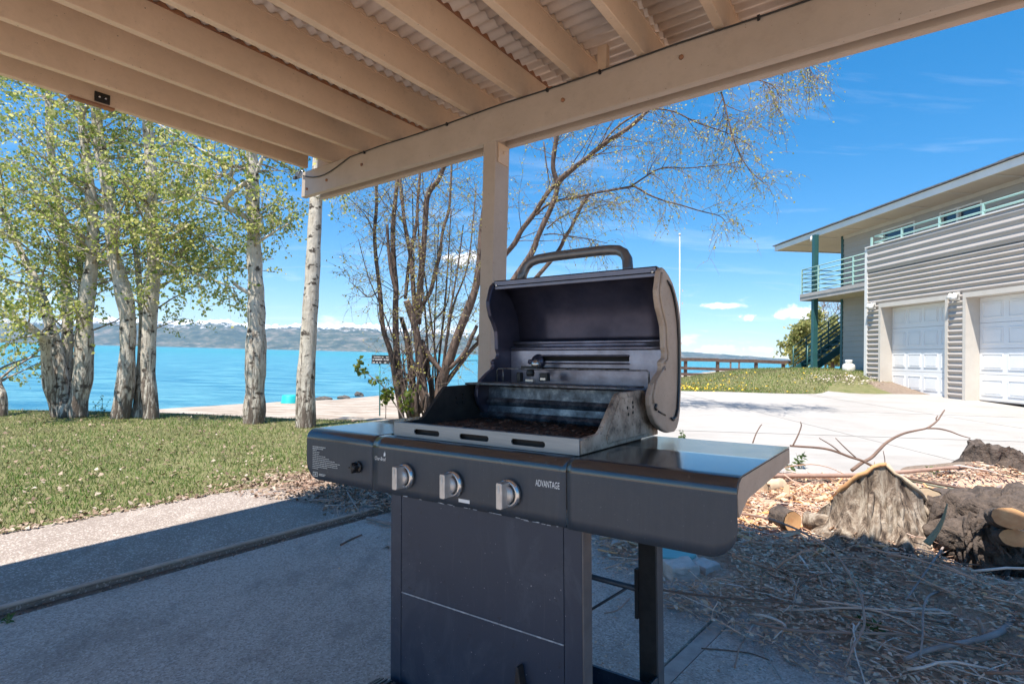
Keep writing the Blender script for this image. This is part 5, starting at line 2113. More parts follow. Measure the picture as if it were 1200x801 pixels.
def tree(name, label, cat, limbs, barkmat, branchmat, leafmat_, spec, group=None, sides=12):
    """limbs: list of (pts, radii, growth parameters or None)"""
    base = limbs[0][0][0]
    root = empty(name, base.to_tuple(), label, cat, group)
    mbr, mtw = MB(), MB()
    leaves = []
    for k, (pts, rad, gp) in enumerate(limbs):
        mt = MB()
        # flare and knobs on the main limbs
        mt.tube(pts, rad, sides)
        ob = mt.build('trunk' if k < spec.get('trunks', 1) else 'limb', M[barkmat], root)
        if gp is None:
            continue
        g = dict(spec)
        g.update(gp)
        m = len(pts)
        for _ in range(g['n']):
            t = rnd.uniform(g.get('t0', 0.3), 1.0)
            i = min(m - 2, int(t * (m - 1)))
            f = t * (m - 1) - i
            p = pts[i].lerp(pts[i + 1], f)
            tang = (pts[i + 1] - pts[i]).normalized()
            az = rvec()
            d = (az - tang * az.dot(tang))
            d = (d.normalized() * g.get('out', 1.0) + tang * g.get('along', 0.6) + Vector(g.get('bias', (0, 0, 0)))).normalized()
            L0 = g['L'] * rnd.uniform(0.45, 1.15) * (1.15 - 0.55 * t)
            if k >= 0 and rad[i] < 0.02:
                L0 *= 0.8
            bp_ = wander(p, d, L0, 6, 0.20, Vector(g.get('bend', (0, 0, 0.2))))
            r0 = min(rad[i] * 0.55, g.get('r', 0.014)) * (L0 / g['L']) ** 0.7 + 0.002
            (mbr if r0 > 0.004 else mtw).tube(bp_, [r0 * (1 - 0.8 * j / 6) for j in range(7)], 5 if r0 > 0.006 else 4, False)
            for _2 in range(g['tw']):
                j = rnd.uniform(0.25, 1.0) * 5.99
                ji = int(j)
                p2 = bp_[ji].lerp(bp_[ji + 1], j - ji)
                d2 = ((bp_[ji + 1] - bp_[ji]).normalized() * 0.7 + rvec() * 0.9).normalized()
                L2 = g['L2'] * rnd.uniform(0.4, 1.2)
                tp = wander(p2, d2, L2, 4, 0.25, Vector(g.get('bend2', (0, 0, 0))))
                mtw.tube(tp, [g.get('r2', 0.004) * (1 - 0.75 * q_ / 4) for q_ in range(5)], 3, False)
                for _3 in range(g['lv']):
                    q_ = rnd.uniform(0.15, 1.0) * 3.99
                    qi = int(q_)
                    leaves.append(tp[qi].lerp(tp[qi + 1], q_ - qi) + rvec() * rnd.uniform(0, g.get('spread', 0.05)))
                for _4 in range(g.get('tt', 0)):
                    q_ = rnd.uniform(0.2, 1.0) * 3.99
                    qi = int(q_)
                    p3 = tp[qi].lerp(tp[qi + 1], q_ - qi)
                    t3 = wander(p3, ((tp[qi + 1] - tp[qi]).normalized() + rvec() * 0.9), L2 * 0.5, 3, 0.2, Vector(g.get('bend2', (0, 0, 0))))
                    mtw.tube(t3, [0.0028, 0.0022, 0.0017, 0.001], 3, False)
                    for _5 in range(g['lv'] // 2):
                        leaves.append(t3[rnd.randint(1, 3)] + rvec() * rnd.uniform(0, 0.03))
    if mbr.v:
        tag(mbr.build('branches', M[branchmat], root), kind='stuff')
    if mtw.v:
        tag(mtw.build('twigs', M[spec.get('twigmat', branchmat)], root), kind='stuff')
    if leaves:
        leaf_mesh('foliage', leaves, spec['leafL'], spec['leafW'], M[leafmat_], root, spec.get('down', 0.3))
    return root


ASP = dict(n=42, L=1.7, L2=0.55, tw=9, lv=14, r=0.019, t0=0.42, bend=(0, 0, 0.15), bend2=(0, 0, -0.3), leafL=0.050, leafW=0.043, out=1.0, along=0.45, spread=0.07, twigmat='branch')
AY = 8.5


def up_to(pts, rad, dx, dz, n_=5):
    """carry a trunk on above the roof line"""
    p = pts[-1]
    r_ = rad[-1]
    d = Vector((dx, rnd.uniform(-0.15, 0.15), 1.0))
    for k in range(1, n_ + 1):
        pts.append(p + d * (dz * k / n_) + Vector((0.05 * mn.noise(Vector((k, r_ * 99, 0))), 0.04, 0)))
        rad.append(r_ * (1 - 0.85 * k / n_))
    return pts, rad


# left clump of stems
l1 = limb([(70, 491), (64, 470), (58, 447), (54.5, 425), (53, 400), (46, 392), (33, 381), (14, 372), (-8, 366)], AY, 16, 4, -0.8, rough=0.26)
l2 = limb([(76, 490), (73, 468), (71.5, 436), (63, 400), (58, 378), (50, 352), (42, 330), (30, 306), (12, 270), (-2, 240)], AY - 0.05, 15, 6, 0.3, rough=0.26)
l3 = limb([(82, 490), (79, 466), (77.5, 432), (79, 395), (78.5, 360), (76.5, 324), (74, 290), (70, 250), (62, 200), (58, 150), (56, 100)], AY + 0.12, 13, 7, 0.5, rough=0.26)
l4 = limb([(92, 491), (91, 474), (97, 445), (98.5, 415), (99, 384), (102, 350), (106, 320), (108, 300), (109, 262), (105, 215), (98, 160), (92, 110)], AY, 21, 8, 0.0, rough=0.28)
l5 = limb([(84, 489), (86, 462), (91, 425), (93, 390), (95, 350), (94, 310), (90, 260)], AY + 0.2, 12, 5, 0.4, rough=0.26)
up_to(*l3, -0.1, 1.6)
up_to(*l4, -0.05, 1.7)
up_to(*l2, -0.5, 1.2)
tree('aspen_tree', 'leftmost aspen, a clump of five pale stems spreading from one foot at the lawn edge', 'tree',
     [(l4[0], l4[1], {}), (l1[0], l1[1], dict(n=10, L=1.0, t0=0.5)), (l2[0], l2[1], dict(n=20)), (l3[0], l3[1], {}), (l5[0], l5[1], dict(n=14))],
     'bark', 'branch', 'aspen', dict(ASP, trunks=5), 'aspens along the lawn edge')
# second clump: two thick stems
m1 = limb([(140, 493), (142, 484), (147, 450), (149, 420), (150, 395), (149, 365), (144, 340), (139, 318), (133, 300), (131, 265), (128, 230), (121, 195), (115, 155), (112, 118), (109, 80)], AY, 20, 11, 0.1, rough=0.26)
m2 = limb([(177, 493), (177, 478), (174, 445), (174, 410), (176, 370), (179, 335), (180, 310), (178.5, 270), (177, 240), (178, 206), (175, 172), (173, 146), (171, 100)], AY + 0.05, 17, 11, 0.2, rough=0.12)
m3 = limb([(160, 493), (163, 470), (165, 440), (167, 405), (167, 370), (163, 330), (160, 300), (150, 250), (146, 205)], AY + 0.15, 14, 4, 0.5, rough=0.26)
up_to(*m1, -0.1, 1.6)
up_to(*m2, 0.0, 1.9)
m4 = limb([(181, 287), (190, 282), (205, 274), (222, 262)], AY, 5, 2, -0.3)
m6 = limb([(180, 302), (198, 309), (222, 318), (250, 328), (276, 338)], AY, 4, 1.5, -0.2)
m7 = limb([(178, 250), (200, 262), (228, 275), (255, 292), (275, 305)], AY + 0.1, 4, 1.5, 0.1)
m5 = limb([(157, 236), (168, 243), (176, 250), (181, 262)], AY - 0.1, 3, 2, 0)
tree('aspen_tree', 'aspen with two thick pale trunks close together, second clump from the left', 'tree',
     [(m1[0], m1[1], {}), (m2[0], m2[1], dict(n=52, bias=(0.35, 0, 0), t0=0.30)), (m3[0], m3[1], dict(n=12)), (m4[0], m4[1], dict(n=5, t0=0.2, L=0.9)), (m6[0], m6[1], dict(n=15, t0=0.25, L=0.55, bend=(0, 0, -0.2), tw=6)), (m7[0], m7[1], dict(n=16, t0=0.2, L=0.6, tw=6)), (m5[0], m5[1], None)],
     'bark', 'branch', 'aspen', dict(ASP, trunks=3), 'aspens along the lawn edge')
# single aspen with the S-shaped branch
c0 = limb([(297, 500), (298, 488), (299, 450), (300, 405), (300.5, 375), (300, 345), (299, 318), (297.5, 290), (297, 258), (296, 225), (296, 198), (294, 170), (290, 130), (287, 90)], 8.35, 25, 9, 0.1, rough=0.24)
up_to(*c0, -0.05, 1.8)
s1 = limb([(296, 262), (291, 256), (279, 249), (268, 244), (264.5, 240), (265, 234), (271, 227), (281, 219), (292, 211)], 8.2, 7, 4.5, -0.25)
s2 = limb([(264, 242), (250, 238), (230, 233), (215, 229), (203, 226), (190, 216)], 8.2, 3.5, 1.5, -0.5)
s3 = limb([(281, 219), (268, 207), (250, 203), (230, 195), (205, 190), (186, 185)], 8.1, 4, 1.5, -0.6)
s4 = limb([(296, 205), (288, 196), (266, 194), (250, 183), (234, 175), (212, 162), (186, 146)], 8.3, 5, 2, -0.4)
s5 = limb([(300, 346), (288, 341), (279, 336), (274, 331)], 8.3, 6, 3, -0.1)
s7 = limb([(298, 286), (310, 279), (324, 270), (338, 262)], 8.3, 4, 1.5, 0.1)
s6 = limb([(299, 205), (305, 190), (313, 172), (318, 150), (320, 120)], 8.4, 5, 3, 0.2)
tree('aspen_tree', 'single aspen with rough forked trunk and S-bent side branch, second trunk from right', 'tree',
     [(c0[0], c0[1], dict(n=30, t0=0.42, L=1.0, bias=(0.1, 0, 0))), (s1[0], s1[1], dict(n=4, L=0.7)), (s2[0], s2[1], dict(n=8, t0=0.1, L=0.9)), (s3[0], s3[1], dict(n=9, t0=0.1, L=0.9)), (s4[0], s4[1], dict(n=10, t0=0.1, L=0.9)), (s5[0], s5[1], None), (s7[0], s7[1], dict(n=9, t0=0.2, L=0.4, tw=5)), (s6[0], s6[1], dict(n=9, t0=0.2, L=0.8))],
     'bark', 'branch', 'aspen', dict(ASP, tw=6), 'aspens along the lawn edge')
d0 = limb([(358, 505), (358.5, 490), (358, 465), (358.5, 440), (361, 405), (363, 370), (366, 325), (368, 280), (370, 240), (373, 190), (377, 130)], 8.05, 23, 12.5, 0.1, rough=0.10)
up_to(*d0, 0.05, 2.0)
d1 = limb([(371, 232), (382, 224), (394, 222), (404, 225)], 8.0, 3, 1.2, -0.2)
tree('aspen_tree', 'single smooth white aspen trunk with black knots, nearest the beam end', 'tree',
     [(d0[0], d0[1], dict(n=16, t0=0.78, L=1.1)), (d1[0], d1[1], dict(n=4, t0=0.3, L=0.35, tw=4))],
     'bark', 'branch', 'aspen', dict(ASP, tw=5), 'aspens along the lawn edge')
e0 = limb([(-6, 492), (0, 491), (2, 480), (1, 462), (-5, 447), (-16, 400), (-26, 330), (-34, 250), (-40, 150)], 8.4, 12, 9, 0.2, rough=0.12)
up_to(*e0, -0.1, 1.6)
tree('aspen_tree', 'aspen trunk leaning out of the left edge of the picture', 'tree', [(e0[0], e0[1], dict(n=26))], 'bark', 'branch', 'aspen', ASP, 'aspens along the lawn edge')

# bare multi-stemmed willow behind the post
WY = 9.0
WIL = dict(n=12, L=1.15, L2=0.5, tw=7, lv=3, tt=2, r=0.0065, r2=0.0028, t0=0.3, bend=(0.1, 0, 0.1), bend2=(0.05, 0, -0.35), leafL=0.034, leafW=0.024, out=0.8, along=0.6, twigmat='twig', trunks=4, spread=0.03)
W = lambda pts, w0, w1, dY=0.0, off_=0.0: limb(pts, WY + off_, w0 * 0.88, w1 * 0.85, dY, rough=0.16)
wl = []
wl.append(W([(516, 480), (516, 452), (521, 436), (527, 420), (537, 391), (548, 363), (557, 338), (562, 308), (565, 268), (572, 225), (580, 190), (592, 130)], 15, 7, -0.3) + (dict(n=16),))
wl.append(W([(471, 492), (468, 470), (464, 450), (458, 414), (449, 385), (446, 352), (444.5, 335), (440, 296), (439, 270), (441, 246), (441, 220), (440, 170)], 8.5, 3.5, 0.2) + (dict(n=12),))
wl.append(W([(482, 491), (476, 470), (467, 430), (464, 396), (463.5, 360), (464, 337), (461, 303), (460.5, 266), (463, 237), (466, 205), (468, 150)], 10, 5, 0.3, 0.1) + (dict(n=12),))
wl.append(W([(500, 480), (497, 463), (493, 440), (491, 415), (488, 390), (484, 374), (480, 362), (476, 352)], 12, 8.5, -0.1, -0.1) + (dict(n=3, L=0.5),))
wl.append(W([(490, 380), (490.5, 359), (492, 338), (494, 315), (496, 296), (498.5, 255), (500.5, 232), (506, 220), (513, 212), (518.6, 199), (528, 170), (538, 120)], 9, 5.5, -0.4) + (dict(n=14),))
wl.append(W([(487, 374), (484, 340), (481.5, 303), (475, 267), (471.5, 238), (469, 212), (467, 160)], 6, 4, 0.3, 0.1) + (dict(n=9),))
wl.append(W([(475, 350), (478, 320), (482, 292), (488, 262), (489.6, 234), (492, 205), (495, 150)], 5, 4, 0.5, 0.15) + (dict(n=9),))
wl.append(W([(490, 372), (497, 354), (504.6, 341), (510, 318), (515, 299), (519, 270), (526, 246), (528, 222), (530, 170)], 7, 3, 0.6, 0.1) + (dict(n=10),))
wl.append(W([(493, 398), (498, 410), (504, 419), (511, 427), (518, 436)], 8, 7, 0) + (None,))
wl.append(W([(465, 345), (459, 322), (456, 300), (453.5, 263)], 5, 4.2, 0, -0.15) + (dict(n=4, L=0.6),))
wl.append(W([(490, 485), (484, 455), (480, 420), (476, 392), (470, 372)], 11, 6, 0.2, 0.2) + (None,))
wl.append(W([(508, 482), (506, 455), (498, 425), (494, 400)], 8, 6, 0, 0.25) + (None,))
wl.append(W([(516, 458), (528, 441), (541, 424), (552, 410), (560, 402), (572, 394)], 7, 5, 0, 0.1) + (dict(n=5, L=0.6),))
wl.append(W([(527, 432), (545, 412), (553, 394), (556, 388), (559, 381)], 6, 5, 0, -0.1) + (None,))
wl.append(W([(511, 470), (509, 400), (510, 360), (512, 320), (514, 260)], 2.6, 1.6, 0.1, 0.3) + (dict(n=7, L=0.7),))
wl.append(W([(503, 476), (497, 420), (502, 385), (519, 365), (526, 345), (530, 300)], 2.2, 1.2, 0.1, 0.3) + (dict(n=7, L=0.7),))
# thin suckers at the foot
for k in range(16):
    x0 = rnd.uniform(472, 512)
    wl.append(W([(x0, 488), (x0 - rnd.uniform(-6, 10), 455), (x0 - rnd.uniform(-14, 18), rnd.uniform(415, 435)), (x0 - rnd.uniform(-20, 26), rnd.uniform(370, 410))], rnd.uniform(2, 4.5), 1.0, rnd.uniform(-0.3, 0.3), rnd.uniform(-0.3, 0.1)) + (dict(n=2, L=0.35, tw=2),))
for k in range(6):
    x0, x1, yt = rnd.uniform(474, 520), rnd.uniform(446, 566), rnd.uniform(215, 285)
    wl.append(W([(x0, 488), (x0 + (x1 - x0) * 0.2, 430), (x0 + (x1 - x0) * rnd.uniform(0.4, 0.6), 360), (x0 + (x1 - x0) * 0.8, 310), (x1, yt)], rnd.uniform(3.0, 5.0), 1.5, rnd.uniform(-0.4, 0.6), rnd.uniform(-0.1, 0.5)) + (dict(n=8, L=0.8),))
# left outlying twigs against the sky
wl.append(W([(462, 400), (452, 372), (440, 345), (432, 325), (425, 300), (420, 280)], 2, 0.8, -0.3, -0.2) + (dict(n=8, L=0.45, t0=0.3, tw=3),))
wl.append(W([(445, 340), (432, 348), (420, 338), (410, 330)], 1.8, 0.7, -0.2, -0.2) + (dict(n=5, L=0.35, t0=0.3, tw=3),))
wl.append(W([(439, 275), (430, 255), (422, 245)], 1.8, 0.8, -0.2, 0) + (dict(n=4, L=0.35, t0=0.3, tw=3),))
# stems on the right of the post
wl.append(W([(560, 400), (578, 370), (600, 330), (622, 298), (630, 278), (637, 262), (645, 245), (650, 232), (653, 216), (648, 196), (650, 174), (652, 161), (655, 120)], 9, 5.5, -0.3, -0.15) + (dict(n=10, t0=0.5),))
wl.append(W([(653, 216), (658, 209), (665, 203), (676, 194), (687, 186), (697, 177), (706, 170.6), (716, 163), (726, 157), (745, 143), (770, 118), (800, 90)], 8, 4.5, -0.8, -0.4) + (dict(n=18, t0=0.1, L=1.2, bias=(0.3, -0.2, 0)),))
wl.append(W([(566, 345), (585, 308), (603, 285), (611, 270), (625.6, 251), (637, 233), (646, 221), (653, 214)], 8, 5, -0.2, 0.05) + (dict(n=9),))
wl.append(W([(575, 380), (610, 345), (640, 312), (655.5, 292), (662, 278), (668.6, 268), (676, 253), (682, 240), (691, 227)], 6, 4, -0.3, 0.1) + (dict(n=8, t0=0.4),))
HANG = dict(bend=(0.1, 0, -0.3), bend2=(0.05, 0, -0.7), tw=6, L2=0.5, lv=3, tt=2)
wl.append(W([(628, 252), (640, 241), (654, 235), (666, 233), (678, 230.5), (698.6, 226), (721, 222), (743.5, 218)], 3.4, 3.0, -0.5, -0.2) + (dict(HANG, n=14, t0=0.15, L=0.7),))
wl.append(W([(743, 218), (752, 223), (760, 228), (778, 235), (797, 240), (820, 247), (843, 253), (851, 261)], 2.8, 0.9, -0.3, -0.7) + (dict(HANG, n=10, t0=0.05, L=0.5),))
wl.append(W([(740, 218), (755, 208), (770, 199), (787, 196), (803, 197), (828, 195), (853, 192), (872, 188)], 2.4, 0.9, -0.4, -0.7) + (dict(HANG, n=14, t0=0.1, L=0.6),))
wl.append(W([(700, 175), (722, 150), (745, 135), (765, 128), (790, 131), (815, 143), (838, 151), (862, 160), (880, 172)], 3, 0.9, -0.6, -0.6) + (dict(HANG, n=20, t0=0.2, L=0.8),))
wl.append(W([(845, 108), (850, 125), (856, 150), (863, 172), (872, 190), (884, 205), (896, 215)], 2.4, 0.8, -0.2, -1.2) + (dict(HANG, n=16, t0=0.05, L=0.6),))
wl.append(W([(770, 118), (800, 95), (840, 85), (880, 92), (905, 100), (915, 115)], 3, 0.9, -0.3, -1.2) + (dict(HANG, n=18, t0=0.2, L=0.6),))
wl.append(W([(800, 90), (850, 60), (900, 62), (940, 72), (960, 82)], 2.6, 0.8, -0.3, -1.2) + (dict(HANG, n=13, t0=0.45, L=0.5),))
wl.append(W([(641, 268), (655, 256), (675, 246), (688, 236)], 2.2, 1.4, 0, -0.1) + (dict(n=5, L=0.5),))
wl.append(W([(637, 275), (650, 274), (668, 277), (690, 280), (712, 285)], 1.8, 0.8, -0.2, -0.2) + (dict(HANG, n=7, t0=0.2, L=0.5),))
wl.append(W([(637, 166), (640, 190), (644, 215)], 2, 1.6, 0, -0.1) + (dict(n=4, L=0.6),))
tree('willow_tree', 'bare brown multi-stemmed willow with tiny spring buds leaning behind the post', 'tree', wl, 'willow', 'willow', 'bud', WIL, sides=9)

# leafy sapling by the sign
sp_ = [limb([(474, 492), (466, 478), (455, 462), (447, 450), (437, 443), (427, 434), (417, 426)], 8.0, 1.8, 0.8), limb([(452, 490), (452, 470), (450, 455)], 8.0, 1.2, 0.6), limb([(470, 492), (478, 470), (481, 452)], 8.1, 1.2, 0.6)]
tree('sapling', 'young leafy sapling arching left in front of the beach sign', 'sapling', [(a_, b_, dict(n=10, L=0.16, tw=2, L2=0.10, lv=5, t0=0.15)) for a_, b_ in sp_], 'twig', 'twig', 'bushleaf',
     dict(n=8, L=0.2, L2=0.1, tw=2, lv=4, r=0.004, r2=0.003, leafL=0.07, leafW=0.055, twigmat='twig', trunks=1, spread=0.03), sides=6)

# far trees beyond the house end
FT = dict(n=40, L=0.9, L2=0.55, tw=7, lv=12, r=0.02, r2=0.010, t0=0.12, bend=(0, 0, 0.5), bend2=(0, 0, 0.2), leafL=0.16, leafW=0.12, out=0.8, along=0.8, trunks=1, spread=0.16)
for (x0, x1, yt, Y, lab, n_) in ((937, 938, 386, 27, 'bushy pale green tree left of the steel column, beyond the house end', 34), (958, 957, 374, 30, 'taller yellow-green tree between the column and the stair, beyond the house', 40), (976, 974, 382, 28, 'pale green tree half hidden by the house wall, behind the stair', 34)):
    lb = limb([(x0, 438), (x0 + 1, 420), (x1, 402), (x1 + 0.5, yt)], Y, 3, 0.6)
    lb2 = limb([(x0, 432), (x0 - 5, 415), (x1 - 7, yt + 12)], Y, 2, 0.5, 0.3)
    tree('far_tree', lab, 'tree', [lb + (dict(n=n_),), lb2 + (dict(n=n_ // 2),)], 'willow', 'twig', 'farleaf', FT, 'trees beyond the house end', sides=6)
lb = [limb([(967, 436), (967, 400), (966, 372), (964, 358)], 33, 2.4, 0.5), limb([(972, 436), (974, 395), (978, 370), (982, 362)], 33, 2, 0.5)]
tree('bare_tree', 'purple-grey leafless tree rising above the green trees beside the house', 'tree', [x + (dict(n=26),) for x in lb], 'willow', 'willow', 'farleaf', dict(FT, lv=0, tw=5, r2=0.014, L=1.0, twigmat='twig'), sides=5)

# ================================================================== GRASS, LEAVES, WEEDS
def scatter(n_, x0, x1, y0, y1, ok):
    out_ = []
    while len(out_) < n_:
        x, y = rnd.uniform(x0, x1), rnd.uniform(y0, y1)
        if ok(x, y):
            out_.append((x, y))
    return out_


def blades(name, pts, h, w, mat):
    n_ = len(pts)
    P_ = np.array([(x, y, height(x, y)) for x, y in pts])
    ang = npr.uniform(0, 2 * math.pi, n_)
    a_ = np.stack([np.cos(ang), np.sin(ang), np.zeros(n_)], 1)
    lean = npr.normal(scale=0.55, size=(n_, 3))
    lean[:, 2] = 1
    lean /= np.linalg.norm(lean, axis=1, keepdims=True)
    s = npr.uniform(0.45, 1.2, (n_, 1))
    V = np.stack([P_ - a_ * w / 2, P_ + a_ * w / 2, P_ + lean * h * s + a_ * w * 0.1], 1).reshape(-1, 3)
    o = link(name, mesh_np(name, V, np.arange(3 * n_).reshape(-1, 3), mat))
    o['kind'] = 'stuff'
    return o


def on_lawn(x, y):
    g, s = cover(x, y)
    n_ = mn.noise(Vector((x * 1.1, y * 1.1, 4)))
    return g + 0.8 * n_ > rnd.uniform(0.25, 0.9) and s < 0.5


pts = scatter(120000, -11.5, -0.3, 2.6, 9.2, lambda x, y: on_lawn(x, y) and rnd.random() < 1.4 / (0.35 * max(3.0, y)))
blades('lawn_grass', pts, 0.045, 0.0085, M['blade'])
pts = scatter(30000, 2.5, 10.2, 11.4, 18.5, lambda x, y: cover(x, y)[0] > 0.5 and not (x > 9.0 and y < 13.8) and (y > 11.55 + (1.9 * sstep(6.2, 8.3, x))))
blades('mound_grass', pts, 0.06, 0.016, M['blade'])


def flat_bits(name, pts, L_, W_, mat, lift=0.012, tilt=0.5, zf=None):
    n_ = len(pts)
    P_ = np.array([(x, y, (zf or height)(x, y) + rnd.uniform(0.002, lift)) for x, y in pts])
    ang = npr.uniform(0, 2 * math.pi, n_)
    a_ = np.stack([np.cos(ang), np.sin(ang), npr.normal(scale=tilt * 0.5, size=n_)], 1)
    b_ = np.stack([-np.sin(ang), np.cos(ang), npr.normal(scale=tilt, size=n_)], 1)
    s = npr.uniform(0.5, 1.3, (n_, 1))
    s2 = npr.uniform(0.6, 1.3, (n_, 1))
    c_ = np.array([0, 0, 1.0]) * W_ * 0.25 * s
    V = np.stack([P_ - a_ * L_ * s / 2, P_ + b_ * W_ * s2 / 2 + c_, P_ + a_ * L_ * s / 2, P_ - b_ * W_ * s2 / 2 + c_], 1).reshape(-1, 3)
    o = link(name, mesh_np(name, V, np.arange(4 * n_).reshape(-1, 4), mat))
    o['kind'] = 'stuff'
    return o


flat_bits('fallen_leaves', scatter(2600, -11, -0.3, 2.8, 9.2, lambda x, y: on_lawn(x, y) and rnd.random() < 3.0 / y), 0.042, 0.030, M['dryleaf'], 0.035)
dn = scatter(420, 2.6, 9.4, 11.6, 15.5, lambda x, y: cover(x, y)[0] > 0.5 and y > 11.6 + 1.9 * sstep(6.2, 8.3, x) and rnd.random() < max(0.08, 1.0 - (x - 4.0) / 3.2))
flat_bits('dandelions', dn, 0.06, 0.06, M['yellow'], 0.09, 0.3)

# ================================================================== DEBRIS BED ON THE RIGHT
EDGE = [(1.2, 1.75), (1.96, 1.115), (2.25, 0.896), (2.64, 0.682), (2.89, 0.567), (3.21, 0.50), (3.6, 0.42), (5.2, 0.35)]      # y -> x of the slab side


def bed_in(x, y):
    """how far inside the debris bed, 0 at the edge"""
    ex = lerp_tab(EDGE, y) + 0.10 * mn.noise(Vector((x * 2, y * 3, 1)))
    d1_ = x - ex
    d2_ = (4.86 - 0.02 * (x - 3)) - y
    return min(d1_, d2_, 6.3 - x)


def zbed(x, y):
    d = bed_in(x, y)
    base = height(x, y)
    if x < 1.9 and y < 5.2 and base < 0.0:
        base = max(base, 0.001)
    return base


# soil mound under the litter where it runs up onto the slab
def pile_z(x, y):
    return zbed(x, y) + 0.04 * sstep(0.0, 0.5, bed_in(x, y))


xs = np.arange(0.3, 6.4, 0.07)
ys_ = np.arange(1.0, 5.1, 0.07)
V, keep = [], []
for y in ys_:
    for x in xs:
        d = bed_in(x, y)
        V.append((x, y, pile_z(x, y) - 0.02 + 0.03 * mn.noise(Vector((x * 5, y * 5, 0))) * sstep(0, 0.4, d) + (0 if d > -0.02 else -0.09)))
I = np.arange(len(xs) * len(ys_)).reshape(len(ys_), len(xs))
F = np.stack([I[:-1, :-1], I[:-1, 1:], I[1:, 1:], I[1:, :-1]], -1).reshape(-1, 4)
a = NT('litter_soil')
v = a.coord('Object')
c = a.ramp(a.noise(v, 34, 6, 0.75), [(0.3, (0.34, 0.22, 0.165)), (0.5, (0.62, 0.42, 0.31)), (0.72, (0.76, 0.57, 0.45))])
M['soil'] = a.bsdf(c, 0.95, 0, a.bump(a.noise(v, 60, 5, 0.7), 1.0, 0.02), 0.2)
tag(link('debris_bed', mesh_np('debris_bed', V, F, M['soil'], True)), kind='structure')

clear = lambda x, y: ((x - 2.60) / 0.36) ** 2 + ((y - 2.72) / 0.42) ** 2 > 1 and ((x - 0.93) / 0.26) ** 2 + ((y - 2.88) / 0.24) ** 2 > 1
inb = lambda lo: (lambda x, y: bed_in(x, y) > lo + abs(rnd.gauss(0, 0.05)) * -1 and rnd.random() < 1.0)
flat_bits('wood_chips', scatter(30000, 0.3, 6.3, 1.1, 4.95, lambda x, y: bed_in(x, y) > rnd.gauss(0.03, 0.07) and clear(x, y) and (rnd.random() < 0.8 + 0.2 * sstep(2.6, 3.4, y))), 0.040, 0.017, M['chips'], 0.035, 0.30, pile_z)


flat_bits('brown_duff', scatter(26000, 0.3, 5.0, 1.1, 4.2, lambda x, y: bed_in(x, y) > rnd.gauss(0.05, 0.08) and clear(x, y) and rnd.random() < 1.1 - 0.7 * sstep(3.0, 3.8, y)), 0.026, 0.009, M['duff'], 0.05, 0.25, pile_z)
# bigger splinters and bark plates with real thickness around the stump
mb = MB()
for k in range(420):
    while True:
        x, y = rnd.gauss(2.1, 0.85), rnd.gauss(3.75, 0.45)
        if bed_in(x, y) > 0.02 and clear(x, y) and (x - 2.24) ** 2 + (y - 3.4) ** 2 > 0.10:
            break
    yaw, pt = rnd.uniform(0, 6.28), rnd.gauss(0, 0.28)
    d_ = Vector((math.cos(yaw) * math.cos(pt), math.sin(yaw) * math.cos(pt), math.sin(pt)))
    s_ = Vector((-math.sin(yaw), math.cos(yaw), rnd.gauss(0, 0.3))).normalized()
    L_, w_ = rnd.uniform(0.04, 0.15), rnd.uniform(0.008, 0.024)
    o_ = Vector((x, y, pile_z(x, y) + 0.025 + abs(pt) * L_ * 0.4))
    n_ = d_.cross(s_) * rnd.uniform(0.004, 0.010)
    a0, a1 = o_ - d_ * L_ / 2, o_ + d_ * L_ / 2
    k0, k1 = rnd.uniform(0.3, 1.0), rnd.uniform(0.2, 1.0)
    mb.hexa([a0 - s_ * w_ * k0, a1 - s_ * w_ * k1, a1 + s_ * w_ * k1, a0 + s_ * w_ * k0, a0 - s_ * w_ * k0 + n_, a1 - s_ * w_ * k1 + n_, a1 + s_ * w_ * k1 + n_, a0 + s_ * w_ * k0 + n_])
tag(mb.build('split_wood_pieces', M['splitwood']), kind='stuff')


def bent_twig(mb, p, yaw, pitch, L_, r_, kink, n_=5, sides=4):
    d = Vector((math.cos(yaw) * math.cos(pitch), math.sin(yaw) * math.cos(pitch), math.sin(pitch)))
    side = Vector((-math.sin(yaw), math.cos(yaw), 0))
    pts_ = []
    for k in range(n_ + 1):
        t = k / n_
        pts_.append(p + d * L_ * (t - 0.5) + side * kink * math.sin(math.pi * t) * L_ + rvec() * L_ * 0.006 + UZ * (0.02 * L_ * math.sin(math.pi * t * 1.3)))
    mb.tube(pts_, [r_ * (1 - 0.55 * k / n_) for k in range(n_ + 1)], sides)


mb = MB()
for k in range(4200):
    while True:
        x, y = rnd.uniform(0.35, 5.9), rnd.uniform(1.0, 4.9)
        if bed_in(x, y) > abs(rnd.gauss(0, 0.10)) - 0.05 and clear(x, y) and rnd.random() < 1.15 - 0.55 * sstep(2.9, 3.6, y):
            break
    L_ = min(0.55, rnd.lognormvariate(-1.95, 0.5))
    yaw = rnd.gauss(-0.6, 0.95)
    bent_twig(mb, Vector((x, y, pile_z(x, y) + rnd.uniform(0.0, 0.028))), yaw, rnd.gauss(0, 0.12), L_, rnd.lognormvariate(-6.0, 0.38), rnd.gauss(0, 0.06), 4, 3)
tag(mb.build('twig_litter', M['litter']), kind='stuff')

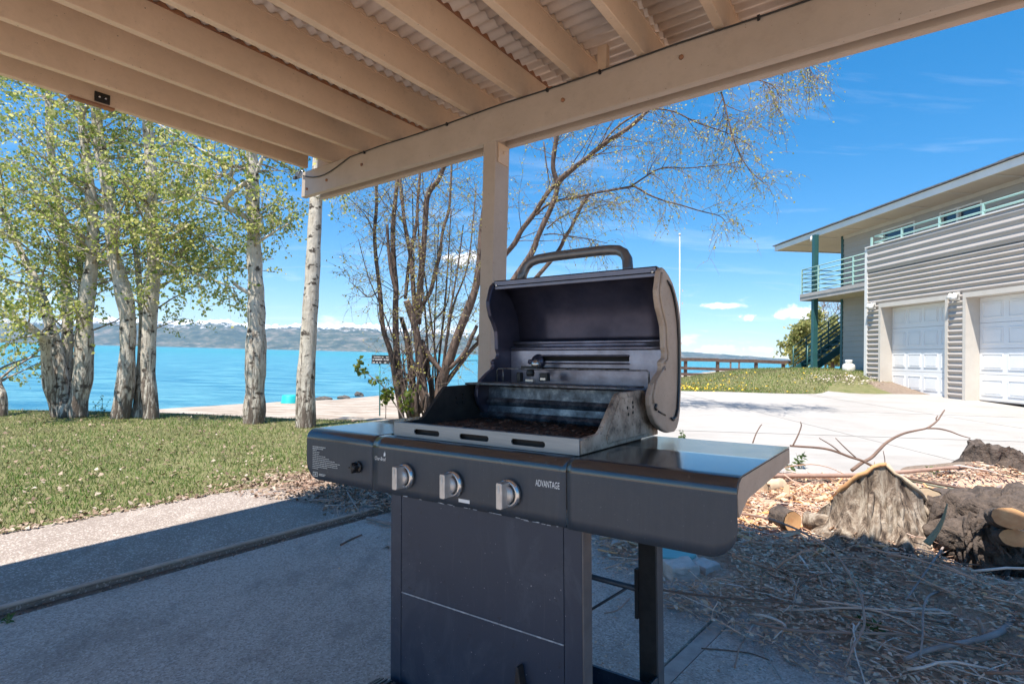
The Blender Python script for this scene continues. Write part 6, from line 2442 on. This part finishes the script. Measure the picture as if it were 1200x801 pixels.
# sticks one can count: a dozen shapes, copied one by one
protos = []
for k in range(14):
    mb = MB()
    L_ = 1.0
    r_ = rnd.uniform(0.005, 0.0115)
    bent_twig(mb, Vector((0, 0, 0)), 0, 0, L_, r_, rnd.choice([-1, 1]) * abs(rnd.gauss(0.0, 0.07)), 8, 6)
    if k % 2:
        f0 = Vector((rnd.uniform(-0.15, 0.2), 0.02, 0.0))
        mb.tube([f0, f0 + Vector((0.12, 0.06, 0.02)), f0 + Vector((0.25, 0.10, 0.03))], [r_ * 0.6, r_ * 0.45, r_ * 0.25], 5)
    o = mb.build('stick', M['stick'])
    protos.append(o)
used = [False] * len(protos)
NST = 270
for k in range(NST):
    i = k % len(protos)
    if not used[i]:
        o = protos[i]
        used[i] = True
    else:
        o = protos[i].copy()
        sc.collection.objects.link(o)
    while True:
        x, y = rnd.uniform(0.5, 4.8), rnd.uniform(1.35, 4.8)
        if bed_in(x, y) > abs(rnd.gauss(0, 0.10)) and clear(x, y) and rnd.random() < 1.1 - 0.6 * sstep(2.9, 3.5, y):
            break
    s_ = min(0.95, rnd.lognormvariate(-0.85, 0.42))
    if bed_in(x, y) < 0.2:
        s_ *= 0.6
    o.location = (x, y, pile_z(x, y) + rnd.uniform(0.012, 0.06))
    o.rotation_euler = (rnd.uniform(0, 6.28), rnd.gauss(0, 0.10), rnd.gauss(-0.55, 0.8))
    th = rnd.uniform(0.55, 1.05)
    o.scale = (s_, s_ * 0.6 + 0.4 * th, 0.4 * th + s_ * 0.6)
    o.scale = (s_, th * 0.75, th * 0.75)
    tag(o, 'bare brown or grey stick lying among the brush pile on the right', 'stick', 'sticks of the brush pile')


def special(label, pts_px, Y, w0, w1, mat='stick', dY=0.0, forks=(), name='branch', cat='branch', group=None):
    if isinstance(Y, tuple):                      # lying on the pile or slab: heights above the ground
        raw = [onz(x, y, Y[0] + (Y[1] - Y[0]) * math.sin(math.pi * i / (len(pts_px) - 1))) for i, (x, y) in enumerate(pts_px)]
        p_ = crom(raw, 4)
        r_ = [(w0 + (w1 - w0) * i / (len(p_) - 1)) / 2 / FPX * p_[i].y for i in range(len(p_))]
        Y = raw[len(raw) // 2].y
    else:
        p_, r_ = limb(pts_px, Y, w0, w1, dY)
    root = empty(name, p_[0].to_tuple(), label, cat, group)
    mb = MB()
    mb.tube(p_, r_, 8)
    mb.build('stem', M[mat], root)
    for fpts, fw0, fw1, fdY in forks:
        q_, s_ = limb(fpts, Y + fdY, fw0, fw1, 0)
        mb = MB()
        mb.tube(q_, s_, 6)
        mb.build('side_twig', M[mat], root)
    return root


M['lilacstick'] = m_basic('grey_stick_bark', (0.36, 0.30, 0.28), (0.24, 0.19, 0.17), 9, 0.8)
M['brownstick'] = m_basic('brown_stick_bark', (0.22, 0.14, 0.105), (0.14, 0.09, 0.07), 9, 0.8)
M['pinkpole'] = m_basic('peeled_pole', (0.40, 0.26, 0.20), (0.30, 0.19, 0.15), 9, 0.8)
M['greenstick'] = m_basic('greenish_stick', (0.26, 0.28, 0.20), (0.20, 0.22, 0.16), 9, 0.8)
special('tall arching forked branch sticking up over the drive behind the split stump', [(998, 551), (1010, 542), (1021, 536), (1030, 527), (1038, 519), (1049, 512), (1061, 507), (1074, 504), (1087, 501), (1098, 493), (1103, 486), (1107, 480)], 3.9, 4.2, 1.4, 'brownstick', 0.2,
        [([(1086, 501.5), (1100, 502), (1113, 505), (1126, 510), (1137, 513)], 2.2, 1.0, 0.12), ([(1098, 493), (1097, 490), (1099, 487)], 1.5, 1.2, 0.2)])
special('long thin dark branch reaching left from the split stump to the grill shelf', [(926, 522), (940, 523), (955, 524), (970, 526), (983, 530), (996, 535), (1009, 539), (1021, 545), (1032, 551), (1061, 559), (1090, 565), (1118, 570), (1161, 577)], 3.75, 2.4, 3.2, 'brownstick', 0.0,
        [([(986, 531), (975, 522), (960, 513)], 1.8, 1.0, 0), ([(1003, 536), (990, 524), (979, 513)], 1.6, 0.9, 0), ([(929, 522), (935, 510), (939, 499), (938, 494)], 1.8, 1.0, 0), ([(1035, 551), (1037, 540), (1035, 528)], 1.2, 0.8, 0)])
special('thin upright twig in front of the drive beyond the grill shelf', [(882, 519), (886, 508), (891, 499), (893, 497)], 4.6, 1.6, 1.0, 'brownstick')
special('straight reddish pole lying along the edge of the drive', [(896, 557), (940, 557), (1003, 556.5), (1060, 552.5), (1110, 548), (1167, 545)], 4.35, 6.2, 4.0, 'pinkpole', 0.55, name='pole', cat='pole')
special('thin curved brown stick arching down across the front of the brush pile', [(866, 601), (885, 604), (903, 608), (925, 616), (946, 626), (962, 636), (975, 645), (988, 660), (998, 677), (1008, 694), (1012, 715), (1012, 735), (1000, 757), (990, 782)], (0.09, 0.2), 2.6, 2.8, 'pinkpole', -0.75)
special('long straight grey stick slanting down from the right-hand root ball', [(1178, 566), (1160, 577), (1141, 590), (1125, 612), (1110, 634), (1086, 668), (1062, 702)], (0.1, 0.16), 3.6, 2.0, 'lilacstick', -0.55)
special('short tapered greenish broken branch beside the split stump', [(1086, 637), (1093, 628), (1100, 618), (1106, 605), (1110, 590)], 2.72, 8, 1.5, 'greenstick', -0.05)
special('thin green rod lying from the stump towards the far stump', [(1040, 556), (1070, 563), (1100, 570), (1140, 575), (1180, 578)], 4.0, 2.4, 2.6, 'greenstick', 0.4)
special('hooked grey stick standing out near the front edge of the pile', [(1100, 693), (1088, 698), (1082, 715), (1081, 745), (1078, 772)], (0.08, 0.16), 2.6, 2.2, 'lilacstick', -0.25)
special('thick grey forked branch lying at the front right of the pile', [(1060, 772), (1085, 762), (1115, 755), (1150, 748), (1175, 738), (1186, 722), (1184, 716)], (0.08, 0.1), 4.5, 9, 'lilacstick', 0.12, [([(1150, 748), (1150, 735), (1146, 724)], 5, 4, 0.05)])
special('long dark rod crossing the pile from left to right at the front', [(770, 690), (830, 698), (890, 703), (960, 710), (1040, 718), (1110, 730)], (0.085, 0.1), 2.6, 2.6, 'brownstick', -0.2)
special('long tan rod lying across the pile just in front of the dark one', [(880, 728), (930, 738), (1000, 741), (1075, 744), (1140, 760)], (0.08, 0.1), 3.4, 3.0, 'pinkpole', -0.2)
special('pale curved twig lying alone on the slab by the pile', [(895, 742), (896, 757), (902, 772), (915, 794)], (0.006, 0.02), 2.0, 1.6, 'lilacstick', -0.12)
special('short pale twig lying alone on the slab left of the curved one', [(873, 747), (866, 760), (861, 782)], (0.006, 0.015), 2.0, 1.8, 'pinkpole', -0.14)
special('dark twig lying flat on the slab seam', [(822, 759), (850, 761), (880, 765), (905, 774)], (0.004, 0.004), 1.6, 1.2, 'brownstick', -0.06)
special('pale bent stick on the slab beneath the side shelf', [(708, 718), (722, 715), (732, 707), (738, 700)], (0.006, 0.02), 1.6, 1.8, 'pinkpole', 0.1)
special('flat dark slab of bark lying in front of the split stump', [(1000, 646), (1025, 643), (1047, 640)], (0.07, 0.07), 9, 8, 'brownstick', 0.0)
special('pale stick lying at the end of the slab joint left of the grill', [(430, 607), (440, 609), (450, 612), (460, 614)], (0.02, 0.02), 4.5, 4.5, 'lilacstick', 0)
special('short dark twig lying on the slab near the end of the joint', [(399, 638), (410, 632), (424, 626)], (0.005, 0.005), 2.2, 1.6, 'brownstick', 0.12)
special('brown twig lying in the mulch under the left shelf', [(353, 569), (366, 566), (382, 563)], (0.06, 0.07), 2.6, 2.0, 'brownstick', 0)
special('bleached twig in the mulch left of the cart', [(362, 586), (380, 585), (394, 586)], (0.06, 0.07), 2.4, 1.6, 'lilacstick', 0)
special('slanting thin twig in the mulch beside the cart', [(405, 572), (412, 585), (423, 602)], (0.05, 0.09), 1.6, 1.4, 'lilacstick', -0.3)
special('tiny pale twig caught in the slab joint', [(32.5, 703), (33.5, 708), (34.5, 712)], 2.42, 2.6, 2.0, 'lilacstick', -0.05)


# split stump: bark skirt with jagged torn top ---------------------------------
def stump_shape(name, c, R0, R1, hfun, bark, woodmat, label, cat, lean=(0, 0), nseg=56, rows=9, groove=0.07, seed=0.0, ex=1.0):
    root = empty(name, c.to_tuple(), label, cat)
    vs, fs = [], []
    top = []
    for j in range(rows + 1):
        s = j / rows
        for i in range(nseg):
            t = 2 * math.pi * i / nseg
            ridge_ = groove * (abs(mn.noise(Vector((math.cos(t) * 4.5 + seed, math.sin(t) * 4.5, 1.7 + s * 0.4)))) - 0.2) * 2.6 + groove * 0.6 * mn.noise(Vector((t * 5, s * 5, seed)))
            flare = (1 - s) ** 2.0
            r_ = R1 + (R0 - R1) * flare + ridge_ * (0.5 + flare)
            x_, y_ = r_ * math.cos(t) * ex, r_ * math.sin(t)
            hz_ = hfun(x_, y_)
            z_ = -0.06 + (hz_ + 0.06) * s
            vs.append(c + Vector((x_ + lean[0] * s, y_ + lean[1] * s, z_)))
    for j in range(rows):
        for i in range(nseg):
            i2 = (i + 1) % nseg
            fs.append((j * nseg + i, j * nseg + i2, (j + 1) * nseg + i2, (j + 1) * nseg + i))
    mb = MB().add(vs, fs, True)
    mb.build('stump_bark', M[bark], root)
    # torn wood: rings going inward with jagged heights
    vs = [vs[rows * nseg + i] + UZ * 0.002 for i in range(nseg)]
    fs = []
    cc = sum((Vector(v_) for v_ in vs), Vector()) / nseg
    rings = 5
    allv = list(vs)
    for q_ in range(1, rings + 1):
        f = q_ / rings
        for i in range(nseg):
            p = vs[i].lerp(cc, f * 0.96)
            p.z = c.z + hfun(p.x - c.x - lean[0], p.y - c.y - lean[1]) + 0.035 * mn.noise(Vector((p.x * 18, p.y * 6, seed))) - 0.05 * f
            allv.append(p)
    for q_ in range(rings):
        for i in range(nseg):
            i2 = (i + 1) % nseg
            fs.append((q_ * nseg + i, q_ * nseg + i2, (q_ + 1) * nseg + i2, (q_ + 1) * nseg + i))
    fs.append(tuple(rings * nseg + i for i in range(nseg)))
    mb = MB().add(allv, fs)
    mb.build('torn_wood', M[woodmat], root)
    return root, vs


sc_c = Vector((2.24, 3.40, 0.10))
stump_h = lambda x, y: 0.43 - 0.78 * abs(x + 0.03 - 0.3 * y) ** 1.02 - 0.60 * max(0.0, y + 0.20) + 0.025 * mn.noise(Vector((x * 22, y * 9, 0)))
root, rim = stump_shape('tree_stump', sc_c, 0.50, 0.30, stump_h, 'stump', 'palewood', 'broad split tree stump with grey furrowed bark and a torn peaked top', 'stump', groove=0.06, seed=3.0, ex=0.95)
# fresh orange tear along the left edge, pale one along the right
fr_pts = [p for p in rim if p.y < sc_c.y]
fr_pts.sort(key=lambda p: p.x)
h_ = max(range(len(fr_pts)), key=lambda i: fr_pts[i].z)
for nm, pp_, mat in (('orange_tear', fr_pts[:h_ + 1], 'cutwood'), ('pale_tear', fr_pts[h_:], 'palewood')):
    mb = MB()
    mb.tube([p + UZ * (0.004 + 0.006 * mn.noise(p * 20)) for p in pp_], [0.013 + 0.009 * mn.noise(p * 15) for p in pp_], 6)
    mb.build(nm, M[mat], root)
mb = MB()
for k in range(30):
    t = rnd.uniform(math.pi * 1.0, math.pi * 2.0)
    r_ = rnd.uniform(0.30, 0.36)
    b0 = sc_c + Vector((r_ * math.cos(t) * 1.15, r_ * math.sin(t) * 1.2, rnd.uniform(0.0, 0.05)))
    b1 = sc_c + Vector((0.27 * math.cos(t) * 0.8, 0.27 * math.sin(t), stump_h(0.25 * math.cos(t), 0.25 * math.sin(t)) * rnd.uniform(0.5, 0.95)))
    mid = (b0 + b1) / 2 + Vector((math.cos(t), math.sin(t), 0)) * 0.035
    mb.tube(crom([b0, mid, b1], 4), [rnd.uniform(0.010, 0.022) * q_ for q_ in (1, 1.1, 1.1, 1, 1, .9, .8, .6, .4)], 5)
mb.build('bark_ridges', M['stump'], root)


mb = MB()
for k in range(40):
    t = rnd.uniform(math.pi * 1.02, math.pi * 1.98)
    x_, y_ = 0.27 * math.cos(t), 0.27 * math.sin(t)
    b0 = sc_c + Vector((x_, y_, stump_h(x_, y_) - 0.03))
    mb.tube([b0, b0 + Vector((rnd.gauss(0, 0.012), rnd.gauss(0, 0.012), rnd.uniform(0.03, 0.075)))], [rnd.uniform(0.004, 0.009), 0.001], 4, True, False)
mb.build('splinters', M['palewood'], root)


def log(label, p0, p1, r0, r1, bark, wood, group=None, name='log', n_=26, knob=0.10):
    p0, p1 = Vector(p0), Vector(p1)
    root = empty(name, p0.to_tuple(), label, 'log', group)
    ax = (p1 - p0)
    Ln = ax.length
    ax.normalize()
    a_ = ax.orthogonal().normalized()
    b_ = ax.cross(a_)
    vs, fs = [], []
    rows = 12
    for j in range(rows + 1):
        s = j / rows
        for i in range(n_):
            t = 2 * math.pi * i / n_
            r_ = (r0 + (r1 - r0) * s) * (1 + knob * mn.noise(Vector((math.cos(t) * 2.6, math.sin(t) * 2.6, s * 4 + p0.x))) + 0.5 * knob * mn.noise(Vector((math.cos(t) * 9, math.sin(t) * 9, s * 6))))
            vs.append(p0 + ax * Ln * s + (a_ * math.cos(t) + b_ * math.sin(t)) * r_)
    for j in range(rows):
        for i in range(n_):
            i2 = (i + 1) % n_
            fs.append((j * n_ + i, j * n_ + i2, (j + 1) * n_ + i2, (j + 1) * n_ + i))
    MB().add(vs, fs, True).build('log_bark', M[bark], root)
    for e in (0, rows):
        ring = [Vector(vs[e * n_ + i]) for i in range(n_)]
        cc = sum(ring, Vector()) / n_
        out_ = ax * (0.004 if e else -0.004)
        av = [cc + (p - cc) * 0.96 + out_ for p in ring] + [cc + (p - cc) * 0.5 + out_ * 0.4 for p in ring] + [cc + out_ * 0.2]
        fs2 = []
        for i in range(n_):
            i2 = (i + 1) % n_
            fs2 += [(i, i2, n_ + i2, n_ + i), (n_ + i, n_ + i2, 2 * n_)]
        MB().add(av, fs2).build('cut_face', M[wood], root)
    return root


log('dark bark log lying in shade just right of the split stump', (2.62, 3.42, 0.20), (3.10, 3.62, 0.17), 0.135, 0.125, 'rootbark', 'palewood')
log('short orange-ended chunk of wood left of the split stump', (1.72, 3.50, 0.12), (1.74, 3.36, 0.13), 0.07, 0.06, 'rootbark', 'cutwood')
log('small orange broken chunk between the stump and the short chunk', (1.86, 3.44, 0.12), (1.96, 3.34, 0.13), 0.05, 0.045, 'stump', 'cutwood')
log('pale bleached chunk of wood lying on the chips at the back left', (1.95, 4.2, 0.14), (2.12, 4.26, 0.15), 0.055, 0.05, 'palewood', 'palewood')
# far stump: a knobbly peaked root
far_c = Vector((4.42, 5.0, 0.10))
fr_h = lambda x, y: 0.30 * math.exp(-((x + 0.10) / 0.24) ** 2) + 0.14 * math.exp(-((x - 0.22) / 0.2) ** 2) + 0.05 * mn.noise(Vector((x * 14, y * 14, 5)))
stump_shape('tree_stump', far_c, 0.36, 0.20, fr_h, 'rootbark', 'rootbark', 'smaller knobbly dark stump at the edge of the drive, behind the others', 'stump', groove=0.10, seed=9.0)


# root ball at the right edge, with two fresh saw cuts
rc = Vector((2.70, 2.98, 0.14))
root = empty('root_ball', rc.to_tuple(), 'dark shaggy root ball with fresh orange saw cuts at the right edge', 'root ball')
bm = bmesh.new()
bmesh.ops.create_icosphere(bm, subdivisions=5, radius=1)
for v_ in bm.verts:
    d = v_.co.copy()
    vert = 1 - abs(d.z)
    n1 = mn.fractal(d * 2.0 + Vector((4, 1, 0)), 0.9, 2.0, 5)
    n2 = mn.noise(Vector((math.atan2(d.y, d.x) * 7, d.z * 1.6, 2)))
    n3 = mn.noise(Vector((math.atan2(d.y, d.x) * 19, d.z * 3.0, 6)))
    v_.co = Vector((d.x * 0.37, d.y * 0.34, d.z * 0.30)) * (1 + 0.22 * n1 + 0.20 * n2 * vert + 0.20 * n3 * vert + 0.10 * mn.noise(d * 14))
me = bpy.data.meshes.new('root_mass')
bm.to_mesh(me)
bm.free()
me.materials.append(M['rootbark'])
me.polygons.foreach_set('use_smooth', np.ones(len(me.polygons), dtype=bool))
link('root_mass', me, root)
mb = MB()
for k in range(170):
    t = rnd.uniform(2.2, 5.4)
    z_ = rnd.uniform(-0.05, 0.22)
    b0 = rc + Vector((0.33 * math.cos(t), 0.31 * math.sin(t), z_))
    d = Vector((math.cos(t) * 0.5, math.sin(t) * 0.5, -0.8))
    pt_ = wander(b0, d, rnd.uniform(0.08, 0.22), 5, 0.3, Vector((0, 0, -0.4)))
    mb.tube(pt_, [0.020 * (1 - 0.75 * j / 5) for j in range(6)], 5)
tag(mb.build('root_fringe', M['rootbark'], root), kind='stuff')
for (px, py, w_, h2, Yc, tl) in ((1184, 607, 17, 12, 2.60, 0.1), (1190, 630, 15, 10, 2.60, -0.1)):
    cpos = at(px, py, Yc)
    rx, rz = w_ / FPX * Yc, h2 / FPX * Yc
    nrm = Vector((-0.45, -0.85, 0.25)).normalized()
    a_ = UZ.cross(nrm).normalized()
    b_ = nrm.cross(a_)
    n_ = 26
    ring = []
    for i in range(n_):
        t = 2 * math.pi * i / n_
        f = 1 + 0.16 * mn.noise(Vector((math.cos(t) * 2, math.sin(t) * 2, px)))
        ring.append(cpos + a_ * rx * f * math.cos(t) + b_ * rz * f * math.sin(t))
    vs = ring + [cpos + (p - cpos) * 0.5 + nrm * 0.004 for p in ring] + [cpos + nrm * 0.005] + [cpos + (p - cpos) * 1.05 - nrm * 0.12 for p in ring]
    fs = []
    for i in range(n_):
        i2 = (i + 1) % n_
        fs += [(i, i2, n_ + i2, n_ + i), (n_ + i, n_ + i2, 2 * n_)]
    MB().add(vs[:2 * n_ + 1], fs).build('saw_cut', M['cutwood'], root)
    fs = [(i, (i + 1) % n_, 2 * n_ + 1 + (i + 1) % n_, 2 * n_ + 1 + i) for i in range(n_)]
    MB().add([vs[i] for i in list(range(n_)) + list(range(2 * n_ + 1, 3 * n_ + 1))], [(i, (i + 1) % n_, n_ + (i + 1) % n_, n_ + i) for i in range(n_)], True).build('cut_stub', M['rootbark'], root)

# teal valve lid and grey blocks behind the leg
pl_ = onz(785, 652, 0.05)
vl = empty('valve_lid', pl_.to_tuple(), 'teal plastic valve box lid lying flat behind the grill leg', 'lid')
mb = MB()
oct_ = [(0.13 * math.cos(t) * 1.05, 0.10 * math.sin(t)) for t in np.linspace(0.2, 2 * math.pi + 0.2, 13)[:-1]]
mb.plate(oct_, [], lambda a_, b_, t: pl_ + Vector((a_, b_, t)), 0.0, 0.03)
mb.build('lid_plate', M['teal'], vl, 0.004)
mb = MB()
mb.plate([(x_ * 1.1, y_ * 1.12) for x_, y_ in oct_], [], lambda a_, b_, t: pl_ + Vector((a_, b_, t)), -0.06, 0.012)
mb.build('valve_box', M['stone'], vl, 0.004)


def block(px, py, Y, sx, sy, sz_, yaw, label):
    bm = bmesh.new()
    bmesh.ops.create_cube(bm, size=1)
    bmesh.ops.subdivide_edges(bm, edges=bm.edges, cuts=3, use_grid_fill=True)
    for v_ in bm.verts:
        v_.co += Vector((mn.noise(v_.co * 3 + Vector((px, 0, 0))), mn.noise(v_.co * 3 + Vector((0, px, 0))), mn.noise(v_.co * 3 + Vector((0, 0, px))))) * 0.09
        v_.co = Vector((v_.co.x * sx, v_.co.y * sy, v_.co.z * sz_))
    me = bpy.data.meshes.new('stone_block')
    bm.to_mesh(me)
    bm.free()
    me.materials.append(M['stone'])
    o = link('stone_block', me, None, at(px, py, Y))
    o.rotation_euler = (0.05, -0.04, yaw)
    md = o.modifiers.new('bevel', 'BEVEL')
    md.width = 0.006
    md.segments = 2
    return tag(o, label, 'stone')


block(797, 668, 2.80, 0.145, 0.12, 0.085, 0.15, 'grey concrete block just right of the grill leg in front of the teal lid')
block(826, 666, 2.86, 0.11, 0.10, 0.07, 0.6, 'broken grey stone half buried in twigs right of the concrete block')
block(727, 640, 3.2, 0.10, 0.07, 0.05, -0.3, 'pale grey stone seen between the cart and the back leg')


def weed(px, py, z, h, n_, label, L_=0.05, group=None):
    p = onz(px, py, z)
    root = empty('weed', p.to_tuple(), label, 'weed', group)
    mb = MB()
    lv = []
    for k in range(n_):
        d = Vector((rnd.gauss(0, 0.35), rnd.gauss(0, 0.35), 1))
        tp = wander(p + Vector((rnd.gauss(0, 0.02), rnd.gauss(0, 0.02), -0.01)), d, h * rnd.uniform(0.6, 1.1), 5, 0.15, Vector((0, 0, 0.1)))
        mb.tube(tp, [0.0022 * (1 - 0.6 * j / 5) for j in range(6)], 4)
        for _ in range(9):
            q_ = rnd.uniform(0.2, 1) * 4.99
            lv.append(tp[int(q_)].lerp(tp[int(q_) + 1], q_ - int(q_)))
    mb.build('stems', M['weed'], root)
    leaf_mesh('leaves', lv, L_, L_ * 0.45, M['weed'], root, -0.3)


weed(937, 550, 0.12, 0.16, 4, 'green weed growing at the drive edge just past the grill shelf')
weed(799, 516, 0.2, 0.14, 3, 'small weed on the drive behind the grill lid')
weed(1098, 558, 0.13, 0.09, 4, 'low green weed in front of the far stump')
weed(925, 552, 0.12, 0.07, 3, 'tiny weed at the tip of the grill shelf')
weed(1000, 570, 0.12, 0.07, 4, 'low weed between the pole and the split stump', 0.04)
weed(1025, 738, 0.05, 0.05, 4, 'bright tiny weed in the front of the brush pile', 0.035)
weed(8, 729, 0.0, 0.03, 3, 'tiny weed in the slab joint at the left edge', 0.02)
weed(97, 486, -0.05, 0.35, 5, 'thin dry weed beside the left aspen clump', 0.04)
weed(120, 488, -0.05, 0.40, 6, 'spindly weed between the two aspen clumps', 0.04)

# mulch, leaves and twigs behind the end of the joint
def mul_ok(x, y):
    e = (x + 0.95) / 0.95
    return rnd.random() < math.exp(-((x + 1.0) / 0.75) ** 2 - ((y - 4.45) / 0.62) ** 2) * 1.6 and not (y < 3.9 + 0.25 * (x + 1.6) * -1 and x < -1.25) and y > 3.62 + 0.18 * mn.noise(Vector((x * 4, y * 4, 0)))


mz = lambda x, y: max(height(x, y), 0.0 if y < 4.6 else -0.03) + 0.022 + 0.045 * math.exp(-((x + 0.9) / 0.7) ** 2 - ((y - 4.5) / 0.5) ** 2)
mp = scatter(5200, -2.6, 0.45, 3.5, 5.6, mul_ok)
flat_bits('mulch_leaves', mp, 0.032, 0.020, M['dryleaf'], 0.035, 0.7, mz)
mb = MB()
for x, y in scatter(700, -2.3, 0.4, 3.55, 5.4, mul_ok):
    bent_twig(mb, Vector((x, y, mz(x, y) + rnd.uniform(0.0, 0.035))), rnd.uniform(0, 6.28), rnd.gauss(0, 0.15), rnd.uniform(0.06, 0.22), rnd.uniform(0.0015, 0.003), rnd.gauss(0, 0.08), 4, 3)
tag(mb.build('mulch_twigs', M['litter']), kind='stuff')
# crumbs of soil, leaf bits and small stones along the joint and the lawn edge
bits = []
for k in range(900):
    s = rnd.uniform(-6, 0.3)
    p = KB + kd * s + kn * rnd.gauss(-0.035, 0.022)
    bits.append((p.x, p.y))
flat_bits('joint_litter', bits, 0.014, 0.010, M['dryleaf'], 0.008, 0.5, lambda x, y: -0.010 if (Vector((x, y, 0)) - KB).dot(kn) > -0.06 else 0.001)
bits = []
for k in range(1500):
    s = rnd.uniform(-6, 1.2)
    p = KB + kd * s + kn * (1.19 + 0.02 * s + abs(rnd.gauss(0, 0.06)) - 0.05)
    bits.append((p.x, p.y))
flat_bits('edge_litter', bits, 0.035, 0.022, M['dryleaf'], 0.012, 0.5, lambda x, y: 0.031)
bits = [(rnd.uniform(-2.6, 0.4), rnd.uniform(1.3, 3.5)) for _ in range(26)] + [(rnd.uniform(0.35, 1.0), rnd.uniform(1.9, 3.1)) for _ in range(130)]
flat_bits('slab_crumbs', bits, 0.014, 0.010, M['chips'], 0.004, 0.3, lambda x, y: 0.001)
# gravel heap at the house corner
gv = [(rnd.gauss(8.2, 0.5), rnd.gauss(13.35, 0.28)) for _ in range(330)]
gv = [(x, y) for x, y in gv if x < 9.0]
flat_bits('corner_gravel', gv, 0.05, 0.035, m_basic('corner_gravel', (0.58, 0.50, 0.43), (0.40, 0.33, 0.28), 9, 0.9), 0.02, 0.5, lambda x, y: height(x, y) + 0.06)

# ================================================================== HAZE over the lake
mb = MB()
mz_ = max((o.matrix_world @ Vector(b_)).z for o in bpy.data.objects if o.name.startswith('mountains') for b_ in o.bound_box)
mb.abox(-16000, 16000, -430, 12000, -3.2, mz_ + 15)
print('mountain top', mz_)
hz_o = mb.build('haze', [], None)
hm = bpy.data.materials.new('haze')
hm.use_nodes = True
ht = hm.node_tree
ht.nodes.clear()
pv = ht.nodes.new('ShaderNodeVolumePrincipled')
pv.inputs['Color'].default_value = (0.36, 0.62, 1.0, 1)
pv.inputs['Density'].default_value = 0.00004
pv.inputs['Anisotropy'].default_value = 0.0
ho = ht.nodes.new('ShaderNodeOutputMaterial')
ht.links.new(pv.outputs[0], ho.inputs['Volume'])
hz_o.data.materials.clear()
hz_o.data.materials.append(hm)
tag(hz_o, kind='stuff')
